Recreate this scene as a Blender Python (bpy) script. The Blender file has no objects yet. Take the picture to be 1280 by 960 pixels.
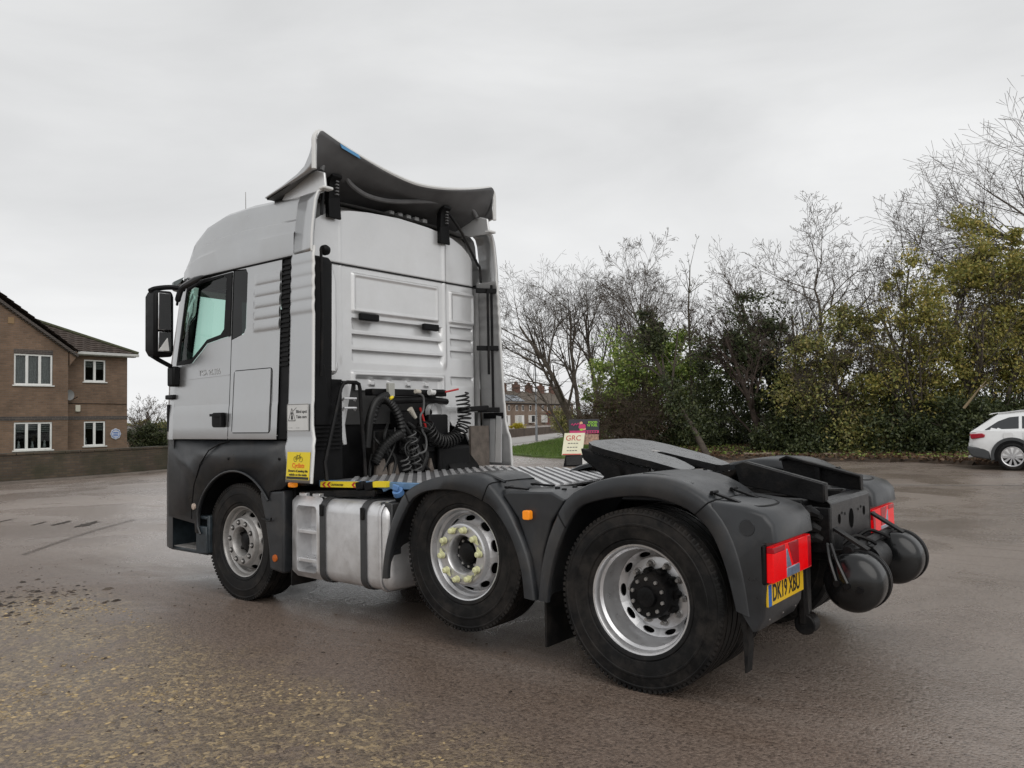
import bpy, bmesh, math, random
import numpy as np
from mathutils import Vector, Matrix

# ------------------------------------------------------------------ camera, sky, sun, exposure
scene = bpy.context.scene
COL = scene.collection
CAM_POS = Vector((-2.2656, 5.1647, 1.5260))
YAW, PITCH, ROLL = -0.900047, 0.043291, -0.017674
def cam_axes():
    f = Vector((math.cos(PITCH)*math.cos(YAW), math.cos(PITCH)*math.sin(YAW), math.sin(PITCH)))
    r = Vector((math.sin(YAW), -math.cos(YAW), 0)); u = r.cross(f)
    r2 = r*math.cos(ROLL) + u*math.sin(ROLL); u2 = -r*math.sin(ROLL) + u*math.cos(ROLL)
    return r2, u2, f
cd = bpy.data.cameras.new('camera'); cam = bpy.data.objects.new('camera', cd); COL.objects.link(cam)
_r, _u, _f = cam_axes()
cam.matrix_world = Matrix(((_r.x,_u.x,-_f.x,CAM_POS.x),(_r.y,_u.y,-_f.y,CAM_POS.y),(_r.z,_u.z,-_f.z,CAM_POS.z),(0,0,0,1)))
cd.sensor_width = 36.0; cd.lens = 1000.2/1280*36.0; cd.clip_start = 0.05; cd.clip_end = 3000
scene.camera = cam
scene.view_settings.view_transform = 'Standard'; scene.view_settings.look = 'None'
scene.view_settings.exposure = 0.08; scene.view_settings.gamma = 1.0
scene.view_settings.use_curve_mapping = False

SUN_EL, SUN_AZ = math.radians(42), math.radians(142)
world = bpy.data.worlds.new('World'); scene.world = world; world.use_nodes = True
wn, wl = world.node_tree.nodes, world.node_tree.links
wn.clear()
w_out = wn.new('ShaderNodeOutputWorld'); w_bg = wn.new('ShaderNodeBackground')
sky = wn.new('ShaderNodeTexSky'); sky.sky_type = 'NISHITA'; sky.sun_disc = False
sky.sun_elevation = SUN_EL; sky.sun_rotation = math.pi/2 - SUN_AZ; sky.dust_density = 6.0; sky.air_density = 1.0
w_hsv = wn.new('ShaderNodeHueSaturation'); w_hsv.inputs['Saturation'].default_value = 0.12
w_tc = wn.new('ShaderNodeTexCoord'); w_map = wn.new('ShaderNodeMapping')
w_map.inputs['Scale'].default_value = (1.0, 1.0, 3.2)
w_n1 = wn.new('ShaderNodeTexNoise'); w_n1.inputs['Scale'].default_value = 1.7; w_n1.inputs['Detail'].default_value = 6; w_n1.inputs['Roughness'].default_value = 0.52
w_n1.inputs['Distortion'].default_value = 0.4
w_ramp = wn.new('ShaderNodeValToRGB')
w_ramp.color_ramp.elements[0].position = 0.30; w_ramp.color_ramp.elements[0].color = (5.8, 5.86, 5.93, 1)
w_ramp.color_ramp.elements[1].position = 0.72; w_ramp.color_ramp.elements[1].color = (7.75, 7.8, 7.83, 1)
# an overcast sky is paler towards the horizon, greyer overhead
w_sep = wn.new('ShaderNodeSeparateXYZ'); w_mr = wn.new('ShaderNodeMapRange')
w_mr.inputs['From Min'].default_value = 0.0; w_mr.inputs['From Max'].default_value = 0.6
w_mr.inputs['To Min'].default_value = 1.10; w_mr.inputs['To Max'].default_value = 0.93
w_mul = wn.new('ShaderNodeVectorMath'); w_mul.operation = 'SCALE'
w_mix = wn.new('ShaderNodeMixRGB'); w_mix.inputs['Fac'].default_value = 0.94
wl.new(w_tc.outputs['Generated'], w_map.inputs['Vector']); wl.new(w_map.outputs['Vector'], w_n1.inputs['Vector'])
wl.new(w_n1.outputs['Fac'], w_ramp.inputs['Fac']); wl.new(w_tc.outputs['Generated'], w_sep.inputs['Vector'])
wl.new(w_sep.outputs['Z'], w_mr.inputs['Value']); wl.new(w_ramp.outputs['Color'], w_mul.inputs[0]); wl.new(w_mr.outputs['Result'], w_mul.inputs['Scale'])
wl.new(sky.outputs['Color'], w_hsv.inputs['Color']); wl.new(w_hsv.outputs['Color'], w_mix.inputs['Color1'])
wl.new(w_mul.outputs['Vector'], w_mix.inputs['Color2']); wl.new(w_mix.outputs['Color'], w_bg.inputs['Color'])
w_bg.inputs['Strength'].default_value = 0.111
wl.new(w_bg.outputs['Background'], w_out.inputs['Surface'])
ld = bpy.data.lights.new('sun', 'SUN'); ld.energy = 1.15; ld.angle = math.radians(60); ld.color = (1.0, 0.97, 0.93)
sun = bpy.data.objects.new('sun', ld); COL.objects.link(sun)
sun.rotation_euler = Vector((-math.cos(SUN_EL)*math.cos(SUN_AZ), -math.cos(SUN_EL)*math.sin(SUN_AZ), -math.sin(SUN_EL))).to_track_quat('-Z', 'Y').to_euler()

# ------------------------------------------------------------------ helpers
random.seed(7); rng = np.random.default_rng(7)
PI = math.pi
def tag(o, label=None, cat=None, group=None, kind=None):
    if label: o['label'] = label
    if cat: o['category'] = cat
    if group: o['group'] = group
    if kind: o['kind'] = kind
    return o
def empty(name, loc=(0,0,0), parent=None, rz=0):
    o = bpy.data.objects.new(name, None); COL.objects.link(o); o.location = loc; o.rotation_euler = (0,0,rz)
    o.empty_display_size = 0.1
    if parent: o.parent = parent
    return o
def link_mesh(name, me, mats, parent=None, loc=None):
    o = bpy.data.objects.new(name, me); COL.objects.link(o)
    for m in (mats if isinstance(mats, (list, tuple)) else [mats]): me.materials.append(m)
    if parent: o.parent = parent
    if loc: o.location = loc
    return o
class MB:
    def __init__(s): s.v = []; s.f = []; s.mi = []
    def add(s, vs, fs, mi=0):
        o = len(s.v); s.v += [tuple(v) for v in vs]; s.f += [[i+o for i in f] for f in fs]; s.mi += [mi]*len(fs); return s
    def box(s, x0, x1, y0, y1, z0, z1, mi=0):
        v = [(x,y,z) for x in (x0,x1) for y in (y0,y1) for z in (z0,z1)]
        return s.add(v, [[0,1,3,2],[4,6,7,5],[0,4,5,1],[2,3,7,6],[0,2,6,4],[1,5,7,3]], mi)
    def obox(s, c, ax, ay, az, mi=0):
        c, ax, ay, az = Vector(c), Vector(ax), Vector(ay), Vector(az)
        v = [c+i*ax+j*ay+k*az for i in (-1,1) for j in (-1,1) for k in (-1,1)]
        return s.add(v, [[0,1,3,2],[4,6,7,5],[0,4,5,1],[2,3,7,6],[0,2,6,4],[1,5,7,3]], mi)
    def beam(s, a, b, w, h, up=(0,0,1), mi=0):
        a, b = Vector(a), Vector(b); d = b-a; t = d.normalized(); u = Vector(up); sd = t.cross(u)
        if sd.length < 1e-4: sd = t.cross(Vector((1,0,0)))
        sd.normalize(); u = sd.cross(t)
        return s.obox((a+b)/2, d/2, sd*w/2, u*h/2, mi)
    def prism(s, pts, axis, a, b, mi=0):
        n = len(pts)
        def m(p, t):
            return {'x': (t,p[0],p[1]), 'y': (p[0],t,p[1]), 'z': (p[0],p[1],t)}[axis]
        v = [m(p,a) for p in pts] + [m(p,b) for p in pts]
        return s.add(v, [list(range(n)), list(range(2*n-1, n-1, -1))] + [[i,(i+1)%n,n+(i+1)%n,n+i] for i in range(n)], mi)
    def loft(s, rings, closed=True, caps=True, mi=0):
        n = len(rings[0]); v = [p for r in rings for p in r]; f = []
        for k in range(len(rings)-1):
            for i in range(n if closed else n-1):
                j = (i+1) % n; f.append([k*n+i, k*n+j, (k+1)*n+j, (k+1)*n+i])
        if caps and closed: f += [list(range(n)), list(range(len(v)-1, len(v)-n-1, -1))]
        return s.add(v, f, mi)
    def lathe(s, prof, c=(0,0,0), axis='y', n=40, caps=False, mi=0):
        c = Vector(c); rings = []
        for r, h in prof:
            ring = []
            for i in range(n):
                a = 2*PI*i/n; p, q = r*math.cos(a), r*math.sin(a)
                ring.append(c + Vector({'y': (p,h,q), 'x': (h,p,q), 'z': (p,q,h)}[axis]))
            rings.append(ring)
        return s.loft(rings, True, caps, mi)
    def tube(s, path, r, n=8, caps=True, mi=0):
        P = [Vector(p) for p in path]; rs = r if isinstance(r, (list, tuple)) else [r]*len(P)
        rings = []; prev = None
        for i, p in enumerate(P):
            t = (P[min(i+1,len(P)-1)] - P[max(i-1,0)])
            if t.length < 1e-9: t = Vector((0,0,1))
            t.normalize()
            if prev is None:
                u = t.cross(Vector((0,0,1)))
                if u.length < 1e-3: u = t.cross(Vector((1,0,0)))
            else: u = prev - t*prev.dot(t)
            u.normalize(); prev = u; w = t.cross(u)
            rings.append([p + (u*math.cos(2*PI*k/n) + w*math.sin(2*PI*k/n))*rs[i] for k in range(n)])
        return s.loft(rings, True, caps, mi)
    def grid(s, fn, us, vs, mi=0, skip=None):
        nu, nv = len(us), len(vs); v = [fn(u,w) for u in us for w in vs]; f = []
        for i in range(nu-1):
            for j in range(nv-1):
                if skip and skip((us[i]+us[i+1])/2, (vs[j]+vs[j+1])/2): continue
                f.append([i*nv+j, (i+1)*nv+j, (i+1)*nv+j+1, i*nv+j+1])
        return s.add(v, f, mi)
    def sphere(s, c, r, nu=12, nv=8, sx=1, sy=1, sz=1, mi=0):
        c = Vector(c); rings = []
        for j in range(nv+1):
            a = PI*j/nv - PI/2; a = max(min(a, PI/2-0.02), -PI/2+0.02)
            rings.append([c + Vector((sx*r*math.cos(a)*math.cos(2*PI*i/nu), sy*r*math.cos(a)*math.sin(2*PI*i/nu), sz*r*math.sin(a))) for i in range(nu)])
        return s.loft(rings, True, True, mi)
    def holed(s, outer, holes, fn, mi=0):
        """flat 2D polygon with holes, mapped to 3D by fn"""
        bm = bmesh.new(); edges = []
        for loop in [outer] + holes:
            vs = [bm.verts.new((p[0], p[1], 0)) for p in loop]
            edges += [bm.edges.new((vs[i], vs[(i+1) % len(vs)])) for i in range(len(vs))]
        bmesh.ops.triangle_fill(bm, use_beauty=True, use_dissolve=False, edges=edges)
        bm.verts.index_update()
        v = [fn(w.co.x, w.co.y) for w in bm.verts]; f = [[w.index for w in fc.verts] for fc in bm.faces]
        bm.free()
        return s.add(v, f, mi)
    def mesh(s, name, flip=False, smooth=40, recalc=True):
        me = bpy.data.meshes.new(name)
        vs = [(v[0],-v[1],v[2]) for v in s.v] if flip else s.v
        fs = [f[::-1] for f in s.f] if flip else s.f
        me.from_pydata(vs, [], fs)
        if any(s.mi): me.polygons.foreach_set('material_index', s.mi)
        if recalc:
            bm = bmesh.new(); bm.from_mesh(me); bmesh.ops.recalc_face_normals(bm, faces=bm.faces); bm.to_mesh(me); bm.free()
        if smooth:
            me.polygons.foreach_set('use_smooth', [True]*len(me.polygons)); me.set_sharp_from_angle(angle=math.radians(smooth))
        me.update(); return me
    def build(s, name, mat, parent=None, bevel=0, seg=2, smooth=40, loc=None, mir=False, solid=0, kind=None, label=None, recalc=True, moff=None):
        out = []
        for fl in ((False, True) if mir else (False,)):
            o = link_mesh(name, s.mesh(name, fl, smooth, recalc), mat, parent, loc if not (loc and fl) else (loc[0],-loc[1],loc[2]))
            if solid:
                m = o.modifiers.new('solid', 'SOLIDIFY'); m.thickness = abs(solid); m.offset = (-1 if solid > 0 else 1) * 1.0; m.use_even_offset = False
                if moff: m.material_offset = 1; m.material_offset_rim = 0
            if bevel:
                m = o.modifiers.new('bevel', 'BEVEL'); m.width = bevel; m.segments = seg; m.limit_method = 'ANGLE'; m.angle_limit = math.radians(35)
                m.harden_normals = False
            if kind: o['kind'] = kind
            if label: o['label'] = label
            out.append(o)
        return out if mir else out[0]
def text(name, body, size, loc, ax, up, mat, parent, align='LEFT', extrude=0.001, bold=0.0, sx=1.0):
    cu = bpy.data.curves.new(name, 'FONT'); cu.body = body; cu.size = size; cu.extrude = extrude; cu.offset = bold; cu.align_x = align; cu.align_y = 'CENTER'
    cu.resolution_u = 6
    o = bpy.data.objects.new(name, cu); COL.objects.link(o); cu.materials.append(mat)
    ax, up = Vector(ax).normalized(), Vector(up).normalized(); n = ax.cross(up)
    o.matrix_world = Matrix(((ax.x*sx,up.x,n.x,loc[0]),(ax.y*sx,up.y,n.y,loc[1]),(ax.z*sx,up.z,n.z,loc[2]),(0,0,0,1)))
    if parent: o.parent = parent; o.matrix_parent_inverse = Matrix.Identity(4)
    return o
def copy_tree(o, parent=None):
    c = o.copy(); COL.objects.link(c)
    if parent: c.parent = parent
    for ch in o.children: copy_tree(ch, c)
    return c
# ---- materials
MATS = {}
def mat(name, col, rough=0.5, metal=0.0, var=0.0, vscale=6.0, col2=None, bump=0.0, bscale=40.0, spec=0.5, coat=0.0, rvar=0.0, emit=None, estr=0.0, trans=0.0, alpha=None, coords='Object', coatr=0.1):
    m = bpy.data.materials.new(name); m.use_nodes = True; nt = m.node_tree; N, L = nt.nodes, nt.links
    b = N['Principled BSDF']; b.inputs['Base Color'].default_value = (*col, 1); b.inputs['Roughness'].default_value = rough; b.inputs['Metallic'].default_value = metal
    b.inputs['Specular IOR Level'].default_value = spec
    if coat: b.inputs['Coat Weight'].default_value = coat; b.inputs['Coat Roughness'].default_value = coatr
    if emit: b.inputs['Emission Color'].default_value = (*emit, 1); b.inputs['Emission Strength'].default_value = estr
    if trans: b.inputs['Transmission Weight'].default_value = trans
    if var or bump or rvar:
        tc = N.new('ShaderNodeTexCoord')
    if var or rvar:
        n = N.new('ShaderNodeTexNoise'); n.inputs['Scale'].default_value = vscale; n.inputs['Detail'].default_value = 7; n.inputs['Roughness'].default_value = 0.62
        L.new(tc.outputs[coords], n.inputs['Vector'])
        if var:
            r = N.new('ShaderNodeValToRGB'); r.color_ramp.elements[0].position = 0.32; r.color_ramp.elements[1].position = 0.68
            c2 = col2 or tuple(c*(1+var) for c in col); c1 = tuple(c*(1-var) for c in col) if not col2 else col
            r.color_ramp.elements[0].color = (*c1, 1); r.color_ramp.elements[1].color = (*c2, 1)
            L.new(n.outputs['Fac'], r.inputs['Fac']); L.new(r.outputs['Color'], b.inputs['Base Color'])
        if rvar:
            mr = N.new('ShaderNodeMapRange'); mr.inputs['From Min'].default_value = 0.3; mr.inputs['From Max'].default_value = 0.7
            mr.inputs['To Min'].default_value = max(0.02, rough-rvar); mr.inputs['To Max'].default_value = min(1, rough+rvar)
            L.new(n.outputs['Fac'], mr.inputs['Value']); L.new(mr.outputs['Result'], b.inputs['Roughness'])
    if bump:
        n2 = N.new('ShaderNodeTexNoise'); n2.inputs['Scale'].default_value = bscale; n2.inputs['Detail'].default_value = 5
        L.new(tc.outputs[coords], n2.inputs['Vector'])
        bp = N.new('ShaderNodeBump'); bp.inputs['Strength'].default_value = bump; bp.inputs['Distance'].default_value = 0.02
        L.new(n2.outputs['Fac'], bp.inputs['Height']); L.new(bp.outputs['Normal'], b.inputs['Normal'])
    MATS[name] = m; return m
def glass_mat(name, tint, refl=0.08):
    m = bpy.data.materials.new(name); m.use_nodes = True; N, L = m.node_tree.nodes, m.node_tree.links; N.clear()
    o = N.new('ShaderNodeOutputMaterial'); t = N.new('ShaderNodeBsdfTransparent'); g = N.new('ShaderNodeBsdfGlossy'); x = N.new('ShaderNodeMixShader'); fr = N.new('ShaderNodeFresnel')
    t.inputs['Color'].default_value = (*tint, 1); g.inputs['Roughness'].default_value = 0.02; fr.inputs['IOR'].default_value = 1.45
    L.new(fr.outputs[0], x.inputs[0]); L.new(t.outputs[0], x.inputs[1]); L.new(g.outputs[0], x.inputs[2]); L.new(x.outputs[0], o.inputs['Surface'])
    MATS[name] = m; return m
def dusty(m, col, amount, scale=3.0, lo=0.50, hi=0.72):
    nt = m.node_tree; N, L = nt.nodes, nt.links; b = N['Principled BSDF']; src = b.inputs['Base Color'].links[0].from_socket
    tc = N.new('ShaderNodeTexCoord'); n = N.new('ShaderNodeTexNoise'); n.inputs['Scale'].default_value = scale; n.inputs['Detail'].default_value = 9; n.inputs['Roughness'].default_value = 0.7; L.new(tc.outputs['Object'], n.inputs['Vector'])
    mr = N.new('ShaderNodeMapRange'); mr.inputs[1].default_value = lo; mr.inputs[2].default_value = hi; mr.inputs[3].default_value = 0; mr.inputs[4].default_value = amount; L.new(n.outputs['Fac'], mr.inputs[0])
    x = N.new('ShaderNodeMixRGB'); x.inputs[2].default_value = (*col,1); L.new(mr.outputs[0], x.inputs[0]); L.new(src, x.inputs[1]); L.new(x.outputs[0], b.inputs['Base Color'])
silver = mat('silver_paint', (0.50,0.505,0.51), 0.31, 0.85, var=0.04, vscale=2.5, coat=0.3, rvar=0.04, coatr=0.10)
silver2 = mat('silver_panel_rear', (0.67,0.675,0.68), 0.33, 0.45, var=0.06, vscale=1.8, coat=0.35, rvar=0.05)
white_edge = mat('pale_trim', (0.66,0.66,0.65), 0.45, 0.1, var=0.04)
grey_pl = mat('grey_plastic', (0.022,0.024,0.027), 0.36, 0, var=0.25, vscale=5, bump=0.07, bscale=260, rvar=0.10, spec=0.5)
black_pl = mat('black_plastic', (0.0065,0.0065,0.007), 0.48, 0, var=0.3, vscale=8, rvar=0.12, spec=0.14)
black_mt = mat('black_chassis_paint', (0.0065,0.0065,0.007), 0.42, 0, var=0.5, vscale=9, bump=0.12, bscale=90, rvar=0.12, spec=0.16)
dark_in = mat('dark_underside', (0.12,0.12,0.122), 0.6, 0, var=0.2)
under_m = mat('spoiler_underside', (0.105,0.105,0.107), 0.55, 0, var=0.2, vscale=4)
mid_in = mat('grey_inner_face', (0.28,0.28,0.28), 0.5, 0.2, var=0.15, vscale=4)
rubber = mat('tyre_rubber', (0.0075,0.0075,0.0078), 0.58, 0, var=0.45, vscale=10, bump=0.08, bscale=120, rvar=0.12, spec=0.20)
hose_m = mat('hose_rubber', (0.008,0.008,0.008), 0.42, 0, spec=0.35)
alu = mat('brushed_aluminium', (0.70,0.70,0.71), 0.42, 0.75, var=0.10, vscale=7, rvar=0.10, bump=0.04, bscale=30)
rim_alu = mat('rim_silver_bright', (0.62,0.62,0.63), 0.32, 0.75, var=0.03, vscale=12, rvar=0.08)
rim_grey = mat('rim_silver_dull', (0.40,0.39,0.38), 0.40, 0.55, var=0.08, vscale=9, rvar=0.10, col2=None)
steel = mat('plain_steel', (0.36,0.35,0.34), 0.4, 0.8, var=0.2, vscale=20)
rusty = mat('dirty_bracket', (0.12,0.10,0.085), 0.7, 0.1, var=0.3, vscale=14)
nut_y = mat('indicator_plastic', (0.62,0.62,0.36), 0.5, 0, var=0.12, vscale=30)
yellow = mat('yellow_film', (0.80,0.62,0.02), 0.45, 0, var=0.04)
plate_y = mat('plate_yellow', (0.78,0.50,0.02), 0.4, 0, var=0.06)
white_s = mat('white_film', (0.62,0.62,0.61), 0.45, 0, var=0.05)
red_s = mat('red_film', (0.45,0.03,0.02), 0.5); red_t = mat('red_lettering', (0.75,0.16,0.01), 0.5)
blue_s = mat('blue_film', (0.02,0.12,0.42), 0.45); blue_st = mat('blue_grey_steel', (0.12,0.22,0.36), 0.5, 0.1, var=0.2, vscale=20)
blue_cap = mat('blue_cap_plastic', (0.10,0.22,0.45), 0.45, 0, var=0.15, vscale=30)
ink = mat('black_ink', (0.015,0.015,0.015), 0.5); chrome = mat('chrome_letter', (0.45,0.45,0.45), 0.25, 0.9)
red_lens = mat('red_lens_lit', (0.50,0.003,0.004), 0.22, 0, var=0.12, vscale=55, emit=(1,0.0,0.005), estr=0.30, spec=0.3)
red_dark = mat('red_lens_unlit', (0.28,0.004,0.010), 0.2, 0, emit=(1,0.0,0.01), estr=0.06, spec=0.35)
clear_lens = mat('clear_lens', (0.17,0.21,0.29), 0.2, 0, var=0.2, vscale=40, coat=0.8)
amber = mat('amber_lens_lit', (0.75,0.22,0.01), 0.25, 0, emit=(1,0.32,0.02), estr=0.25)
orange_r = mat('orange_reflector', (0.45,0.10,0.01), 0.3)
teal_glass = glass_mat('tinted_cab_glass', (0.66,0.84,0.78)); dark_glass = glass_mat('dark_cab_glass', (0.015,0.02,0.02))
mirror_m = mat('mirror_glass', (0.5,0.5,0.5), 0.03, 1.0)
blue_tape = mat('blue_tape', (0.10,0.30,0.55), 0.6); red_hose = mat('red_hose', (0.45,0.02,0.02), 0.4); grey_hose = mat('grey_hose', (0.085,0.085,0.085), 0.45); pipe_b = mat('black_pipe', (0.02,0.02,0.02), 0.35)
dusty(grey_pl, (0.085,0.074,0.064), 0.40, 2.6); dusty(rubber, (0.060,0.050,0.042), 0.5, 5.0, 0.45, 0.75); dusty(rim_grey, (0.10,0.075,0.055), 0.5, 7.0); dusty(rim_alu, (0.16,0.13,0.10), 0.4, 8.0, 0.52, 0.75); dusty(black_mt, (0.05,0.042,0.036), 0.35, 6.0); dusty(silver, (0.43,0.415,0.39), 0.30, 1.5, 0.46, 0.78); dusty(silver2, (0.46,0.445,0.42), 0.35, 1.3, 0.46, 0.78); dusty(alu, (0.36,0.34,0.32), 0.4, 5.0)
cab_in = mat('cab_interior', (0.05,0.05,0.05), 0.8, 0, var=0.2)
# ================================================================== THE TRUCK (x forward from the drive axle, y to its left, z up)
truck = empty('truck', (0,0,0))
tag(truck, 'silver three-axle tractor unit with high sleeper cab and dark grey mudguards, parked on wet yard', 'truck')
def arc(cx, cz, r, a0, a1, n):
    return [(cx + r*math.cos(math.radians(a0+(a1-a0)*i/n)), cz + r*math.sin(math.radians(a0+(a1-a0)*i/n))) for i in range(n+1)]
def rrect(x0, x1, z0, z1, r, n=4):
    p = []
    for cx, cz, a in ((x1-r,z1-r,0),(x0+r,z1-r,90),(x0+r,z0+r,180),(x1-r,z0+r,270)): p += arc(cx,cz,r,a,a+90,n)
    return p
def smooth01(t): t = max(0.0, min(1.0, t)); return t*t*(3-2*t)
def interp(x, xs, ys):
    return float(np.interp(x, xs, ys))
def spline(pts, n=8):
    P = [Vector(p) for p in pts]; out = []
    for i in range(len(P)-1):
        p0, p1, p2, p3 = P[max(i-1,0)], P[i], P[i+1], P[min(i+2,len(P)-1)]
        for k in range(n):
            t = k/n
            out.append(0.5*((2*p1) + (p2-p0)*t + (2*p0-5*p1+4*p2-p3)*t*t + (3*p1-p0-3*p2+p3)*t**3))
    out.append(P[-1]); return out

# ---- wheels ------------------------------------------------------
def tyre_mb(ro, hw, rb=0.298):
    m = MB(); half = [(rb,hw*0.80),(rb+0.015,hw*0.90),(rb+0.03,hw*0.93),(rb+0.036,hw*0.90),(rb+0.042,hw*0.955),(rb+0.09,hw*1.0),(rb+0.11,hw*1.005),(rb+0.114,hw*1.025),(rb+0.122,hw*1.025),(rb+0.126,hw*1.0),
            (ro-0.055,hw*0.985),(ro-0.035,hw*0.965),(ro-0.030,hw*0.985),(ro-0.022,hw*0.975),(ro-0.010,hw*0.93),(ro-0.002,hw*0.86)]
    tread = []
    for g in (0.62, 0.22):
        tread += [(ro,hw*(g+0.05)),(ro-0.013,hw*(g+0.035)),(ro-0.013,hw*(g-0.035)),(ro,hw*(g-0.05))]
    side = half + tread
    prof = side + [(r,-h) for r, h in side[::-1]]
    return m.lathe(prof, n=80)
def vent_ring(m, r0, h0, r1, h1, k, n_h, off=0.0, scale=0.56, depth=0.03, steps=6):
    """conical disc band between (r0,h0) and (r1,h1) with k oval holes; hole walls run inward"""
    def P(a, t, dh=0): r = r0+(r1-r0)*t; h = h0+(h1-h0)*t; return (r*math.cos(a), h-dh, r*math.sin(a))
    da = 2*PI/k
    sq = []
    for e in range(4):
        for i in range(steps):
            q = -1+2*i/steps; sq.append([(q,-1),(1,q),(-q,1),(-1,-q)][e])
    for c in range(k):
        ac = off + c*da; outer, inner, deep = [], [], []
        for u, w in sq:
            l = math.hypot(u, w); ui, wi = u/l*scale*n_h, w/l*0.66
            outer.append(P(ac+u*da/2, 0.5+w/2)); inner.append(P(ac+ui*da/2, 0.5+wi/2)); deep.append(P(ac+ui*da/2, 0.5+wi/2, depth))
        m.loft([outer, inner, deep], True, False)
def bolt_mb(m, c, r, h, n=6, axis='y'):
    m.lathe([(r*1.0,0),(r,h*0.8),(r*0.8,h),(0.001,h)], c, axis, n)
def wheel(kind, loc, side, tyre_r=0.505):
    w = empty('wheel', loc, truck); w.rotation_euler = (0, random.uniform(0,6), 0) if side > 0 else (0,0,PI)
    tyre_mb(tyre_r, 0.150).build('tyre', rubber, w, smooth=28)
    lg = MB()
    for i in range(96):
        an = 2*PI*i/96; dv = Vector((math.cos(an),0,math.sin(an))); sd = Vector((-math.sin(an),0,math.cos(an))); lg.obox(dv*(tyre_r-0.010)+Vector((0,0.137,0)), dv*0.009, sd*0.0095, Vector((0,0.010,0)))
    lg.build('tread_lugs', rubber, w, smooth=0, kind='stuff')
    rm = MB(); F = 0.118                              # outer flange plane
    if kind == 'drive':
        rm.lathe([(0.290,F-0.02),(0.302,F-0.004),(0.308,F+0.006),(0.305,F+0.012),(0.296,F+0.010),(0.289,F),(0.285,F-0.03),(0.272,F-0.045),(0.268,F-0.075),(0.262,F-0.085),(0.258,F-0.15),(0.250,F-0.175)], n=72)
        rm.lathe([(0.250,F-0.175),(0.248,F-0.185)], n=72)
        vent_ring(rm, 0.248, F-0.185, 0.205, F-0.215, 10, 0.95, depth=0.012)
        rm.lathe([(0.205,F-0.215),(0.20,F-0.213),(0.12,F-0.213)], n=72)
        rm.build('rim', rim_alu, w, smooth=30); MB().lathe([(0.255,F-0.25),(0.10,F-0.25)], n=40).build('vent_shade_ring', black_pl, w)  # black ring added behind the rim vents, standing in for the shade there
        hb = MB(); hb.lathe([(0.135,F-0.22),(0.135,F-0.17),(0.128,F-0.15),(0.128,F-0.10),(0.118,F-0.085),(0.06,F-0.085),(0.055,F-0.06),(0.035,F-0.055),(0.001,F-0.055)], n=40)
        for i in range(10):
            a = 2*PI*i/10; hb.lathe([(0.026,F-0.215),(0.026,F-0.16),(0.02,F-0.15),(0.001,F-0.15)], (0.128*math.cos(a),0,0.128*math.sin(a)), 'y', 10)
        hb.build('hub', black_mt, w)
        for i in range(10):
            a = 2*PI*i/10+0.3; b = MB(); bolt_mb(b, (0.098*math.cos(a),F-0.086,0.098*math.sin(a)), 0.012, 0.014); b.build('hub_bolt', steel, w)
        for i in range(10):
            a = 2*PI*i/10+0.1; b = MB(); c = (0.1675*math.cos(a),F-0.213,0.1675*math.sin(a)); b.lathe([(0.024,0),(0.024,0.006),(0.018,0.008)], c, 'y', 14)
            bolt_mb(b, c, 0.017, 0.032); b.lathe([(0.010,0.03),(0.010,0.05),(0.001,0.05)], c, 'y', 8); b.build('wheel_nut', steel, w)
        inner = tyre_mb(tyre_r, 0.145); inner.build('inner_tyre', rubber, w, loc=(0,-0.335,0), smooth=28)
        MB().lathe([(0.30,0.10),(0.26,0.02),(0.26,-0.10),(0.30,-0.13)], (0,-0.335,0), 'y', 40).build('inner_rim', rim_grey, w)
    else:
        m_ = rim_grey if kind == 'front' else rim_alu
        rm.lathe([(0.288,F-0.02),(0.302,F-0.004),(0.308,F+0.006),(0.305,F+0.012),(0.297,F+0.009),(0.290,F-0.004),(0.284,F-0.03),(0.270,F-0.045),(0.264,F-0.085)], n=72)
        rm.lathe([(0.264,F-0.085),(0.258,F-0.085)], n=72)
        vent_ring(rm, 0.260, F-0.085, 0.210, F-0.012, 10, 1.0, depth=0.012)
        rm.lathe([(0.212,F-0.012),(0.207,F+0.010),(0.202,F+0.022),(0.192,F+0.028),(0.132,F+0.028),(0.124,F+0.018),(0.118,F-0.02),(0.116,F-0.06)], n=72)
        rm.build('rim', m_, w, smooth=30); MB().lathe([(0.268,F-0.15),(0.20,F-0.13),(0.11,F-0.10)], n=40).build('brake_backing_disc', black_pl, w)  # black backing added so the vents look shaded inside
        hb = MB(); hb.lathe([(0.117,F-0.06),(0.10,F-0.05),(0.075,F-0.05),(0.07,F-0.02),(0.05,F-0.012),(0.001,F-0.012)], n=32)
        if kind == 'front':
            for i in range(5):
                a = 2*PI*i/5; hb.beam((0.03*math.cos(a),F-0.04,0.03*math.sin(a)), (0.11*math.cos(a),F-0.04,0.11*math.sin(a)), 0.02, 0.03, (0,1,0))
        hb.build('hub', black_mt, w)
        if kind == 'lift':
            for i in range(10):
                a = 2*PI*i/10; b = MB(); bolt_mb(b, (0.09*math.cos(a),F-0.05,0.09*math.sin(a)), 0.011, 0.012); b.build('hub_bolt', steel, w)
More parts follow.
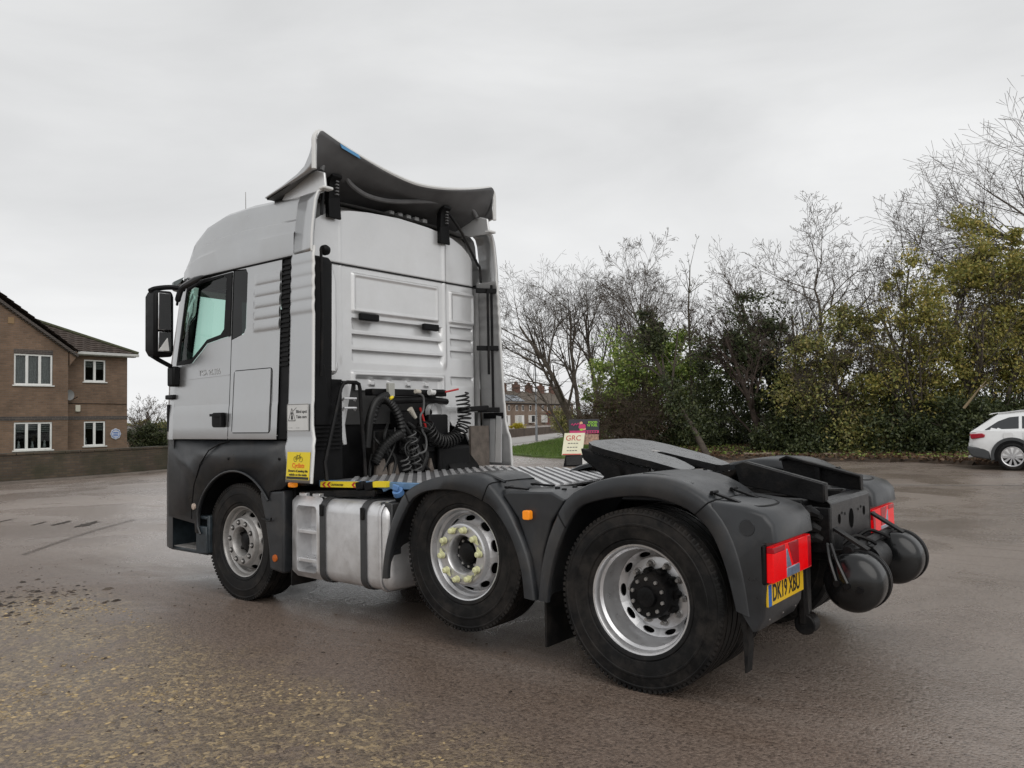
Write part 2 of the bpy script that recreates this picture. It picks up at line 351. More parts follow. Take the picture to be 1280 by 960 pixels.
        for i in range(10):
            a = 2*PI*i/10+0.17; c = (0.1675*math.cos(a),F+0.028,0.1675*math.sin(a)); b = MB()
            if kind == 'front':
                b.lathe([(0.023,0.001),(0.023,0.004),(0.017,0.004)], c, 'y', 14, mi=1); bolt_mb(b, c, 0.016, 0.022)
                b.build('wheel_nut', [steel, black_mt], w)
            else:
                b.lathe([(0.023,0.0),(0.023,0.008),(0.018,0.010)], c, 'y', 14); bolt_mb(b, c, 0.017, 0.012); b.build('wheel_nut', steel, w)
                n_ = MB(); n_.lathe([(0.024,0.008),(0.024,0.014),(0.021,0.016),(0.019,0.042),(0.012,0.048),(0.001,0.048)], c, 'y', 12)
                d = a + (PI/2 if i % 2 else -PI/2) + 0.25*random.uniform(-1,1)
                t = (c[0]+0.05*math.cos(d), c[2]+0.05*math.sin(d)); q = (0.021*math.cos(d+PI/2), 0.021*math.sin(d+PI/2))
                n_.prism([(c[0]+q[0],c[2]+q[1]),(t[0],t[1]),(c[0]-q[0],c[2]-q[1])], 'y', c[1]+0.009, c[1]+0.020)
                n_.build('nut_indicator', nut_y, w)
    return w
for s in (1, -1):
    wheel('front', (3.95, 1.012*s, 0.500), s); wheel('lift', (1.35, 1.032*s, 0.629), s); wheel('drive', (0.0, 1.072*s, 0.505), s)

# ---- cab side ----------------------------------------------------
def side_y(z):
    return interp(z, [1.36,1.40,1.66,1.70,2.92], [1.216,1.226,1.212,1.207,1.158])
def SY(d=0.0): return lambda x, z: (x, side_y(z)+d, z)
def side_panel(m, outer, holes=(), d=0.0, mi=0): m.holed(outer, list(holes), SY(d), mi)
win = [(4.905,2.125),(4.69,2.135),(4.53,2.235),(4.44,2.295),(4.22,2.325),(4.165,2.37),(4.15,2.83),(4.20,2.855),(4.62,2.825),(4.80,2.775)]
def grow(poly, d):
    cx = sum(p[0] for p in poly)/len(poly); cz = sum(p[1] for p in poly)/len(poly); out = []
    n = len(poly); ar = sum(poly[i][0]*poly[(i+1)%n][1]-poly[(i+1)%n][0]*poly[i][1] for i in range(n)); sg = 1 if ar > 0 else -1
    for i in range(n):
        a, b, c = Vector((*poly[i-1],0)), Vector((*poly[i],0)), Vector((*poly[(i+1)%n],0))
        n1 = Vector(((b-a).y, -(b-a).x, 0)).normalized(); n2 = Vector(((c-b).y, -(c-b).x, 0)).normalized()
        nn = (n1+n2).normalized(); k = d*sg/max(0.5, nn.dot(n1)); out.append((b.x+nn.x*k, b.y+nn.y*k))
    return out
door_out = [(4.05,1.70),(4.97,1.70),(4.985,1.95),(4.965,2.08),(4.86,2.70),(4.82,2.86),(4.05,2.88)]
fr_out = [(4.955,2.085),(4.675,2.095),(4.515,2.198),(4.43,2.258),(4.20,2.288),(4.062,2.30),(4.062,2.872),(4.62,2.862),(4.815,2.845)]
for s in (1, -1):
    d = MB(); side_panel(d, door_out, [grow(fr_out, 0.002)])
    d.grid(lambda u, z: (u, side_y(z), z), [4.05,4.5,4.97], [1.39,1.40,1.50,1.60,1.66,1.70])
    def bl(mb, name, mt, par, **k):
        return mb.build(name, mt, par, **k) if s > 0 else link_mesh(name, mb.mesh(name, True, k.get('smooth', 40)), mt, par)
    door = bl(d, 'door', silver, truck)
    f = MB(); f.holed(fr_out, [win], SY(0.004)); f.holed(fr_out, [grow(win, 0.012)], SY(0.007)); bl(f, 'window_frame', black_pl, door)
    g = MB(); g.holed(win, [], SY(-0.008)); bl(g, 'window_glass', teal_glass, door)
    h = MB(); h.prism(rrect(4.075,4.285,1.495,1.625,0.03), 'y', 1.222, 1.232); h.prism(rrect(4.105,4.255,1.525,1.60,0.03), 'y', 1.232, 1.236)
    h.box(4.085,4.115,1.235,1.262,1.50,1.62); h.box(4.09,4.27,1.247,1.264,1.592,1.615); bl(h, 'door_handle', black_pl, door)
    cr = MB(); cr.prism([(4.06,1.955),(4.95,1.935),(4.95,1.942),(4.06,1.962)], 'y', 1.19, side_y(1.95)+0.004); bl(cr, 'crease_strip', silver, door)
    # sleeper side panel with fixed window
    p = MB(); fw = [(4.04,2.27),(3.86,2.31),(3.835,2.35),(3.835,2.83),(3.86,2.865),(4.04,2.878)]
    side_panel(p, [(3.335,1.70),(4.04,1.70),(4.04,2.262),(3.86,2.302),(3.827,2.345),(3.827,2.835),(3.855,2.874),(4.04,2.886),(4.04,2.93),(3.335,2.93)])
    p.grid(lambda u, z: (u, side_y(z), z), [3.335,3.7,4.04], [1.39,1.40,1.50,1.60,1.66,1.70])
    sp = bl(p, 'sleeper_side_panel', silver, truck)
    g = MB(); g.holed(fw, [], SY(-0.004)); bl(g, 'sleeper_window', dark_glass, truck)
    q = MB(); q.box(4.03,4.15,1.09,1.150,1.39,2.885); bl(q, 'door_seam', black_pl, truck)
    # pressed ribs (a wavy sheet just proud of the panel)
    def wave(z0, z1, k, amp):
        def fn(x, z):
            t = (z-z0)/(z1-z0)*k; ph = t-math.floor(t)
            return amp*(math.sin(PI*ph)**0.7 if 0 <= t <= k else 0)
        return fn
    wv = wave(2.30, 2.80, 5, 0.010)
    r = MB(); xs = [3.345+0.02*i for i in range(20)]; xs[-1] = 3.725
    r.grid(lambda x, z: (x, side_y(z)+0.001+wv(x,z)*smooth01((3.735-x)/0.05), z), xs, [2.29+0.01*i for i in range(53)]); bl(r, 'pressed_ribs', silver, truck, smooth=50)
    # locker door
    lo = rrect(3.425,3.985,1.445,1.985,0.03); li = grow(lo, -0.010); 
    q = MB(); q.loft([[(x, side_y(z)+0.0015, z) for x, z in grow(lo,0.004)], [(x, side_y(z)+0.0015, z) for x, z in grow(lo,-0.004)]], True, False, mi=1)
    lz = [1.449,1.50,1.55,1.60,1.66,1.70,1.981]
    q.grid(lambda x, z: (x, side_y(z)+0.006, z), [3.44,3.6,3.8,3.97], lz); bl(q, 'locker_door', [silver, black_pl], truck)
    # black vent strip with slats
    v = MB(); v.grid(lambda x, z: (x, side_y(z)-0.012, z), [3.205,3.335], [1.39,1.40,1.66,1.70,2.93]); vs_ = bl(v, 'vent_strip', black_pl, truck)
    for i in range(22):
        z = 2.00+i*0.040; v = MB(); v.obox((3.27, side_y(z)-0.004, z), (0.055,0,0), (0,0.006,0), (0,0,0.009)); bl(v, 'vent_slat', black_pl, vs_)
    # side deflector
    wd = wave(2.40, 2.90, 5, 0.008)
    def dy(z): return interp(z, [1.05,1.34,1.39,1.42,1.66,1.70,2.95], [1.262,1.240,1.222,1.222,1.214,1.207,1.160])
    def back_x(z): return interp(z, [1.05,1.30,1.37,1.48,1.75,2.95], [2.846,2.842,2.852,2.883,2.892,2.925])
    zs = [1.05,1.10,1.2,1.30,1.34,1.37,1.39,1.42,1.5,1.58,1.66,1.70,1.8,2.0,2.2,2.36] + [2.38+0.0125*i for i in range(46)]
    m = MB(); m.grid(lambda u, z: (back_x(z)+(3.195-0.03*(z<1.3)-back_x(z))*u, dy(z)+wd(0,z), z), [0,0.05,0.5,0.95,1], zs)
    de = bl(m, 'side_deflector', [silver, dark_in], truck); md = de.modifiers.new('solid','SOLIDIFY'); md.thickness = 0.022; md.offset = -1; md.material_offset = 1; md.material_offset_rim = 1; de.data.materials[1] = mid_in
    e = MB(); e.tube([(back_x(z)-0.002, dy(z)+wd(0,z)-0.010, z) for z in zs], 0.012, 8); bl(e, 'deflector_edge', white_edge, de)
    if s > 0: DEFL = de; SLEEP = sp; DOOR = door
    # dark-grey wing and wheel arch below the cab
    w = MB()
    arch = arc(3.95, 0.47, 0.645, 140, 28, 18)
    arch = [(x, min(z, 1.115)) for x, z in arch]
    def wy(x, z): return interp(z, [0.30,0.60,0.90,1.30,1.375], [1.205,1.215,1.222,1.215,1.196])
    out = [(3.165,1.378),(3.165,1.18),(3.20,1.05),(3.28,0.985),(3.44,0.965)] + arch + [(4.54,0.72),(4.545,0.60),(4.50,0.53),(4.60,0.54),(4.60,0.62),(5.06,0.66),(5.065,1.30),(5.05,1.378)]
    w.holed(out, [], lambda x, z: (x, wy(x,z), z))
    wg = bl(w, 'front_wing', grey_pl, truck); md = wg.modifiers.new('solid','SOLIDIFY'); md.thickness = 0.03; md.offset = -1; md.use_even_offset = False
    # rolled lip round the arch, a swage line, bolts
    lp = MB(); lp.tube([(x, wy(x,z)+0.004, z) for x, z in [(3.47,0.90)] + arch + [(4.54,0.72),(4.545,0.60),(4.50,0.53)]], 0.010, 8); bl(lp, 'arch_lip', grey_pl, wg)
    sw = MB(); sw.tube([(x, wy(x,z)+0.001, z) for x, z in [(4.06,1.37),(4.20,1.35),(4.36,1.29),(4.50,1.17),(4.60,0.97),(4.64,0.78),(4.65,0.66)]], 0.006, 6); bl(sw, 'panel_gap', black_pl, wg)
    for bx_, bz in ((3.31,1.23),(4.05,1.22),(4.49,1.17)):
        b = MB(); b.lathe([(0.013,0),(0.011,0.006),(0.001,0.007)], (bx_, wy(bx_,bz), bz), 'y', 10); bl(b, 'screw', black_pl, wg)
    mk = MB(); mk.lathe([(0.030,0),(0.028,0.012),(0.001,0.016)], (4.60, wy(4.5,.78), 0.775), 'y', 16); bl(mk, 'side_marker', mat('marker_clear_%d' % s, (0.45,0.36,0.30), 0.3, 0, var=0.3, vscale=60), wg)
    # rear flap of the front wheel arch
    fl = MB(); fl.prism([(3.265,0.975),(3.59,0.955),(3.585,0.90),(3.52,0.72),(3.475,0.5),(3.455,0.32),(3.27,0.30)], 'y', 1.08, 1.212); ff = bl(fl, 'arch_rear_flap', grey_pl, truck)
    md = ff.modifiers.new('bev','BEVEL'); md.width = 0.02; md.segments = 3; md.limit_method = 'ANGLE'
    rf = MB(); rf.lathe([(0.030,0),(0.028,0.010),(0.001,0.012)], (3.375,1.212,0.42), 'y', 18); bl(rf, 'reflector', orange_r, ff)
    rb = MB(); rb.tube([(3.55,1.22,0.735),(3.44,1.235,0.72),(3.40,1.235,0.725),(3.395,1.235,0.75)], 0.007, 6); bl(rb, 'hook', black_mt, ff)
    # inner liner of the arch
    il = MB(); ar2 = arc(3.95, 0.47, 0.66, 20, 160, 18); il.loft([[(x,1.18,z) for x,z in ar2],[(x,0.55,z) for x,z in ar2]], False, False); bl(il, 'arch_liner', black_pl, truck)
    il = MB(); il.box(3.30,4.60,0.50,0.54,0.5,1.36); bl(il, 'arch_inner_wall', black_pl, truck)
    # entry step well in front of the wheel
    st = MB(); st.box(4.42,5.08,0.86,0.88,0.34,0.70); st.box(4.40,4.44,0.88,1.19,0.36,0.70); st.box(4.44,5.08,0.88,1.185,0.34,0.375); st.box(5.05,5.10,0.88,1.20,0.35,0.70); st.box(4.44,5.06,0.88,1.19,0.66,0.69)
    st.prism([(4.41,0.36),(4.60,0.345),(4.60,0.60),(4.43,0.60)], 'y', 1.17, 1.205)
    so = bl(st, 'entry_step', mat('step_plastic_%d' % s, (0.020,0.028,0.034), 0.4, 0, var=0.5, vscale=9, bump=0.1, bscale=80), truck); md = so.modifiers.new('bev','BEVEL'); md.width = 0.012; md.segments = 2; md.limit_method = 'ANGLE'
    tr = MB(); tr.box(4.62,5.03,0.95,1.178,0.375,0.383); bl(tr, 'step_tread', mat('worn_tread_%d' % s, (0.10,0.10,0.10), 0.5, 0.3, col2=(0.50,0.48,0.46), var=0.5, vscale=14), so)

# ---- cab front, windscreen, roof, interior ------------------------
PLAN = [(4.97,1.207),(5.06,1.20),(5.15,1.17),(5.24,1.10),(5.31,0.99),(5.36,0.82),(5.39,0.6),(5.41,0.3),(5.415,0)]
PLAN = PLAN + [(x,-y) for x, y in PLAN[-2::-1]]
def shift(z): return interp(z, [1.36,1.95,2.08,2.88], [0.0,0.005,-0.01,-0.165])
def wsc(z): return side_y(z)/1.207
fz = [1.385,1.6,1.70,1.95,2.06]
m = MB(); m.grid(lambda i, z: (PLAN[i][0]+shift(z), PLAN[i][1]*wsc(z), z), list(range(len(PLAN))), fz); m.build('front_panel', silver, truck)
for a, b in ((0,3),(len(PLAN)-4,len(PLAN)-1)):
    m = MB(); m.grid(lambda i, z: (PLAN[i][0]+shift(z), PLAN[i][1]*wsc(z), z), list(range(a,b+1)), [2.06,2.3,2.6,2.9]); m.build('windscreen_pillar', silver, truck)
m = MB(); m.grid(lambda i, z: (PLAN[i][0]+shift(z)-0.006, PLAN[i][1]*wsc(z), z), list(range(3,len(PLAN)-3)), [2.06,2.3,2.6,2.9]); m.build('windscreen', teal_glass, truck)
m = MB()
for i in range(9):
    z = 1.42+i*0.06; m.prism([(x+0.004,y*0.80) for x, y in PLAN[4:-4]] + [(x-0.05,y*0.80) for x, y in PLAN[4:-4]][::-1], 'z', z, z+0.03)
m.build('grille', black_pl, truck)
m = MB(); bp = [(x-0.0,y) for x, y in PLAN]; m.grid(lambda i, z: (PLAN[i][0]+0.02*(z<1.2)+0.01, PLAN[i][1]*1.0, z), list(range(len(PLAN))), [0.36,0.40,0.7,1.0,1.3,1.38]); m.build('bumper', grey_pl, truck)
for s in (1,-1):
    MB().prism([(5.37,s*0.55),(5.425,s*0.55),(5.36,s*0.90),(5.28,s*1.04),(5.22,s*1.0)], 'z', 0.66, 0.86).build('headlight', clear_lens, truck, bevel=0.01)
# roof: sections along x
RX = [3.17,3.5,3.9,4.3,4.6,4.82,4.98,5.08,5.15,5.19]
RT = [3.415,3.445,3.468,3.462,3.405,3.295,3.165,3.055,2.965,2.905]
RW = [1.160,1.162,1.163,1.163,1.158,1.145,1.10,1.03,0.90,0.70]
def rsec(x):
    t, w = interp(x,RX,RT), interp(x,RX,RW); h = t-2.895
    half = [(w,2.895),(w+0.006,2.92),(w+0.004,2.895+h*0.36),(w-0.016,2.895+h*0.42),(w-0.022,2.895+h*0.56),(w-0.040,2.895+h*0.60),(w-0.052,2.895+h*0.82),(w-0.075,2.895+h*0.93),(w-0.13,2.895+h*1.0),(w*0.55,2.895+h*1.05),(0,2.895+h*1.07)]
    return [(x,y,z) for y, z in half] + [(x,-y,z) for y, z in half[-2::-1]]
rx = []
for i in range(len(RX)-1): rx += [RX[i]+(RX[i+1]-RX[i])*k/4 for k in range(4)]
rx.append(RX[-1])
m = MB(); m.loft([rsec(x) for x in rx], False, False); m.build('roof', silver, truck, smooth=30)
m = MB(); m.tube([(x, side_y(2.9)+0.001, 2.893) for x in (3.2,3.6,4.0,4.4,4.7,4.80)], 0.009, 6)
m.build('roof_seam', black_pl, truck, mir=True)
# roof end strips running back past the rear wall, with an upright fin
for s in (1,-1):
    def es(x):
        k = [(1.163,2.90),(1.168,2.93),(1.163,3.05),(1.153,3.14),(1.144,3.21),(1.126,3.33),(1.10,3.395),(1.05,3.425)]
        return [(x,s*y,z) for y, z in k]
    m = MB(); m.loft([es(3.162),es(2.98),es(2.935)], False, False); o = m.build('roof_end_panel', silver, truck); md = o.modifiers.new('s','SOLIDIFY'); md.thickness = 0.025; md.offset = 1 if s < 0 else -1
    MB().tube([(x,y,z) for x, y, z in es(2.935)], 0.010, 8).build('end_panel_edge', white_edge, o)
    m = MB(); m.prism([(2.905,3.41),(3.52,3.42),(3.44,3.50),(3.24,3.555),(3.10,3.595),(3.02,3.60),(2.925,3.565)], 'y', s*1.02, s*1.045); m.build('roof_fin', silver2, truck, bevel=0.012, seg=3)
    m = MB(); m.box(2.87,2.94,s*0.99,s*1.09,3.415,3.44); m.build('fin_clip', white_edge, truck, bevel=0.008)
# raised roof spoiler
def spo(u, v):
    """u across -1.28..1.28, v 0 leading .. 1 trailing"""
    a = abs(u); sg = 1 if u >= 0 else -1; K = [0,0.3,0.55,0.72,0.84,0.93,1.0]
    xe, ze = interp(v,K,[3.60,3.35,3.16,3.06,2.995,2.955,2.93]), interp(v,K,[3.475,3.53,3.592,3.650,3.745,3.840,3.905])
    xc, zc = interp(v,K,[3.95,3.60,3.35,3.18,3.06,2.98,2.93]), interp(v,K,[3.50,3.545,3.585,3.620,3.655,3.690,3.712])
    t = (min(a,0.9)/0.9)**1.6; x, z = xc+(xe-xc)*t, zc+(ze-zc)*t; r = 0.012+0.075*v**3; zb = interp(x,[2.93,3.6],[3.585,3.455])
    if a <= 0.9: return (x, sg*1.065*a/0.9, z)
    if a <= 1.1:
        th = (a-0.9)/0.2*PI/2; return (x, sg*(1.065+0.075*math.sin(th)), ze - r*(1-math.cos(th)))
    return (x, sg*1.140, ze-r + (min(zb,ze-r)-(ze-r))*(a-1.1)/0.18)
us = [-1.28,-1.2,-1.1,-1.07,-1.04,-1.01,-0.98,-0.95,-0.92] + [-0.9+0.9*i/16 for i in range(16)]; us = us + [0] + [-u for u in us[::-1]]
m = MB(); m.grid(spo, us, [i/28 for i in range(29)]); o = m.build('roof_spoiler', [silver, under_m], truck, smooth=60)
md = o.modifiers.new('s','SOLIDIFY'); md.thickness = 0.03; md.offset = -1; md.material_offset = 1; md.material_offset_rim = 0
SPO = o
m = MB(); m.tube([Vector(spo(u,1.0))+Vector((0.0,0,-0.012)) for u in us], 0.020, 8); m.build('spoiler_edge', white_edge, SPO)
# moulded channel on the underside and fixing arms
path = [(2.99,0.98,3.60),(3.0,0.93,3.70),(3.02,0.82,3.72),(3.04,0.70,3.66),(3.05,0.62,3.58),(3.05,0.45,3.52),(3.05,0.25,3.515),(3.05,0.05,3.54),(3.04,-0.2,3.59),(3.03,-0.45,3.635),(3.02,-0.70,3.67),(3.0,-0.9,3.66),(2.99,-0.99,3.58)]
m = MB(); m.tube(spline([(x+0.05,y,z+0.015) for x,y,z in path],6), 0.022, 8); m.build('underside_channel', dark_in, SPO)
m = MB(); m.grid(lambda y, t: (3.07+0.5*t, y, 3.645-0.13*t+0.09*abs(y)**2*(1-t)), [-0.85,-0.6,-0.3,0,0.3,0.6,0.95], [0,0.5,1]); m.build('underside_liner', dark_in, SPO)
for i in range(5):
    m = MB(); m.box(3.22,3.60,-0.46+0.11*i,-0.40+0.11*i,3.45,3.505); m.build('roof_rib', mid_in, truck, bevel=0.015)
for y in (0.80,-0.57):
    m = MB(); m.prism([(3.12,3.27),(3.155,3.27),(3.16,3.46),(3.155,3.56),(3.11,3.615),(3.05,3.63),(3.05,3.605),(3.08,3.585),(3.095,3.55),(3.10,3.45)], 'y', y-0.052, y+0.052); br = m.build('spoiler_bracket', black_pl, truck, bevel=0.006)
    for i in range(5): MB().box(3.075,3.10,y-0.035,y-0.005,3.46+i*0.028,3.472+i*0.028).build('bracket_slot', dark_in, br)
    MB().prism([(y-0.075,3.26),(y+0.06,3.26),(y+0.06,3.42),(y-0.06,3.46)], 'x', 3.095, 3.12).build('bracket_plate', black_pl, br, bevel=0.006)
m = MB(); m.tube(spline([(3.08,0.93,3.55),(3.0,1.0,3.40),(2.96,1.04,3.28),(2.95,1.05,3.22)],5), 0.014, 7); m.build('spoiler_stay', black_mt, truck)
m = MB(); m.tube(spline([(3.08,-0.62,3.56),(3.02,-0.70,3.42),(2.97,-0.80,3.22),(2.95,-0.87,3.10),(2.95,-0.92,3.04),(2.95,-0.93,2.90)],5), 0.014, 7); m.build('spoiler_stay', black_mt, truck)
m = MB(); m.obox(Vector(spo(0.66,1.0))+Vector((-0.022,0,-0.030)), (0.003,0,0), (0,0.10,0.022), (0,0.010,0.016)); m.build('tape_scrap', blue_tape, SPO)
# sun visor and antenna
m = MB(); vz = [(0,0),(0.16,-0.03),(0.17,-0.09),(0.02,-0.05)]
m.loft([[(PLAN[i][0]+shift(2.9)+a*0.9-0.02, PLAN[i][1]*0.97*(1+0.02*(a>0)), 2.93+b) for a, b in vz] for i in range(1,len(PLAN)-1)], True, True); m.build('sun_visor', mat('visor_tint', (0.03,0.05,0.045), 0.2), truck)
m = MB(); m.tube([(5.16,0.3,3.02),(5.17,0.3,3.5),(5.175,0.3,3.99)], [0.010,0.006,0.004], 6); m.build('antenna', steel, truck)
# rain deflector over the door window
m = MB(); m.tube(spline([(4.92,1.21,2.66),(4.86,1.225,2.74),(4.78,1.23,2.81),(4.60,1.222,2.855),(4.48,1.20,2.885)],5), [0.012]*3+[0.028]*14+[0.022,0.018,0.014,0.008], 8); m.build('wind_deflector', grey_pl, truck)
# interior
m = MB(); m.box(3.20,3.24,-1.12,1.12,1.5,2.9); m.build('interior_rear_wall', cab_in, truck)
m = MB(); m.box(3.24,5.0,-1.13,1.13,2.885,2.90); m.build('headlining', cab_in, truck)
m = MB(); m.box(3.24,5.2,-1.13,1.13,1.42,1.46); m.build('cab_floor', cab_in, truck)
m = MB(); m.box(4.85,5.25,-1.12,1.08,1.6,2.10); m.build('dashboard', cab_in, truck, bevel=0.05)
for y in (-0.62,0.62):
    m = MB(); m.box(3.85,4.35,y-0.26,y+0.26,1.5,1.95); m.prism([(3.80,1.9),(3.97,1.9),(3.88,2.55),(3.76,2.55)], 'y', y-0.25, y+0.25); m.box(3.76,3.87,y-0.14,y+0.14,2.56,2.78); m.build('cab_seat', cab_in, truck, bevel=0.05, seg=3)
m = MB(); m.tube([(4.72+0.06*math.sin(a),-0.62+0.22*math.cos(a),2.12+0.21*math.sin(a)) for a in [2*PI*i/24 for i in range(25)]], 0.016, 6); m.build('steering_wheel', black_pl, truck)
# mirrors
for s in (1,-1):
    mm = MB(); mm.loft([[(x,s*y,z) for x, y in zip((4.86,4.90,5.02,5.06,5.02,4.90),(1.30,1.435,1.44,1.38,1.30,1.27))] for z in (2.16,)] + [[(x,s*y,z) for x, y in zip((4.84,4.86,5.03,5.08,5.03,4.88),(1.295,1.462,1.467,1.40,1.30,1.265))] for z in (2.22,2.5,2.72)] + [[(x,s*y,z) for x, y in zip((4.85,4.88,5.02,5.05,5.01,4.90),(1.30,1.44,1.445,1.38,1.31,1.28))] for z in (2.775,)])
    mo = mm.build('wing_mirror', black_pl, truck, bevel=0.02, seg=3, smooth=60)
    MB().prism([(s*1.315,2.40),(s*1.44,2.40),(s*1.44,2.745),(s*1.32,2.745)], 'x', 4.826, 4.838).build('mirror_glass', mirror_m, mo, bevel=0.004)
    MB().prism([(s*1.315,2.20),(s*1.44,2.20),(s*1.44,2.385),(s*1.315,2.385)], 'x', 4.826, 4.838).build('mirror_glass', mirror_m, mo, bevel=0.004)
    m = MB(); m.tube(spline([(4.80,s*1.20,2.80),(4.90,s*1.28,2.82),(4.95,s*1.40,2.80),(4.95,s*1.46,2.77)],5), 0.024, 8); m.build('mirror_arm', black_pl, truck)
    m = MB(); m.tube(spline([(4.95,s*1.44,2.17),(4.96,s*1.36,2.13),(4.95,s*1.25,2.075)],5), 0.022, 8); m.build('mirror_arm', black_pl, truck)
    MB().box(4.885,5.0,s*1.19,s*1.27,1.885,2.075).build('mirror_mount', black_pl, truck, bevel=0.02)
    MB().box(4.95,5.10,s*1.19,s*1.235,1.765,1.81).build('washer_jet', black_pl, truck, bevel=0.012)
    MB().box(5.075,5.11,s*1.19,s*1.212,1.46,1.72).build('grille_trim', black_pl, truck, bevel=0.008)
m = MB(); m.prism([(1.34,2.21),(1.44,2.21),(1.355,2.33)], 'x', 4.820, 4.825); m.build('mirror_reflector', white_edge, truck)
# lettering and stickers on the cab side
AXL, UPL = (-1,0,0), (0,0,1)
text('door_lettering', 'TGX 26.500', 0.075, (4.56, side_y(1.99)+0.001, 1.992), AXL, UPL, chrome, truck, bold=0.001, sx=0.95, extrude=0.002)
st = MB(); st.prism(rrect(2.905,3.185,1.455,1.675,0.012,3), 'y', 1.2265, 1.2285)
for o in (0,): pass
stk = st.build('blind_spot_sticker', white_s, truck)
for a, b in (((2.91,1.46),(3.18,1.46)),((2.91,1.67),(3.18,1.67)),((2.91,1.46),(2.91,1.67)),((3.18,1.46),(3.18,1.67))):
    MB().tube([(a[0],1.2283,a[1]),(b[0],1.2283,b[1])],0.0022,4).build('sticker_border', ink, stk)
tri = [(3.165,1.54),(3.075,1.54),(3.12,1.64)]
for i in range(3):
    a, b = tri[i], tri[(i+1)%3]; MB().tube([(a[0],1.2285,a[1]),(b[0],1.2285,b[1])],0.0028,4).build('warning_triangle', ink, stk)
MB().prism([(3.132,1.55),(3.106,1.55),(3.110,1.585),(3.128,1.585)], 'y', 1.228, 1.2294).build('triangle_symbol', ink, stk)
MB().lathe([(0.012,1.2286),(0.001,1.2294)], (3.12,0,1.598), 'y', 12).build('triangle_symbol', ink, stk)
MB().tube([(3.11,1.2285,1.615),(3.06,1.2285,1.645)],0.0022,4).build('triangle_symbol', ink, stk)
text('sticker_lettering', 'Blind spot', 0.034, (3.065,1.2286,1.612), AXL, UPL, ink, stk, bold=0.0006)
text('sticker_lettering', 'Take care', 0.034, (3.065,1.2286,1.570), AXL, UPL, ink, stk, bold=0.0006)
text('sticker_lettering', '- - --      - ---', 0.028, (3.165,1.2286,1.485), AXL, UPL, ink, stk)
def cyp(z, d=0.0): return 1.262-(z-1.05)*0.0759+d
def csheet(x0,x1,z0,z1,d,d2):
    m = MB(); m.add([(x0,cyp(z0,d),z0),(x1,cyp(z0,d),z0),(x1,cyp(z1,d),z1),(x0,cyp(z1,d),z1),(x0,cyp(z0,d2),z0),(x1,cyp(z0,d2),z0),(x1,cyp(z1,d2),z1),(x0,cyp(z1,d2),z1)], [[0,1,2,3],[4,5,6,7],[0,1,5,4],[1,2,6,5],[2,3,7,6],[3,0,4,7]]); return m
cs = csheet(2.862,3.155,1.075,1.292,0.0015,0.0035).build('cyclist_sticker', yellow, truck)
csheet(2.87,3.15,1.078,1.098,0.0038,0.0044).build('sticker_strip', ink, cs)
upc = (0,-0.0759,1)
def ct(b, sz, x, z, mt, **k): text('sticker_lettering', b, sz, (x, cyp(z,0.0042), z), AXL, upc, mt, cs, align='CENTER', **k)
ct('Cyclists', 0.050, 3.005, 1.185, red_t, bold=0.0012); ct('Beware of passing this', 0.0275, 3.005, 1.143, ink, bold=0.0006); ct('vehicle on the inside', 0.0275, 3.005, 1.113, ink, bold=0.0006)
for cx in (3.045,2.975):
    MB().tube([(cx+0.020*math.cos(a), cyp(1.235,0.005), 1.235+0.020*math.sin(a)) for a in [2*PI*i/16 for i in range(17)]], 0.0018, 4).build('bicycle_symbol', ink, cs)
for a, b in (((3.045,1.235),(3.025,1.265)),((3.025,1.265),(2.99,1.265)),((2.99,1.265),(2.975,1.235)),((3.045,1.235),(3.01,1.238)),((3.01,1.238),(2.99,1.265)),((3.01,1.238),(3.03,1.272)),((2.99,1.265),(2.985,1.28))):
    MB().tube([(a[0],cyp(a[1],0.005),a[1]),(b[0],cyp(b[1],0.005),b[1])], 0.0018, 4).build('bicycle_symbol', ink, cs)
MB().box(3.12,3.19,1.17,1.225,1.005,1.045).build('marker_lamp', amber, truck, bevel=0.012)

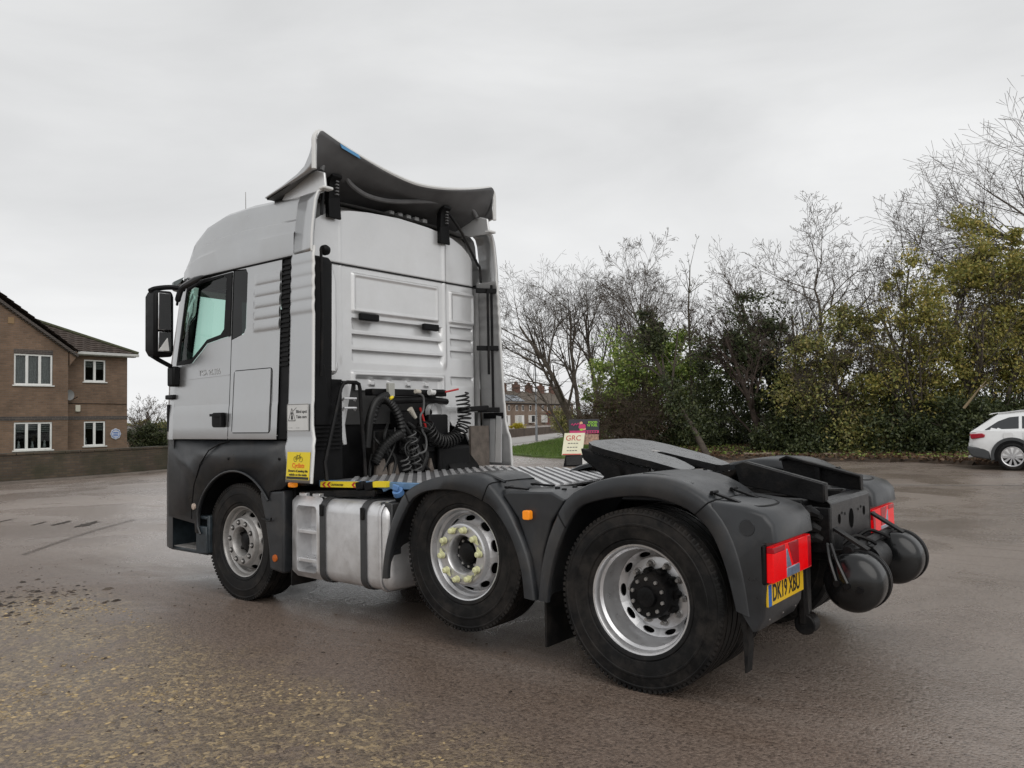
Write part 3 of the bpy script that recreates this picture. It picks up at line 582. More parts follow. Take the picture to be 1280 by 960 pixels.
# ---- rear wall of the cab: pressed sheet ---------------------------
def bump_rect(y, z, y0, y1, z0, z1, e=0.012):
    return smooth01((y-y0)/e)*smooth01((y1-y)/e)*smooth01((z-z0)/e)*smooth01((z1-z)/e)
LOUV = [(2.325,2.435,0.575,-0.565),(2.185,2.295,0.58,-0.57),(2.045,2.155,0.58,-0.575)]
LOUR = [(2.375,2.455),(2.255,2.335),(2.135,2.215),(1.86,1.955)]
def wall_d(y, z):
    d = 0.0
    b1 = bump_rect(y,z,-0.515,0.582,2.475,2.838,0.02); b1i = bump_rect(y,z,-0.488,0.555,2.50,2.812,0.02); d += 0.022*b1 - 0.012*b1i
    b2 = bump_rect(y,z,-1.045,-0.665,2.48,2.815,0.02); b2i = bump_rect(y,z,-1.02,-0.69,2.505,2.79,0.02); d += 0.022*b2 - 0.012*b2i
    for z0, z1, ya, yb in LOUV:
        m = smooth01((ya-y)/0.02)*smooth01((y-yb)/0.02)
        if z0 < z < z1: d -= 0.045*m*((z-z0)/(z1-z0))**0.8
    for z0, z1 in LOUR:
        m = smooth01((-0.685-y)/0.02)*smooth01((y+1.045)/0.02)
        if z0 < z < z1: d -= 0.030*m*((z-z0)/(z1-z0))**0.8
    d += 0.016*smooth01(1-abs(y+0.60)/0.035)*smooth01((z-2.0)/0.1)              # vertical bead
    d += 0.008*smooth01(1-abs(y-0.70)/0.02)*smooth01((z-2.0)/0.1)
    # arched rim over the engine opening
    rim = bump_rect(y,z,-0.60,0.60,1.5,1.975,0.03); rim2 = bump_rect(y,z,-0.555,0.555,1.4,1.935,0.03); d += 0.02*rim-0.05*rim2
    for t in (0.33,0.11,-0.12,-0.36): d += 0.02*bump_rect(y,z,t-0.035,t+0.035,1.84,1.90,0.012)
    d -= 0.014*smooth01(1-abs(z-2.885)/0.012)
    d -= 0.10*smooth01((abs(y)-0.98)/0.16)**2                                    # rounded corners
    return d
def wall_skip(y, z):
    if -0.50 < y < 0.55 and z < 1.80: return True
    if y >= 0.55 and z < 1.88: return True
    if y <= -0.50 and z < 1.60 + 0.0: return True
    return False
ys = list(np.linspace(-1.14,1.14,200)); zs = sorted(set(list(np.linspace(1.45,3.415,230)) + [z for L_ in LOUV for z in (L_[1]-0.001,L_[1]+0.001)] + [z for L_ in LOUR for z in (L_[1]-0.001,L_[1]+0.001)]))
m = MB(); 
def wall_w(z): return interp(z, [1.4,2.88,3.0,3.13,3.22,3.29,3.345,3.375,3.40,3.415], [1.13,1.13,1.105,1.045,0.97,0.87,0.73,0.58,0.36,0.02])/1.13
m.grid(lambda y, z: (3.15-wall_d(y*wall_w(z),z), y*wall_w(z), z), ys, zs, skip=wall_skip); wallr = m.build('rear_wall', silver2, truck, smooth=50)
m = MB(); m.box(3.142,3.149,-1.11,1.06,2.880,2.892); m.build('wall_seam', black_pl, wallr)
for y0, y1, z in ((0.29,0.505,2.448),(-0.485,-0.28,2.420)):
    MB().box(3.105,3.15,y0,y1,z-0.032,z+0.032).build('wall_vent', black_pl, wallr, bevel=0.012, seg=3)
MB().prism([(y,z) for x,y,z in rsec(3.17)] , 'x', 3.30, 3.31).build('roof_end_wall', mid_in, truck)
MB().box(3.16,3.33,1.095,1.135,1.41,2.88).build('corner_post', mid_in, truck, mir=True)
# lower right corner sheet below the wall and its beige liner
MB().box(3.10,3.14,-1.13,-0.52,1.60,1.66).build('wall_flange', silver2, truck, bevel=0.008)
m = MB(); m.prism([(-0.52,1.60),(-0.95,1.60),(-0.95,1.25),(-0.90,1.25),(-0.80,1.42),(-0.62,1.47)], 'x', 3.08, 3.10); m.build('corner_sheet', silver2, truck)
MB().box(3.05,3.08,-1.14,-0.86,1.05,1.46).build('corner_liner', rusty, truck)
MB().box(3.02,3.03,-0.72,-0.62,1.12,1.21).build('reflector_tag', white_s, truck)
# black intake column at the left corner, with grille below and hose plate
m = MB(); m.prism([(3.02,1.45),(3.13,1.45),(3.13,2.86),(3.09,2.90),(3.04,2.90),(3.0,2.85)], 'y', 0.90, 1.12); m.build('air_intake', black_pl, truck, bevel=0.02)
m = MB(); m.tube([(3.06,0.885,1.95),(3.06,0.875,2.3),(3.06,0.875,2.7),(3.08,0.90,2.84)], 0.045, 12); m.build('corner_column', silver2, truck)
m = MB(); m.sphere((3.07,0.86,1.99), 0.055, 14, 8, 0.8,1,1.3); m.build('column_foot', silver2, truck)
m = MB(); m.tube([(2.95,1.02,2.955),(2.95,1.06,2.93),(2.95,1.05,2.4),(2.95,1.07,1.9)], 0.013, 7); m.build('deflector_stay', black_mt, truck)
m = MB(); m.lathe([(0.035,-0.03),(0.045,0),(0.035,0.03),(0.001,0.035)], (2.95,1.02,2.93), 'y', 12); m.build('stay_knob', black_mt, truck)
m = MB()
ai = MB(); ai.box(3.02,3.12,0.80,1.17,1.02,1.88); gr = ai.build('intake_grille', black_pl, truck)
for i in range(9):
    z = 1.30+i*0.035; MB().box(2.995,3.02,0.82,1.14,z,z+0.016).build('grille_slat', black_pl, gr)
MB().prism([(0.84,1.50),(1.10,1.50),(1.10,2.0),(1.0,2.0),(0.96,1.72)], 'x', 2.99, 3.015).build('intake_flap', black_pl, truck, bevel=0.006)
for a, b in (((3.06,0.74,1.40),(3.06,0.74,1.86)),):
    m = MB(); m.prism([(0.66,1.86),(0.83,1.86),(0.83,1.60),(0.80,1.45),(0.76,1.33),(0.72,1.33),(0.74,1.50)], 'x', 3.05, 3.09); m.build('cab_mount_bracket', silver2, truck, bevel=0.008)
for z in (1.70,1.62):
    m = MB(); m.tube([(2.99,0.82,z),(2.97,0.82,z+0.02),(2.97,0.69,z+0.02),(2.99,0.69,z)], 0.010, 6); m.build('bracket_rung', alu, truck)
m = MB(); m.tube([(2.90,1.06,1.06),(2.93,1.055,1.20),(2.96,0.86,1.80),(2.96,0.83,1.845),(2.96,0.79,1.855),(2.96,0.70,1.855),(2.96,0.665,1.84),(2.96,0.655,1.80),(2.94,0.62,1.05)], 0.017, 8); m.build('grab_handle', black_mt, truck)
# right-hand deflector stays and clamps seen from inside
for yy, z0, z1 in ((-1.06,1.98,2.86),(-1.12,1.62,2.90)):
    m = MB(); m.tube([(2.97,yy,z0),(2.97,yy,z1)], 0.014, 7); m.build('deflector_stay', black_mt, truck)
for z in (2.84,2.25,1.62):
    MB().beam((3.06,-0.98,z),(2.93,-1.17,z),0.03,0.05).build('stay_clamp', black_pl, truck, bevel=0.006)
MB().beam((2.97,-0.60,1.62),(2.97,-1.02,1.64),0.06,0.05).build('stay_bracket', black_pl, truck, bevel=0.01)
for i in range(3):
    m = MB(); m.prism([(3.19-0.09*i,1.08),(3.115-0.09*i,1.08),(3.10-0.09*i,1.55),(3.165-0.09*i,1.56)], 'y', -1.225+0.012*i, -1.205+0.012*i); m.build('deflector_inner_rib', silver2, truck)
MB().box(2.90,3.16,-1.20,-1.185,1.53,1.59).build('deflector_band', black_pl, truck)
# ---- engine bay behind the cab ------------------------------------
MB().box(3.22,3.26,-0.85,1.12,0.55,1.86).build('engine_bulkhead', black_pl, truck)
m = MB(); m.box(3.06,3.22,-0.42,0.42,1.0,1.45); m.box(3.08,3.2,-0.5,0.1,1.45,1.62); m.box(3.02,3.16,-0.32,0.14,1.22,1.40); m.build('engine_block', black_mt, truck, bevel=0.02)
m = MB(); m.box(3.00,3.10,-0.46,0.48,1.75,1.81); m.box(2.985,3.0,-0.40,-0.05,1.77,1.80); m.build('coupling_rail', black_mt, truck, bevel=0.01)
m = MB(); m.tube([(3.02,-0.48,1.70),(3.02,-0.20,1.72),(3.02,0.40,1.70)], 0.03, 8); m.build('pipe', black_mt, truck)
def coil(a, b, R, turns, r, name, mt, n=14, sag=(0,0,0), mids=None):
    pts = spline([a]+(mids or [])+[b], 12); out = []; N = int(turns*n)
    L = len(pts)-1; acc = [0.0]
    for k in range(L): acc.append(acc[-1]+(pts[k+1]-pts[k]).length)
    for i in range(N+1):
        t = float(np.interp(i/N*acc[-1], acc, range(L+1))); k = min(int(t), L-1); p = pts[k].lerp(pts[k+1], t-k); tg = (pts[k+1]-pts[k]).normalized()
        u = tg.cross(Vector((1,0.2,0.1))); u.normalize(); w = tg.cross(u); an = 2*PI*i/n
        out.append(p+(u*math.cos(an)+w*math.sin(an))*R)
    return MB().tube(out, r, 5).build(name, mt, truck)
coil((2.93,-0.60,1.78),(2.93,-0.05,1.42),0.062,26,0.0085,'air_coil',hose_m,12,mids=[(2.93,-0.63,1.52),(2.93,-0.52,1.37),(2.93,-0.35,1.32),(2.93,-0.20,1.37),(2.93,-0.10,1.48)])
m = MB(); m.tube(spline([(2.95,-0.38,1.79),(2.95,-0.45,1.80),(2.95,-0.57,1.82)],5), 0.010, 6); m.build('air_line', red_hose, truck)
m = MB(); m.tube([(2.95,-0.20,1.79),(2.95,-0.36,1.79)], 0.024, 10); m.build('coupling_head', black_pl, truck)
m = MB(); m.tube([(2.95,-0.17,1.785),(2.95,-0.235,1.785)], 0.028, 10); m.build('coupling_head', white_edge, truck)
m = MB(); m.tube([(2.96,-0.06,1.64),(2.96,-0.13,1.46)], 0.011, 6); m.build('air_line', red_hose, truck)
m = MB(); m.lathe([(0.085,-0.03),(0.085,0.03),(0.03,0.05)], (3.02,-0.30,1.60), 'x', 20); m.build('valve_body', silver2, truck)
MB().prism([(-0.34,1.72),(-0.46,1.70),(-0.58,1.60),(-0.56,1.40),(-0.42,1.40),(-0.36,1.52)], 'x', 3.06, 3.10).build('bracket_plate', silver2, truck, bevel=0.01)
# corrugated intake hose
def corr(path, R, name, mt, k=8):
    pts = spline(path, 10); rs = [R*(1.0+0.12*(1 if i % 2 else -1)) for i in range(len(pts))]
    return MB().tube(pts, rs, 12).build(name, mt, truck)
corr([(3.0,0.50,1.50),(2.98,0.46,1.66),(2.97,0.38,1.72),(2.96,0.28,1.66),(2.95,0.20,1.52),(2.95,0.18,1.36)], 0.036, 'corrugated_hose', hose_m)
m = MB(); m.tube(spline([(3.0,0.55,1.30),(2.99,0.52,1.55),(2.98,0.45,1.70),(2.97,0.33,1.75)],6), 0.036, 10); m.build('hose', hose_m, truck)
corr([(2.96,0.50,1.16),(2.95,0.42,1.28),(2.94,0.30,1.37),(2.94,0.20,1.41)], 0.040, 'corrugated_hose', hose_m)
coil((2.92,0.10,1.42),(2.92,0.02,1.06),0.045,6,0.006,'electric_coil',grey_hose,12)
coil((2.91,0.20,1.20),(2.91,0.14,1.04),0.04,4,0.006,'electric_coil',grey_hose,12)
m = MB(); m.tube(spline([(2.93,0.02,1.78),(2.92,-0.06,1.74),(2.92,-0.06,1.62),(2.92,-0.02,1.56),(2.92,-0.04,1.44),(2.92,-0.09,1.36),(2.92,-0.08,1.25),(2.92,0.04,1.22)],6), 0.010, 6); m.build('electric_cable', grey_hose, truck)
m = MB(); m.tube([(2.93,0.10,1.63),(2.93,0.03,1.55)], [0.028,0.016], 10); m.build('cable_plug', mat('plug_plastic',(0.45,0.42,0.36),0.5), truck)
m = MB(); m.tube([(2.93,0.03,1.79),(2.93,-0.03,1.785)], 0.020, 10); m.build('cable_plug', MATS['plug_plastic'], truck)
MB().box(2.95,2.99,0.26,0.33,1.74,1.86).build('junction_box', mat('junction_grey',(0.35,0.35,0.32),0.5), truck, bevel=0.006)
m = MB(); m.tube([(2.94,0.30,1.735),(2.93,0.34,1.72)], 0.014, 8); m.build('yellow_clip', yellow, truck)
for cx, cz, R in ((0.10,1.26,0.085),(0.09,1.25,0.065),(0.11,1.27,0.045)):
    m = MB(); m.tube([(2.91+0.01*math.sin(3*a),cx+R*math.cos(a),cz+R*math.sin(a)) for a in [2*PI*i/20 for i in range(21)]], 0.009, 6); m.build('coiled_hose', hose_m, truck)
for k in range(14):
    y0, z0 = random.uniform(-0.2,0.5), random.uniform(1.2,1.7); y1, z1 = y0+random.uniform(-0.3,0.25), z0-random.uniform(0.1,0.5)
    m = MB(); m.tube(spline([(3.02,y0,z0),(2.98,(y0+y1)/2+random.uniform(-0.1,0.1),(z0+z1)/2+0.03),(3.0,y1,z1)],6), random.choice((0.010,0.014,0.02)), 6); m.build('hose', hose_m, truck)
for y0,y1,z0,z1 in ((0.30,0.46,1.02,1.20),(0.16,0.30,1.02,1.17),(-0.28,-0.20,1.03,1.18)):
    MB().prism([(y0,z0),(y1,z0),(y1-0.02,z1-0.03),(y0+0.05,z1)], 'x', 2.99, 3.03).build('engine_bracket', rusty, truck, bevel=0.01)
MB().box(2.98,3.04,-0.46,-0.20,1.28,1.58).build('control_box', black_pl, truck, bevel=0.02)
# inner wing of the right front wheel
ar = arc(3.6, 0.55, 0.80, 100, 175, 10)
m = MB(); m.loft([[(x-0.05,-0.45,z) for x,z in ar],[(x-0.05,-0.85,z) for x,z in ar]], False, False); m.build('inner_wing', black_pl, truck, solid=0.02)
MB().box(2.98,3.05,-0.78,-0.34,1.02,1.28).build('air_filter_box', black_pl, truck, bevel=0.04, seg=3)

# ---- chassis ------------------------------------------------------
for s in (1,-1):
    m = MB(); y0, y1 = s*0.30, s*0.385
    m.box(-0.80,4.9,s*0.377,s*0.385,0.70,0.97); m.box(-0.80,4.9,min(y0,s*0.377),max(y0,s*0.377),0.962,0.97); m.box(-0.80,4.9,min(y0,s*0.377),max(y0,s*0.377),0.70,0.708); fr = m.build('frame_rail', black_mt, truck)
    for i in range(11):
        b = MB(); b.lathe([(0.016,0),(0.016,0.012),(0.001,0.014)], (-0.7+i*0.17, s*0.385, 0.90 if i % 2 else 0.80), 'y', 6)
        (b if s > 0 else b).build('frame_bolt', black_mt, fr)
for x in (-0.35,0.62,1.9,2.7): MB().box(x-0.05,x+0.05,-0.375,0.375,0.72,0.93).build('crossmember', black_mt, truck, bevel=0.01)
m = MB(); m.lathe([(0.001,-0.9),(0.07,-0.9),(0.08,-0.35),(0.20,-0.14),(0.22,0),(0.20,0.14),(0.08,0.35),(0.07,0.9),(0.001,0.9)], (0,0,0.505), 'y', 24); m.build('drive_axle', black_mt, truck)
m = MB(); m.lathe([(0.001,-0.95),(0.06,-0.95),(0.06,0.95),(0.001,0.95)], (1.35,0,0.6), 'y', 16); m.build('lift_axle', black_mt, truck)
m = MB(); m.lathe([(0.001,-0.95),(0.06,-0.95),(0.06,0.95),(0.001,0.95)], (3.95,0,0.5), 'y', 16); m.build('front_axle', black_mt, truck)
m = MB(); m.tube([(3.0,0,0.72),(0.2,0,0.55)], 0.06, 12); m.build('propshaft', black_mt, truck)
for s in (1,-1):
    for x in (-0.42,0.42):
        m = MB(); m.lathe([(0.11,0),(0.14,0.04),(0.12,0.09),(0.14,0.14),(0.12,0.19),(0.13,0.23),(0.08,0.25),(0.001,0.25)], (x,s*0.52,0.62), 'z', 20); m.build('air_bellows', rubber, truck)
    m = MB(); m.prism([(-0.55,0.52),(0.55,0.52),(0.55,0.60),(0.2,0.64),(-0.2,0.64),(-0.55,0.60)], 'y', s*0.47, s*0.57); m.build('trailing_arm', black_mt, truck, bevel=0.01)
    m = MB(); m.box(1.9,3.05,s*0.40,s*0.68,0.42,0.93); m.build('battery_carrier', black_mt, truck, bevel=0.03)
MB().box(0.72,1.95,-0.34,0.34,0.55,0.90).build('under_shade_pan', black_mt, truck, bevel=0.05)  # box added between the rails to keep the underside in shadow
# mudguards: section swept along the arch
def mudguard(s, inner, outer, y_in, parts, name):
    n = 40
    def res(P):
        P = spline([(x,0,z) for x,z in P], 8); L = [0]
        for a, b in zip(P, P[1:]): L.append(L[-1]+(b-a).length)
        return [(float(np.interp(t*L[-1]/n, L, [p.x for p in P])), float(np.interp(t*L[-1]/n, L, [p.z for p in P]))) for t in range(n+1)]
    I, O = res(inner), res(outer); g = []
    for k in range(n+1):
        (xi,zi),(xo,zo) = I[k], O[k]
        def at_(t, y): return (xi+(xo-xi)*t, s*y, zi+(zo-zi)*t)
        g.append([at_(-0.02,1.200),at_(0.0,1.220),at_(0.06,1.227),at_(0.78,1.228),at_(0.92,1.220),at_(1.0,1.196),at_(1.02,1.150),at_(1.03,1.05),at_(1.03,0.9),at_(1.0,y_in+0.02),at_(0.85,y_in),at_(0.5,y_in),at_(0.78,y_in+0.03),at_(0.80,1.05),at_(0.70,1.16),at_(0.3,1.19)])
    objs = []
    for a, b in parts:
        m = MB(); m.loft(g[a:b+1], True, True); objs.append(m.build(name, grey_pl, truck, smooth=50))
    for k in (parts[0][1], parts[1][1]):
        MB().tube([(p[0],p[1]*1.0005,p[2]+0.001) for p in g[k][1:10]], 0.0045, 5).build('panel_gap', black_pl, objs[1])
    return objs
mid_in = [(2.022,0.403),(2.011,0.512),(1.935,0.735),(1.80,0.944),(1.69,1.018),(1.56,1.050),(1.40,1.058),(1.25,1.042),(1.13,1.003),(1.05,0.965),(0.96,0.880),(0.875,0.75),(0.817,0.582),(0.798,0.42)]
mid_out = [(2.085,0.398),(2.068,0.549),(2.01,0.745),(1.88,0.985),(1.75,1.075),(1.60,1.125),(1.43,1.155),(1.25,1.165),(1.10,1.135),(1.00,1.05),(0.91,0.95),(0.82,0.80),(0.75,0.636),(0.712,0.413)]
rear_in = [(0.617,0.413),(0.593,0.575),(0.519,0.788),(0.40,0.977),(0.268,1.039),(0.089,1.073),(-0.081,1.081),(-0.227,1.056),(-0.351,1.005),(-0.453,0.902),(-0.522,0.736),(-0.573,0.524)]
rear_out = [(0.695,0.42),(0.668,0.616),(0.60,0.83),(0.48,1.035),(0.34,1.125),(0.15,1.180),(-0.05,1.196),(-0.22,1.180),(-0.37,1.12),(-0.49,1.03),(-0.57,0.90),(-0.625,0.72),(-0.655,0.50)]
for s in (1,-1):
    mg = mudguard(s, mid_in, mid_out, 0.72, ((0,12),(12,26),(26,40)), 'mudguard')
    rg = mudguard(s, rear_in, rear_out, 0.60, ((0,10),(10,29),(29,40)), 'mudguard')
    # raised swage on the crowns
    for x0, x1, zt, po in ((1.02,1.32,1.168,mg[1]), (-0.30,0.02,1.198,rg[1])):
        m = MB(); m.tube(spline([(x1,s*1.08,zt-0.006),((x0+x1)/2,s*1.10,zt-0.012),(x0,s*1.11,zt-0.05)],6), 0.012, 6); m.build('swage', grey_pl, po)
    # link panel between the mudguards, with hinges
    m = MB(); m.prism([(0.985,1.045),(0.93,1.065),(0.60,1.075),(0.50,1.03),(0.60,0.90),(0.67,0.70),(0.69,0.43),(0.715,0.43),(0.76,0.66),(0.86,0.90)], 'y', s*0.72, s*1.19); lp = m.build('link_panel', grey_pl, truck, bevel=0.02, seg=3)
    for x, y in ((0.93,1.12),(0.93,0.84)):
        m = MB(); m.beam((x+0.08,s*y,1.085),(x-0.10,s*y,1.078),0.03,0.012); m.lathe([(0.009,-0.035),(0.009,0.035)], (x+0.05,s*y,1.085), 'y', 8, True); m.build('hinge', black_pl, lp)
    for x, y in ((0.72,0.95),(0.66,0.84),(0.62,1.02)):
        m = MB(); m.lathe([(0.018,0),(0.016,0.012),(0.001,0.014)], (x,s*y,1.072), 'z', 12); m.build('panel_stud', black_pl, lp)
    m = MB(); m.prism(rrect(0.742,0.796,0.90,0.957,0.012,3), 'y', s*1.19, s*1.228); m.build('side_lamp', amber, truck, bevel=0.004)
    # rear light box
    m = MB()
    prof = [(-0.46,1.055),(-0.62,1.035),(-0.72,1.005),(-0.765,0.955),(-0.775,0.885),(-0.72,0.88),(-0.715,0.66),(-0.70,0.50),(-0.66,0.43),(-0.60,0.52),(-0.55,0.75),(-0.48,0.95)]
    rings = []
    for y, k in ((1.222,0.0),(1.215,0.012),(1.19,0.02),(1.0,0.022),(0.68,0.022),(0.645,0.01),(0.635,-0.01)):
        rings.append([(x-k*0.8*(1 if x < -0.6 else 0), s*y, z+k*(1 if z > 0.9 else 0)) for x, z in prof])
    m.loft(rings, True, True); rb = m.build('rear_light_box', grey_pl, truck, smooth=45)
    m = MB(); m.tube(spline([(-0.50,s*1.12,1.065),(-0.66,s*1.10,1.045),(-0.67,s*0.84,1.045),(-0.52,s*0.80,1.07)],5), 0.008, 6); m.build('lid_groove', black_pl, rb)
    for y in (1.10,0.84):
        m = MB(); m.beam((-0.40,s*y,1.112),(-0.56,s*y,1.062),0.03,0.012); m.lathe([(0.009,-0.035),(0.009,0.035)], (-0.42,s*y,1.112), 'y', 8, True); m.build('hinge', black_pl, rb)
    m = MB(); m.lathe([(0.042,0),(0.040,0.004),(0.001,0.005)], (-0.645,s*1.222,0.95), 'y', 20); m.build('blank_cap', grey_pl, rb)
    # tail lamp
    m = MB(); m.box(-0.735,-0.705,s*0.625,s*1.222,0.668,0.872); tl = m.build('tail_lamp', black_pl, truck, bevel=0.01)
    def seg_(y0, y1, z0, z1, mt, nm, yt0=None, yt1=None, xr=-0.772):
        a = [(y0,z0),(y1,z0),(yt1 if yt1 is not None else y1,z1),(yt0 if yt0 is not None else y0,z1)]
        MB().prism([(s*y,z) for y, z in a], 'x', -0.735, xr).build(nm, mt, tl, bevel=0.005, seg=2)
    seg_(0.640,1.213,0.680,0.860,red_lens,'lamp_lens',yt0=0.648,yt1=1.205)
    seg_(1.045,1.208,0.826,0.857,red_dark,'lamp_lens',xr=-0.7745); seg_(0.842,0.925,0.735,0.857,red_dark,'lamp_lens',yt1=1.0,xr=-0.7745); seg_(0.645,0.700,0.684,0.856,red_dark,'lamp_lens',xr=-0.774)
    seg_(0.838,1.028,0.682,0.732,clear_lens,'lamp_lens',xr=-0.776); seg_(0.955,1.028,0.733,0.830,clear_lens,'lamp_lens',yt0=1.014,xr=-0.776)
    # mudflap with bristles
    m = MB(); m.box(-0.665,-0.645,s*0.66,s*1.20,0.12,0.47); 
    m = MB(); m.prism([(-0.56,0.52),(-0.60,0.50),(-0.615,0.34),(-0.60,0.20),(-0.59,0.20),(-0.585,0.40)], 'y', s*1.10, s*1.17); m.build('mudflap', rubber, truck)
    m = MB(); m.box(0.675,0.69,s*0.72,s*1.16,0.12,0.44); m.build('mudflap', rubber, truck, bevel=0.004)
    m = MB(); m.box(3.24,3.255,s*0.90,s*1.15,0.20,0.34); m.build('mudflap', rubber, truck, bevel=0.004)
    for i in range(3):
        b = MB(); bolt_mb(b, (-0.692,s*(1.10-0.19*i),0.475), 0.009, -0.012, axis='x'); b.build('flap_rivet', steel, rb)
# number plate
pl = MB().prism([(1.195,0.555),(0.675,0.555),(0.675,0.667),(1.195,0.667)], 'x', -0.722, -0.735).build('number_plate', plate_y, truck, bevel=0.002)
MB().prism([(1.193,0.557),(1.152,0.557),(1.152,0.665),(1.193,0.665)], 'x', -0.735, -0.7365).build('plate_band', blue_s, pl)
text('plate_lettering', 'DK19 XBU', 0.118, (-0.7355,1.140,0.613), (0,-1,0), (0,0,1), ink, pl, bold=0.0022, sx=0.74)
room_black = mat('hole_black',(0.002,0.002,0.002),0.9,spec=0.05)
# ---- rear end: crossbeam, ramps, tanks ------------------------------
m = MB(); m.prism([(-0.72,1.02),(-0.79,1.02),(-0.81,1.00),(-0.81,0.70),(-0.80,0.70),(-0.80,0.995),(-0.785,1.01),(-0.72,1.01)], 'y', -0.41, 0.385); cb = m.build('rear_crossbeam', mat('crossbeam_paint',(0.022,0.022,0.023),0.36,0,var=0.3,vscale=8,bump=0.1,bscale=100,rvar=0.1), truck, bevel=0.006)
for y, z, a, b in ((0.0,0.88,0.045,0.06),(0.24,0.90,0.022,0.03),(-0.28,0.90,0.022,0.03),(0.13,0.92,0.009,0.009),(0.19,0.93,0.009,0.009),(-0.15,0.92,0.009,0.009),(-0.21,0.93,0.009,0.009),(0.02,0.76,0.009,0.009)):
    m = MB(); m.loft([[(-0.8125,y+a*math.cos(2*PI*i/18)*r,z+b*math.sin(2*PI*i/18)*r) for i in range(18)] for r in (1.0,0.02)], True, False); m.build('beam_hole', room_black, cb)
MB().box(-0.81,-0.70,0.386,0.42,0.72,0.98).build('beam_end', black_mt, truck, bevel=0.006); MB().box(-0.81,-0.70,-0.44,-0.411,0.72,0.98).build('beam_end', black_mt, truck, bevel=0.006)
for s in (1,-1):
    y = s*0.40
    m = MB(); m.prism([(-0.24,1.215),(-0.30,1.235),(-0.78,1.115),(-0.775,1.005),(-0.27,1.095)], 'y', y-0.012, y+0.012); m.prism([(-0.25,1.218),(-0.30,1.238),(-0.78,1.118),(-0.782,1.100),(-0.30,1.218),(-0.25,1.20)], 'y', y-s*0.012, y-s*0.07)
    m.box(-0.782,-0.77,min(y-s*0.06,y),max(y-s*0.06,y),1.01,1.11); rp = m.build('trailer_ramp', black_mt, truck, bevel=0.005)
    MB().box(-0.52,-0.49,min(y-s*0.012,y-s*0.06),max(y-s*0.012,y-s*0.06),1.06,1.165).build('ramp_gusset', black_mt, rp)
    MB().box(-0.66,-0.30,s*0.38-0.06,s*0.38+0.06,0.97,1.02).build('ramp_foot', black_mt, truck, bevel=0.008)
def airtank(y0, y1, cx, cz, R, lab):
    L = y1-y0; m = MB(); prof = [(0.001,y0)]
    for i in range(1,7): a = i/6*PI/2; prof.append((R*math.sin(a), y0+0.075*(1-math.cos(a))))
    prof.append((R,y1-0.075))
    for i in range(5,-1,-1): a = i/6*PI/2; prof.append((max(0.001,R*math.sin(a)), y1-0.075*(1-math.cos(a))))
    m.lathe(prof, (cx,0,cz), 'y', 48); t = m.build('air_tank', mat('tank_gloss_%s' % lab,(0.007,0.0075,0.008),0.20,0,var=0.2,vscale=8,rvar=0.06), truck, smooth=60)
    for yy in (y0+0.075,y0+0.10):
        MB().lathe([(R,yy-0.010),(R+0.007,yy-0.007),(R+0.007,yy+0.007),(R,yy+0.010)], (cx,0,cz), 'y', 48).build('tank_strap', black_mt, t)
    return t
t1 = airtank(0.26,0.56,-0.945,0.58,0.162,'near'); t2 = airtank(-0.66,-0.36,-0.945,0.585,0.166,'far')
for k, (x, z) in enumerate(((-0.88,0.585),(-0.935,0.575),(-1.0,0.56))):
    m = MB(); m.tube([(x,0.53,z),(x,0.575,z)], 0.018, 8); m.build('tank_port', black_mt, t1)
for x0, x1 in ((-0.88,-0.80),(-0.935,-0.82)):
    m = MB(); m.tube(spline([(x1,0.45,0.78),((x0+x1)/2,0.54,0.70),(x0,0.565,0.59)],6), 0.010, 6); m.build('air_line', pipe_b, truck)
MB().box(-1.035,-0.985,-0.415,-0.410,0.66,0.70).build('tank_label', white_s, t2)
for y in (0.33,-0.50):
    m = MB(); m.beam((-0.80,y,0.86),(-0.99,y,0.745),0.07,0.014,(0,0,1)); m.beam((-0.80,y,0.72),(-0.95,y,0.74),0.05,0.02); m.build('tank_hanger', black_mt, truck)
m = MB(); m.tube([(-0.90,0.42,0.74),(-0.90,-0.65,0.745)], 0.03, 8); m.build('hanger_tube', black_mt, truck)
m = MB(); m.lathe([(0.001,-0.10),(0.09,-0.10),(0.10,-0.05),(0.10,0.2),(0.001,0.2)], (-0.90,-0.10,0.64), 'y', 24); m.build('brake_chamber', black_mt, truck)
for y in (0.18,-0.12): 
    m = MB(); m.tube(spline([(-0.80,y,0.74),(-0.86,y-0.05,0.79),(-0.93,y-0.10,0.765),(-0.96,y-0.13,0.74)],5), 0.012, 6); m.build('brake_pipe', black_mt, truck)
for y, z in ((0.46,0.92),(0.50,0.86),(0.47,0.80),(0.52,0.95)):
    m = MB(); m.tube([(-0.62,y+0.04,z),(-0.74,y,z+0.02),(-0.77,y-0.02,z)], [0.03,0.035,0.02], 8); m.build('line_coupling', black_mt, truck)
m = MB(); m.beam((-0.70,0.56,1.0),(-0.78,0.48,0.93),0.03,0.02); m.lathe([(0.045,-0.06),(0.045,0.06)], (-0.68,0.55,0.90), 'z', 16, True); m.build('coupling_socket', black_mt, truck)
m = MB(); m.tube([(-0.66,0.50,0.98),(-0.67,0.52,0.60),(-0.68,0.52,0.32)], 0.035, 8); m.build('hanging_strut', black_mt, truck)
m = MB(); m.lathe([(0.001,-0.05),(0.06,-0.05),(0.06,0.05),(0.001,0.05)], (-0.69,0.50,0.33), 'y', 18); m.box(-0.70,-0.66,0.44,0.56,0.33,0.66); m.build('strut_roller', black_mt, truck, bevel=0.008)
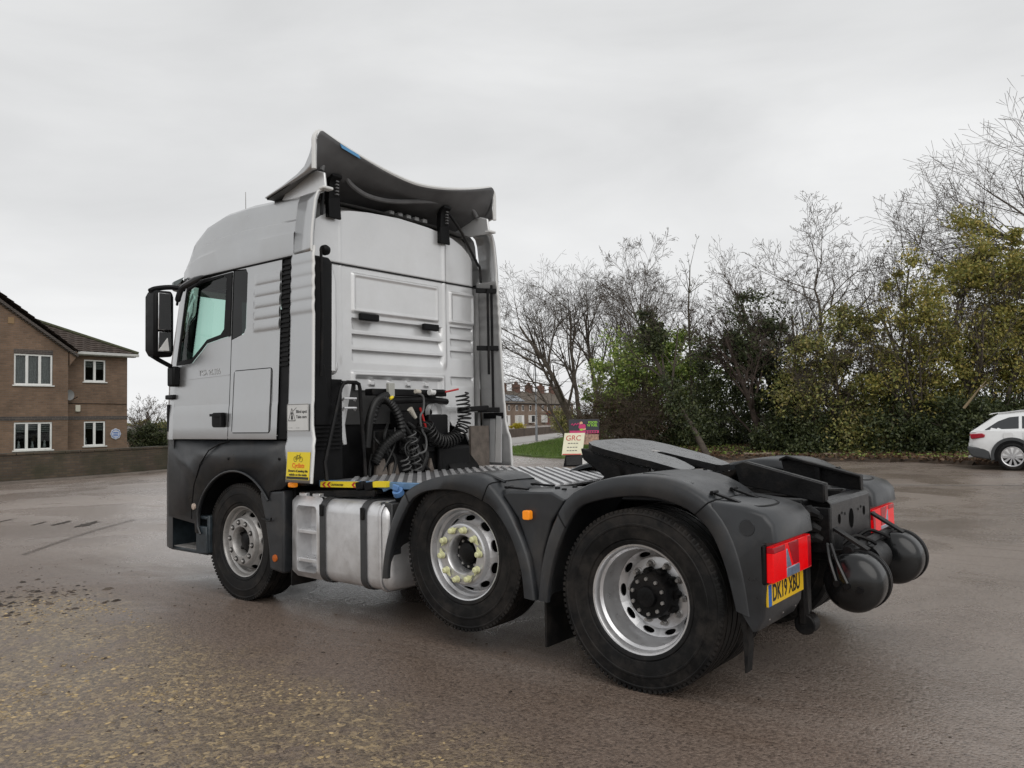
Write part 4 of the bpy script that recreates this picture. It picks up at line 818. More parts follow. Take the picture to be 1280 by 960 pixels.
# ---- fifth wheel ----------------------------------------------------
FW = [(0.90,0.22),(0.86,0.36),(0.78,0.44),(0.66,0.465),(0.40,0.455),(0.32,0.44),(0.16,0.40),(0.12,0.36),(0.12,0.22),(0.14,0.17),(0.25,0.10),(0.34,0.06),(0.47,0.052),(0.50,0.03)]
FW = FW + [(x,-y) for x, y in FW[::-1]]
def fwz(x): return interp(x, [0.10,0.30,0.93], [1.165,1.225,1.365])
m = MB(); n = len(FW); top = [(x,y,fwz(x)) for x, y in FW]; bot = [(x,y,fwz(x)-0.045) for x, y in FW]
bm_ = MB(); bm_.holed(FW, [], lambda x, y: (x,y,fwz(x))); bm_.holed(FW, [], lambda x, y: (x,y,fwz(x)-0.05)); bm_.loft([top,bot], True, False, mi=1)
fwm = mat('greasy_plate', (0.035,0.036,0.038), 0.30, 0.2, col2=(0.20,0.205,0.21), var=0.45, vscale=9, bump=0.25, bscale=34, rvar=0.14)
fw = bm_.build('fifth_wheel', [fwm, black_mt], truck, smooth=30)
m = MB()
for s in (1,-1): m.prism([(0.88,1.31),(0.34,1.185),(0.34,1.13),(0.50,1.12),(0.60,1.05),(0.74,1.15),(0.86,1.23)], 'y', s*0.40, s*0.44)
m.box(0.80,0.87,-0.42,0.42,1.23,1.305); m.build('plate_skirt', black_mt, fw, bevel=0.01)
for s in (1,-1):
    m = MB(); m.prism([(0.30,0.98),(0.90,0.98),(0.74,1.10),(0.68,1.17),(0.52,1.17),(0.46,1.10)], 'y', s*0.34, s*0.385); m.build('pedestal', black_mt, truck, bevel=0.012)
    m = MB(); m.lathe([(0.001,-0.07),(0.065,-0.07),(0.065,0.07),(0.001,0.07)], (0.60,s*0.41,1.14), 'y', 20); m.build('pivot_bush', black_mt, truck)
MB().box(0.10,1.20,-0.52,0.52,0.97,0.985).build('mounting_plate', black_mt, truck, bevel=0.004)
m = MB(); m.tube([(0.5,0.05,1.17),(0.62,-0.5,1.20),(0.64,-0.62,1.20)], 0.014, 8); m.build('release_handle', steel, truck)
m = MB(); m.tube(spline([(0.53,0,0),(0.47,0.055,0),(0.42,0.06,0)],4) if False else [(0.52,0.04,fwz(0.52)-0.015),(0.55,0,fwz(0.55)-0.015),(0.52,-0.04,fwz(0.52)-0.015)], 0.02, 8); m.build('jaw', steel, fw)
# ---- fuel tank ------------------------------------------------------
def tank_ring(x, k=0.0, y0=0.66, y1=1.198, z0=0.285, z1=0.93, r=0.10):
    return [(x,y,z) for y, z in rrect(y0+k,y1-k,z0+k,z1-k,max(0.02,r-k*0.3),6)]
m = MB(); X0, X1 = 2.045, 2.79
m.loft([tank_ring(X1,0.002),tank_ring(X0+0.10,0.0),tank_ring(X0+0.05,0.006),tank_ring(X0+0.02,0.025),tank_ring(X0,0.07),tank_ring(X0-0.012,0.2)], True, True); ft = m.build('fuel_tank', alu, truck, smooth=50)
MB().loft([tank_ring(2.145,-0.004),tank_ring(2.135,-0.008),tank_ring(2.12,-0.008),tank_ring(2.11,-0.004)], True, False).build('weld_seam', alu, ft)
MB().loft([[(x,-y,z) for x,y,z in tank_ring(q)] for q in (1.92,2.0,3.1,3.18)], True, True).build('unseen_shade_tank', alu, truck, smooth=50)  # unseen tank shape added to block light coming under from the far side
# front of the tank: moulded ladder with two treads
m = MB(); Y = 1.20
fo = rrect(2.815,3.215,0.29,0.935,0.045,5); hl = rrect(2.855,3.105,0.345,0.865,0.03,4)
m.holed(fo, [hl], lambda x, z: (x, Y-0.05*smooth01((abs(z-0.61)-0.24)/0.09)-0.02*smooth01((x-3.12)/0.09), z))
m.loft([[(x,Y,z) for x, z in hl],[(x,Y-0.13,z) for x, z in grow(hl,-0.02)]], True, False); m.holed(grow(hl,-0.02), [], lambda x, z: (x,Y-0.13,z))
m.loft([[(x,Y-0.07*(1 if abs(z-0.61)>0.26 else 0.4),z) for x, z in fo],[(x,0.68,z) for x, z in fo]], True, False)
ld_ = m.build('tank_ladder', alu, truck, smooth=40)
for z in (0.66,0.435):
    m = MB(); m.box(2.86,3.10,Y-0.128,Y-0.012,z-0.014,z+0.014); t = m.build('ladder_tread', alu, ld_, bevel=0.004)
    for i in range(8):
        for j in range(3): MB().box(2.872+i*0.028,2.886+i*0.028,Y-0.115+j*0.035,Y-0.095+j*0.035,z+0.014,z+0.021).build('tread_tooth', alu, t)
for x in (2.775,2.30):
    m = MB(); m.loft([tank_ring(x+0.032,-0.010),tank_ring(x-0.032,-0.010),tank_ring(x-0.032,-0.004),tank_ring(x+0.032,-0.004)], True, False); st_ = m.build('tank_strap', mat('strap_%.2f' % x,(0.055,0.056,0.058),0.45,0.3,var=0.2), ft)
    MB().box(x-0.02,x+0.02,1.206,1.222,0.80,0.89).build('strap_buckle', black_mt, st_, bevel=0.006)
m = MB(); m.tube([(2.06,1.02,0.90),(2.05,1.07,0.98)], 0.044, 16); m.build('filler_neck', black_pl, truck)
m = MB(); m.tube([(2.05,1.075,0.985),(2.045,1.10,1.02)], [0.042,0.040], 16); m.build('filler_cap', blue_cap, truck, bevel=0.004)
MB().beam((2.05,1.115,1.018),(2.04,1.115,1.06),0.02,0.06,(1,0,0)).build('cap_grip', blue_cap, truck, bevel=0.006)
m = MB(); m.beam((3.18,1.10,0.945),(2.30,1.08,0.985),0.03,0.05); m.beam((2.72,1.06,0.95),(2.30,1.02,0.99),0.12,0.03); m.build('step_support', black_mt, truck, bevel=0.006)
for x in (3.10,2.93): MB().box(x-0.05,x+0.04,1.10,1.15,0.93,0.96).build('tank_lug', alu, truck, bevel=0.006)
m = MB(); m.prism([(2.17,0.93),(2.04,0.93),(2.04,0.55),(2.10,0.75)], 'y', 0.75, 1.16); m.build('splash_plate', grey_pl, truck, bevel=0.01)
# ---- catwalk --------------------------------------------------------
cw = MB().box(1.02,3.04,-1.05,0.98,1.035,1.047).build('catwalk', mat('catwalk_base',(0.16,0.16,0.165),0.5,0.5,var=0.2,vscale=12), truck)
def clip_line(p, d):
    t0, t1 = -9, 9
    for k, lo, hi in ((0,1.03,3.03),(1,-1.04,0.97)):
        if abs(d[k]) < 1e-6: continue
        a, b = (lo-p[k])/d[k], (hi-p[k])/d[k]; t0, t1 = max(t0,min(a,b)), min(t1,max(a,b))
    return t0, t1
for i in range(46):
    o = -2.2+i*0.075; p = (2.0+o*0.7071, 0.0+o*0.7071); dd = (0.7071,-0.7071); t0, t1 = clip_line(p, dd)
    if t1-t0 > 0.05:
        m = MB(); m.beam((p[0]+dd[0]*t0,p[1]+dd[1]*t0,1.053),(p[0]+dd[0]*t1,p[1]+dd[1]*t1,1.053),0.036,0.012); m.build('tread_bar', alu, cw)
m = MB(); m.beam((3.02,1.02,1.03),(2.10,1.02,1.045),0.05,0.05); m.build('catwalk_edge', blue_st, truck, bevel=0.006)
m = MB(); m.beam((2.18,1.05,1.045),(1.86,1.05,1.05),0.03,0.05); m.beam((2.18,1.05,1.045),(2.24,1.06,1.02),0.03,0.05); m.build('edge_bracket', blue_st, truck, bevel=0.006)
def tape(x0, x1, z0, z1, ends):
    t = MB().add([(x0,1.10,z0-0.02),(x1,1.10,z1-0.02),(x1,1.10,z1+0.022),(x0,1.10,z0+0.022),(x0,1.06,z0+0.024),(x1,1.06,z1+0.024),(x0,1.06,z0-0.02),(x1,1.06,z1-0.02)], [[0,1,2,3],[3,2,5,4],[4,5,7,6],[0,1,7,6],[0,3,4,6],[1,2,5,7]]).build('step_edge_tape', yellow, truck)
    for a in ends:
        x = x0+(x1-x0)*a; z = z0+(z1-z0)*a; m = MB()
        for dz in (1,-1):
            q = [(x+0.02,1.1015,z),(x-0.005,1.1015,z),(x-0.03,1.1015,z+dz*0.021),(x-0.005,1.1015,z+dz*0.021)]; m.add(q, [[0,1,2,3]])
        m.build('chevron', red_s, t)
    return t
t_ = tape(2.93,2.50,1.028,1.040,(0.10,0.24,0.93)); tape(2.31,2.165,1.05,1.055,())
text('tape_lettering', 'CAUTION STEP', 0.022, (2.80,1.1012,1.031), (-1,0,0.028), (0,0,1), ink, t_)
for x0, x1 in ((2.50,2.42),(2.40,2.31)): MB().beam((x0,1.085,1.03),(x1,1.085,1.045),0.05,0.06).build('edge_clamp', black_pl, truck, bevel=0.01)
# ================================================================== THE PLACE
FH = Vector((math.cos(YAW), math.sin(YAW), 0)); RH = Vector((math.sin(YAW), -math.cos(YAW), 0))
def gp(px, D, z=0.0):
    """ground point seen in photograph column px at distance D"""
    p = CAM_POS + FH*D + RH*((px-640)/1000.2*D); return Vector((p.x, p.y, z))
# ---- ground ---------------------------------------------------------
def ground_mat():
    m = bpy.data.materials.new('wet_yard'); m.use_nodes = True; N, L = m.node_tree.nodes, m.node_tree.links; b = N['Principled BSDF']
    tc = N.new('ShaderNodeTexCoord'); sep = N.new('ShaderNodeSeparateXYZ'); L.new(tc.outputs['Object'], sep.inputs[0])
    def noise(sc, det=6, ro=0.6, vec=None, dist=0.0):
        n = N.new('ShaderNodeTexNoise'); n.inputs['Scale'].default_value = sc; n.inputs['Detail'].default_value = det; n.inputs['Roughness'].default_value = ro; n.inputs['Distortion'].default_value = dist
        L.new(vec or tc.outputs['Object'], n.inputs['Vector']); return n.outputs['Fac']
    def math_(op, a, b_=None, clamp=False):
        n = N.new('ShaderNodeMath'); n.operation = op; n.use_clamp = clamp
        for i, v in enumerate((a, b_)):
            if v is None: continue
            if isinstance(v, (int, float)): n.inputs[i].default_value = v
            else: L.new(v, n.inputs[i])
        return n.outputs[0]
    def maprange(v, a, b_, c=0.0, d=1.0):
        n = N.new('ShaderNodeMapRange'); n.inputs[1].default_value = a; n.inputs[2].default_value = b_; n.inputs[3].default_value = c; n.inputs[4].default_value = d; n.interpolation_type = 'SMOOTHSTEP'
        L.new(v, n.inputs[0]); return n.outputs[0]
    def mix(f, a, c):
        n = N.new('ShaderNodeMixRGB')
        if isinstance(f, float): n.inputs[0].default_value = f
        else: L.new(f, n.inputs[0])
        for i, v in ((1,a),(2,c)):
            if isinstance(v, tuple): n.inputs[i].default_value = (*v,1)
            else: L.new(v, n.inputs[i])
        return n.outputs[0]
    big = noise(0.22, 5, 0.55, dist=0.6); med = noise(1.3, 6, 0.62, dist=0.3); fine = noise(38, 4, 0.7); grit = noise(160, 3, 0.7)
    def vor(sc, out='Color'):
        n = N.new('ShaderNodeTexVoronoi'); n.inputs['Scale'].default_value = sc; n.inputs['Randomness'].default_value = 1.0; L.new(tc.outputs['Object'], n.inputs['Vector']); return n
    v1, v2 = vor(70), vor(34)
    def rnd(v): s_ = N.new('ShaderNodeSeparateColor'); L.new(v.outputs['Color'], s_.inputs[0]); return s_.outputs[0]
    r1, r2 = rnd(v1), rnd(v2)
    # streaks of mud dragged along the truck's direction
    mp = N.new('ShaderNodeMapping'); mp.inputs['Scale'].default_value = (0.35, 2.6, 1); mp.inputs['Rotation'].default_value = (0,0,0.12); L.new(tc.outputs['Object'], mp.inputs[0])
    streak = noise(1.6, 7, 0.66, mp.outputs[0], 0.5)
    tar = mix(maprange(fine, 0.35, 0.7), (0.165,0.130,0.109), (0.265,0.216,0.185))
    tar = mix(maprange(big, 0.40, 0.66), tar, (0.285,0.235,0.202))
    tar = mix(math_('MULTIPLY', maprange(grit, 0.56, 0.70), 0.55), tar, (0.26,0.23,0.21)); tar = mix(math_('MULTIPLY', maprange(grit, 0.44, 0.34), 0.5), tar, (0.045,0.038,0.034))
    tar = mix(math_('MULTIPLY', maprange(r1, 0.62, 0.98), 0.50), tar, (0.27,0.235,0.21)); tar = mix(math_('MULTIPLY', maprange(r1, 0.38, 0.02), 0.45), tar, (0.060,0.050,0.044))
    mud = mix(maprange(fine, 0.3, 0.75), (0.098,0.069,0.053), (0.200,0.148,0.116))
    stone = mix(maprange(fine, 0.38, 0.66), (0.115,0.083,0.057), (0.235,0.175,0.108))
    mud = mix(math_('MULTIPLY', maprange(r1, 0.70, 1.0), 0.45), mud, (0.22,0.165,0.125)); mud = mix(math_('MULTIPLY', maprange(r1, 0.35, 0.0), 0.55), mud, (0.030,0.021,0.016))
    stone = mix(math_('MULTIPLY', maprange(r2, 0.55, 0.95), 0.8), stone, (0.36,0.265,0.145)); stone = mix(math_('MULTIPLY', maprange(r1, 0.45, 0.05), 0.75), stone, (0.055,0.040,0.029))
    # loose stone surface on the near left: a band on the +y side of a wandering line
    s = math_('ADD', math_('MULTIPLY', sep.outputs[0], 0.10), sep.outputs[1])
    s = math_('ADD', s, math_('MULTIPLY', math_('SUBTRACT', med, 0.5), 1.5))
    s = math_('ADD', s, math_('MULTIPLY', math_('SUBTRACT', big, 0.5), 1.2))
    xcut = maprange(sep.outputs[0], 4.8, 6.6, 1.0, 0.0)
    gmask = math_('MULTIPLY', maprange(s, 2.0, 2.75), xcut)
    gpatch = math_('MULTIPLY', gmask, maprange(noise(2.1,6,0.65,dist=0.8), 0.30, 0.54))
    s2 = math_('ADD', math_('MULTIPLY', sep.outputs[0], 0.05), sep.outputs[1]); s2 = math_('ADD', s2, math_('MULTIPLY', math_('SUBTRACT', streak, 0.5), 2.2))
    mmask = math_('MULTIPLY', maprange(s2, 0.2, 1.9), maprange(sep.outputs[0], 7.0, 10.5, 1.0, 0.0))
    mpat = math_('MAXIMUM', mmask, math_('MULTIPLY', maprange(streak, 0.52, 0.68), 0.55))
    col = mix(mpat, tar, mud); col = mix(gpatch, col, stone)
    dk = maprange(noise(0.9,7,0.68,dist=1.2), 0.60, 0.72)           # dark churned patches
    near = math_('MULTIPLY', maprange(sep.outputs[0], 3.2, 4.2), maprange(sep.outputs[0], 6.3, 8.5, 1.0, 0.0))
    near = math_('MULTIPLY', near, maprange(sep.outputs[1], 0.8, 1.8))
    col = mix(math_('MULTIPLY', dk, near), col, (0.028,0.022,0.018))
    L.new(col, b.inputs['Base Color'])
    wet = maprange(noise(0.5,6,0.6,dist=0.7), 0.36, 0.64)
    r = math_('ADD', maprange(wet, 0, 1, 0.36, 0.17), math_('MULTIPLY', math_('MAXIMUM', mpat, gmask), 0.16))
    r = math_('ADD', r, math_('MULTIPLY', math_('SUBTRACT', fine, 0.5), 0.25), True)
    L.new(r, b.inputs['Roughness']); b.inputs['Specular IOR Level'].default_value = 0.7
    bp = N.new('ShaderNodeBump'); bp.inputs['Strength'].default_value = 0.38; bp.inputs['Distance'].default_value = 0.010
    h = math_('ADD', math_('MULTIPLY', fine, 0.7), math_('MULTIPLY', math_('SUBTRACT', 1.0, v1.outputs['Distance']), 0.9)); h = math_('ADD', h, math_('MULTIPLY', math_('MULTIPLY', med, gmask), 1.5))
    h = math_('ADD', h, math_('MULTIPLY', math_('MULTIPLY', streak, mmask), 2.0)); L.new(h, bp.inputs['Height']); L.new(bp.outputs[0], b.inputs['Normal'])
    return m
gmat = ground_mat()
m = MB(); gx = [-700,-200,-60,-20] + list(np.linspace(-6,16,67)) + [24,40,80,200,700]; gy = [-700,-200,-80,-40,-20] + list(np.linspace(-10,8,55)) + [14,30,80,200,700]
def gz(x, y):
    f = smooth01((6.3-x)/1.5)*smooth01((y-2.2)/0.8)*smooth01((x+3.5)/1.5)*smooth01((6.5-y)/1.5)
    return f*(0.012*math.sin(2.1*x+0.7*y)*math.sin(1.7*y-0.9*x)+0.006*math.sin(5.3*x)*math.sin(4.1*y))
m.grid(lambda x, y: (x, y, gz(x,y)), gx, gy); g_ = m.build('ground', gmat, None, smooth=60); g_['kind'] = 'structure'
# loose stones, mud crumbs
def stones(name, n, area, smin, smax, mt, label, cat, flat=0.5, z=0.0, keep=None):
    V, Fc = [], []
    base = [(1,0,0),(0.4,0.9,0.1),(-0.7,0.6,0),(-0.8,-0.5,0.1),(0.3,-0.9,0),(0.3,0.2,0.8),(-0.3,-0.1,0.75)]
    fs = [[0,1,5],[1,2,6],[1,6,5],[2,3,6],[3,4,6],[4,5,6],[4,0,5]]
    k = 0
    while k < n:
        x, y = area()
        if keep and not keep(x,y): continue
        s = smin*(smax/smin)**(random.random()**2.2); a = random.uniform(0,6.28); ca, sa = math.cos(a), math.sin(a); o = len(V); fx, fy, fz = random.uniform(0.8,1.3), random.uniform(0.6,1.0), flat*random.uniform(0.6,1.1)
        for p in base:
            px, py = p[0]*s*fx, p[1]*s*fy; V.append((x+px*ca-py*sa, y+px*sa+py*ca, z+gz(x,y)+p[2]*s*fz-0.002))
        Fc += [[i+o for i in f] for f in fs]; k += 1
    me = bpy.data.meshes.new(name); me.from_pydata(V, [], Fc); me.polygons.foreach_set('use_smooth', [False]*len(Fc)); o = link_mesh(name, me, mt); tag(o, label, cat, kind='stuff'); return o
def island_mat(name, cols, rough=0.6, trans=0.0, bump=0, spec=0.4):
    m = bpy.data.materials.new(name); m.use_nodes = True; N, L = m.node_tree.nodes, m.node_tree.links; b = N['Principled BSDF']
    g = N.new('ShaderNodeNewGeometry'); r = N.new('ShaderNodeValToRGB'); r.color_ramp.interpolation = 'LINEAR'
    while len(r.color_ramp.elements) < len(cols): r.color_ramp.elements.new(0.5)
    for i, c in enumerate(cols): r.color_ramp.elements[i].position = i/(len(cols)-1); r.color_ramp.elements[i].color = (*c,1)
    L.new(g.outputs['Random Per Island'], r.inputs['Fac']); L.new(r.outputs['Color'], b.inputs['Base Color']); b.inputs['Roughness'].default_value = rough; b.inputs['Specular IOR Level'].default_value = spec
    if trans:
        o = N['Material Output']; t = N.new('ShaderNodeBsdfTranslucent'); x = N.new('ShaderNodeMixShader'); x.inputs[0].default_value = trans
        L.new(r.outputs['Color'], t.inputs['Color']); L.new(b.outputs[0], x.inputs[1]); L.new(t.outputs[0], x.inputs[2]); L.new(x.outputs[0], o.inputs['Surface'])
    MATS[name] = m; return m
st_m = island_mat('pale_stones', [(0.10,0.075,0.05),(0.22,0.16,0.09),(0.40,0.29,0.14),(0.17,0.135,0.10),(0.50,0.37,0.19),(0.13,0.105,0.085)], 0.55)
mud_m = island_mat('mud_crumbs', [(0.020,0.014,0.010),(0.05,0.034,0.024),(0.10,0.075,0.055)], 0.6)
ph = [rng.uniform(0,6.28) for _ in range(6)]
def patchy(x, y):
    v = math.sin(1.9*x+ph[0]+1.2*math.sin(1.3*y+ph[1]))+math.sin(2.3*y+ph[2]+1.1*math.sin(1.7*x+ph[3]))+0.7*math.sin(4.1*x-3.3*y+ph[4])
    return v
def g_area(): return (random.uniform(-1.0,5.6), random.uniform(1.9,4.6))
def g_keep(x, y):
    return y+0.10*x+0.25*math.sin(1.7*x) > 2.35+0.35*random.random() and random.random() < 0.20+0.8*max(0,min(1,(patchy(x,y)+0.4)/1.6))
stones('gravel', 22000, g_area, 0.0035, 0.022, st_m, 'pale yellow loose stones pressed into the mud in the foreground', 'gravel', 0.5, keep=g_keep)
stones('mud_crumbs', 2600, lambda: (random.uniform(-1.5,7.5), random.uniform(0.9,4.4)), 0.004, 0.018, mud_m, 'dark crumbs of mud scattered over the yard', 'mud', 0.6)
stones('mud_clods', 500, lambda: (random.gauss(5.6,0.45), random.gauss(2.2,0.28)), 0.006, 0.05, mud_m, 'dark churned clods of mud at the edge of the gravel', 'mud', 0.45)
stones('yard_litter', 160, lambda: (random.uniform(-3,12), random.uniform(-17,-2)), 0.01, 0.035, island_mat('litter_bits',[(0.03,0.025,0.02),(0.08,0.06,0.04),(0.5,0.48,0.45)],0.6), 'scattered leaves and grit on the tarmac behind the truck', 'litter', 0.3)
# drain and worn patches on the road
def patch(name, cx, cy, rx, ry, z, mt, label, n=22, rot=0.0, jag=0.25):
    P = []
    for i in range(n):
        a = 2*PI*i/n; k = 1+random.uniform(-jag,jag); x, y = rx*k*math.cos(a), ry*k*math.sin(a)
        P.append((cx+x*math.cos(rot)-y*math.sin(rot), cy+x*math.sin(rot)+y*math.cos(rot), z))
    o = MB().add(P, [list(range(n))]).build(name, mt, None, smooth=0); o['kind'] = 'structure'; return o
wetm = mat('standing_water', (0.03,0.027,0.025), 0.08, 0, var=0.3, vscale=3)
drk = mat('dark_sludge', (0.055,0.045,0.038), 0.7, 0, var=0.5, vscale=10, bump=0.3, bscale=30, spec=0.2)
print_m = mat('faint_mud_print', (0.075,0.060,0.050), 0.6, 0, var=0.2, vscale=6, spec=0.3)
for k, (cx,cy,rx,ry,rt) in enumerate(((10.75,-0.55,0.34,0.09,-0.85),(11.25,-0.35,0.26,0.05,-0.85),(11.55,-0.15,0.22,0.03,-0.8),(12.4,0.1,0.35,0.03,-0.9))): patch('sludge_patch', cx, cy, rx, ry, 0.006, drk, '', 26, rt, 0.4)
# a line of tread prints across the tarmac
tm = MB(); pA, pB = Vector((8.35,1.25,0.005)), Vector((10.6,-1.2,0.005))
for k in range(52):
    t = k/51; p = pA.lerp(pB,t)+Vector((0.12*math.sin(t*3),0,0)); dr = (pB-pA).normalized(); sd = Vector((-dr.y,dr.x,0)); q = dr*0.55+sd*0.85
    tm.add([p-q*0.055-dr*0.009, p-q*0.055+dr*0.009, p+q*0.055+dr*0.009, p+q*0.055-dr*0.009], [[0,1,2,3]])
o = tm.build('tyre_prints', print_m, None, smooth=0); tag(o, 'faint line of tyre tread prints across the tarmac left of the truck', 'tyre prints', kind='stuff')
# pavement and kerb in front of the garden wall (behind the truck on the left)
WALL = [(22.6,9.0),(22.25,3.0),(22.20,-3.2),(22.36,-5.4),(22.75,-7.1),(23.35,-8.8),(24.4,-11.3),(26.0,-14.5)]
def offset(path, d):
    out = []
    for i, p in enumerate(path):
        a, b = Vector((*path[max(i-1,0)],0)), Vector((*path[min(i+1,len(path)-1)],0)); t = (b-a).normalized(); out.append((p[0]+t.y*d, p[1]-t.x*d))
    return out
def ribbon(path, d0, d1, z0, z1):
    A, B = offset(path,d0), offset(path,d1); m = MB()
    m.loft([[(a[0],a[1],z0),(a[0],a[1],z1),(b[0],b[1],z1),(b[0],b[1],z0)] for a, b in zip(A,B)], True, True); return m
pav_m = mat('damp_paving', (0.16,0.135,0.115), 0.5, 0, var=0.25, vscale=2.5, bump=0.2, bscale=30, rvar=0.15)
o = ribbon(WALL, 0.55, -0.05, -0.05, 0.06).build('footway', pav_m, None, smooth=0); o['kind'] = 'structure'
# ---- brick materials ----------------------------------------------
def brick_mat(name, c1, c2, mortar, scale=1.0, axis='yz', grime=0.0, rough=0.85):
    m = bpy.data.materials.new(name); m.use_nodes = True; N, L = m.node_tree.nodes, m.node_tree.links; b = N['Principled BSDF']
    tc = N.new('ShaderNodeTexCoord'); sp = N.new('ShaderNodeSeparateXYZ'); cb = N.new('ShaderNodeCombineXYZ'); L.new(tc.outputs['Object'], sp.inputs[0])
    a_ = N.new('ShaderNodeMath'); a_.operation = 'ADD'; L.new(sp.outputs[0], a_.inputs[0]); L.new(sp.outputs[1], a_.inputs[1])
    L.new(a_.outputs[0] if axis == 'xyz' else sp.outputs['xyz'.index(axis[0])], cb.inputs[0]); L.new(sp.outputs[2], cb.inputs[1])
    t = N.new('ShaderNodeTexBrick'); t.inputs['Scale'].default_value = 1.0; t.inputs['Brick Width'].default_value = 0.225*scale; t.inputs['Row Height'].default_value = 0.075*scale; t.inputs['Mortar Size'].default_value = 0.010*scale; t.inputs['Bias'].default_value = 0.0
    t.inputs['Color1'].default_value = (*c1,1); t.inputs['Color2'].default_value = (*c2,1); t.inputs['Mortar'].default_value = (*mortar,1); L.new(cb.outputs[0], t.inputs['Vector'])
    n = N.new('ShaderNodeTexNoise'); n.inputs['Scale'].default_value = 0.9; n.inputs['Detail'].default_value = 8; n.inputs['Roughness'].default_value = 0.65; L.new(tc.outputs['Object'], n.inputs['Vector'])
    mr = N.new('ShaderNodeMapRange'); mr.inputs[1].default_value = 0.3; mr.inputs[2].default_value = 0.7; mr.inputs[3].default_value = 0.72; mr.inputs[4].default_value = 1.25; L.new(n.outputs['Fac'], mr.inputs[0])
    mx = N.new('ShaderNodeVectorMath'); mx.operation = 'SCALE'; L.new(t.outputs['Color'], mx.inputs[0]); L.new(mr.outputs[0], mx.inputs['Scale'])
    out = mx.outputs[0]
    if grime:
        g = N.new('ShaderNodeMixRGB'); g.inputs[2].default_value = (0.035,0.035,0.018,1); n2 = N.new('ShaderNodeTexNoise'); n2.inputs['Scale'].default_value = 1.6; n2.inputs['Detail'].default_value = 8; L.new(tc.outputs['Object'], n2.inputs['Vector'])
        m2 = N.new('ShaderNodeMapRange'); m2.inputs[1].default_value = 0.40; m2.inputs[2].default_value = 0.62; m2.inputs[3].default_value = 0.15; m2.inputs[4].default_value = grime; L.new(n2.outputs['Fac'], m2.inputs[0]); L.new(m2.outputs[0], g.inputs[0]); L.new(out, g.inputs[1]); out = g.outputs[0]
    L.new(out, b.inputs['Base Color']); b.inputs['Roughness'].default_value = rough
    bp = N.new('ShaderNodeBump'); bp.inputs['Strength'].default_value = 0.5; bp.inputs['Distance'].default_value = 0.01; L.new(t.outputs['Fac'], bp.inputs['Height']); bp.invert = True; L.new(bp.outputs[0], b.inputs['Normal'])
    MATS[name] = m; return m
house_brick = brick_mat('brown_brick', (0.138,0.088,0.057), (0.192,0.120,0.078), (0.15,0.115,0.09), 1.0, 'yz')
band_brick = brick_mat('dark_band_brick', (0.050,0.045,0.042), (0.075,0.062,0.055), (0.12,0.10,0.09), 1.0, 'yz')
wall_brick = brick_mat('mossy_wall_brick', (0.070,0.048,0.034), (0.110,0.078,0.052), (0.07,0.06,0.05), 1.0, 'xyz', grime=0.75)
terrace_brick = brick_mat('terrace_brick', (0.17,0.115,0.080), (0.22,0.15,0.105), (0.16,0.14,0.12), 1.6, 'xyz')
tile_m = mat('roof_tile_brown', (0.055,0.040,0.032), 0.75, 0, var=0.35, vscale=3, bump=0.3, bscale=20)
moss_m = mat('mossy_ridge', (0.055,0.060,0.030), 0.9, 0, var=0.4, vscale=8)
upvc = mat('white_upvc', (0.72,0.72,0.70), 0.35, 0, var=0.04); fascia = mat('fascia_white', (0.50,0.50,0.48), 0.5, 0, var=0.1)
curtain = mat('net_curtain', (0.42,0.42,0.40), 0.9, 0, var=0.25, vscale=14); room = mat('dark_room', (0.015,0.015,0.015), 0.9)
pane_g = glass_mat('house_glass', (0.75,0.78,0.78))
lead = mat('vent_terracotta', (0.26,0.17,0.09), 0.8)
# garden wall
gw = ribbon(WALL, 0.0, -0.22, -0.05, 0.76).build('garden_wall', wall_brick, None, smooth=0)
tag(gw, 'low mossy brown brick garden wall along the road in front of the house', 'wall')
cw_ = offset(WALL, 0.03); cw2 = offset(WALL, -0.25)
def along(path, step):
    out = []; acc = 0
    for a, b in zip(path, path[1:]):
        A, B = Vector((*a,0)), Vector((*b,0)); n = max(1, int((B-A).length/step))
        for k in range(n): out.append((A.lerp(B,(k+0.5)/n), (B-A).normalized(), (B-A).length/n))
    return out
for p, t, l in along(offset(WALL,-0.11), 0.42):
    MB().obox((p.x,p.y,0.795), t*(l/2-0.006), Vector((t.y,-t.x,0))*0.14, (0,0,0.034+random.uniform(-0.004,0.004))).build('coping_stone', wall_brick, gw, bevel=0.008, seg=1)
o = MB().box(24.6,32.9,-16,9,-0.05,0.05).build('lawn', mat('lawn_green',(0.05,0.075,0.022),0.9,0,var=0.3,vscale=4,bump=0.4,bscale=40), None); o['kind'] = 'structure'
# ---- brick house ----------------------------------------------------
hs = empty('brick_house', (33,-9,0)); tag(hs, 'two-storey brown brick house with white windows and dark tiled roof behind the garden wall', 'house')
def H(mb, name, mt, par=hs, **k):
    mb.v = [(x-33,y+9,z) for x, y, z in mb.v]; return mb.build(name, mt, par, **k)
def facade(outer, holes, x): return MB().holed(outer, holes, lambda y, z: (x, y, z))
w_up, w_lo = (-7.235,-8.65,3.20,4.435), (-7.25,-8.65,0.62,1.72)
w_ur, w_lr = (-10.09,-10.99,3.42,4.36), (-10.10,-10.99,0.68,1.73)
rc = lambda w: [(w[0],w[2]),(w[1],w[2]),(w[1],w[3]),(w[0],w[3])]
gable = [(-9.25,0),(-9.25,4.70),(-5.15,7.72),(-1.05,4.70),(-1.05,0)]
wl2 = (-1.9,-3.3,3.20,4.435); wl3 = (-1.9,-3.3,0.62,1.72)
def band_split(name, outer_poly_fn): pass
H(facade([(-9.25,1.95),(-9.25,4.70),(-5.15,7.72),(-1.05,4.70),(-1.05,1.95)], [rc(w_up),rc(wl2)], 32.5), 'gable_wall', house_brick)
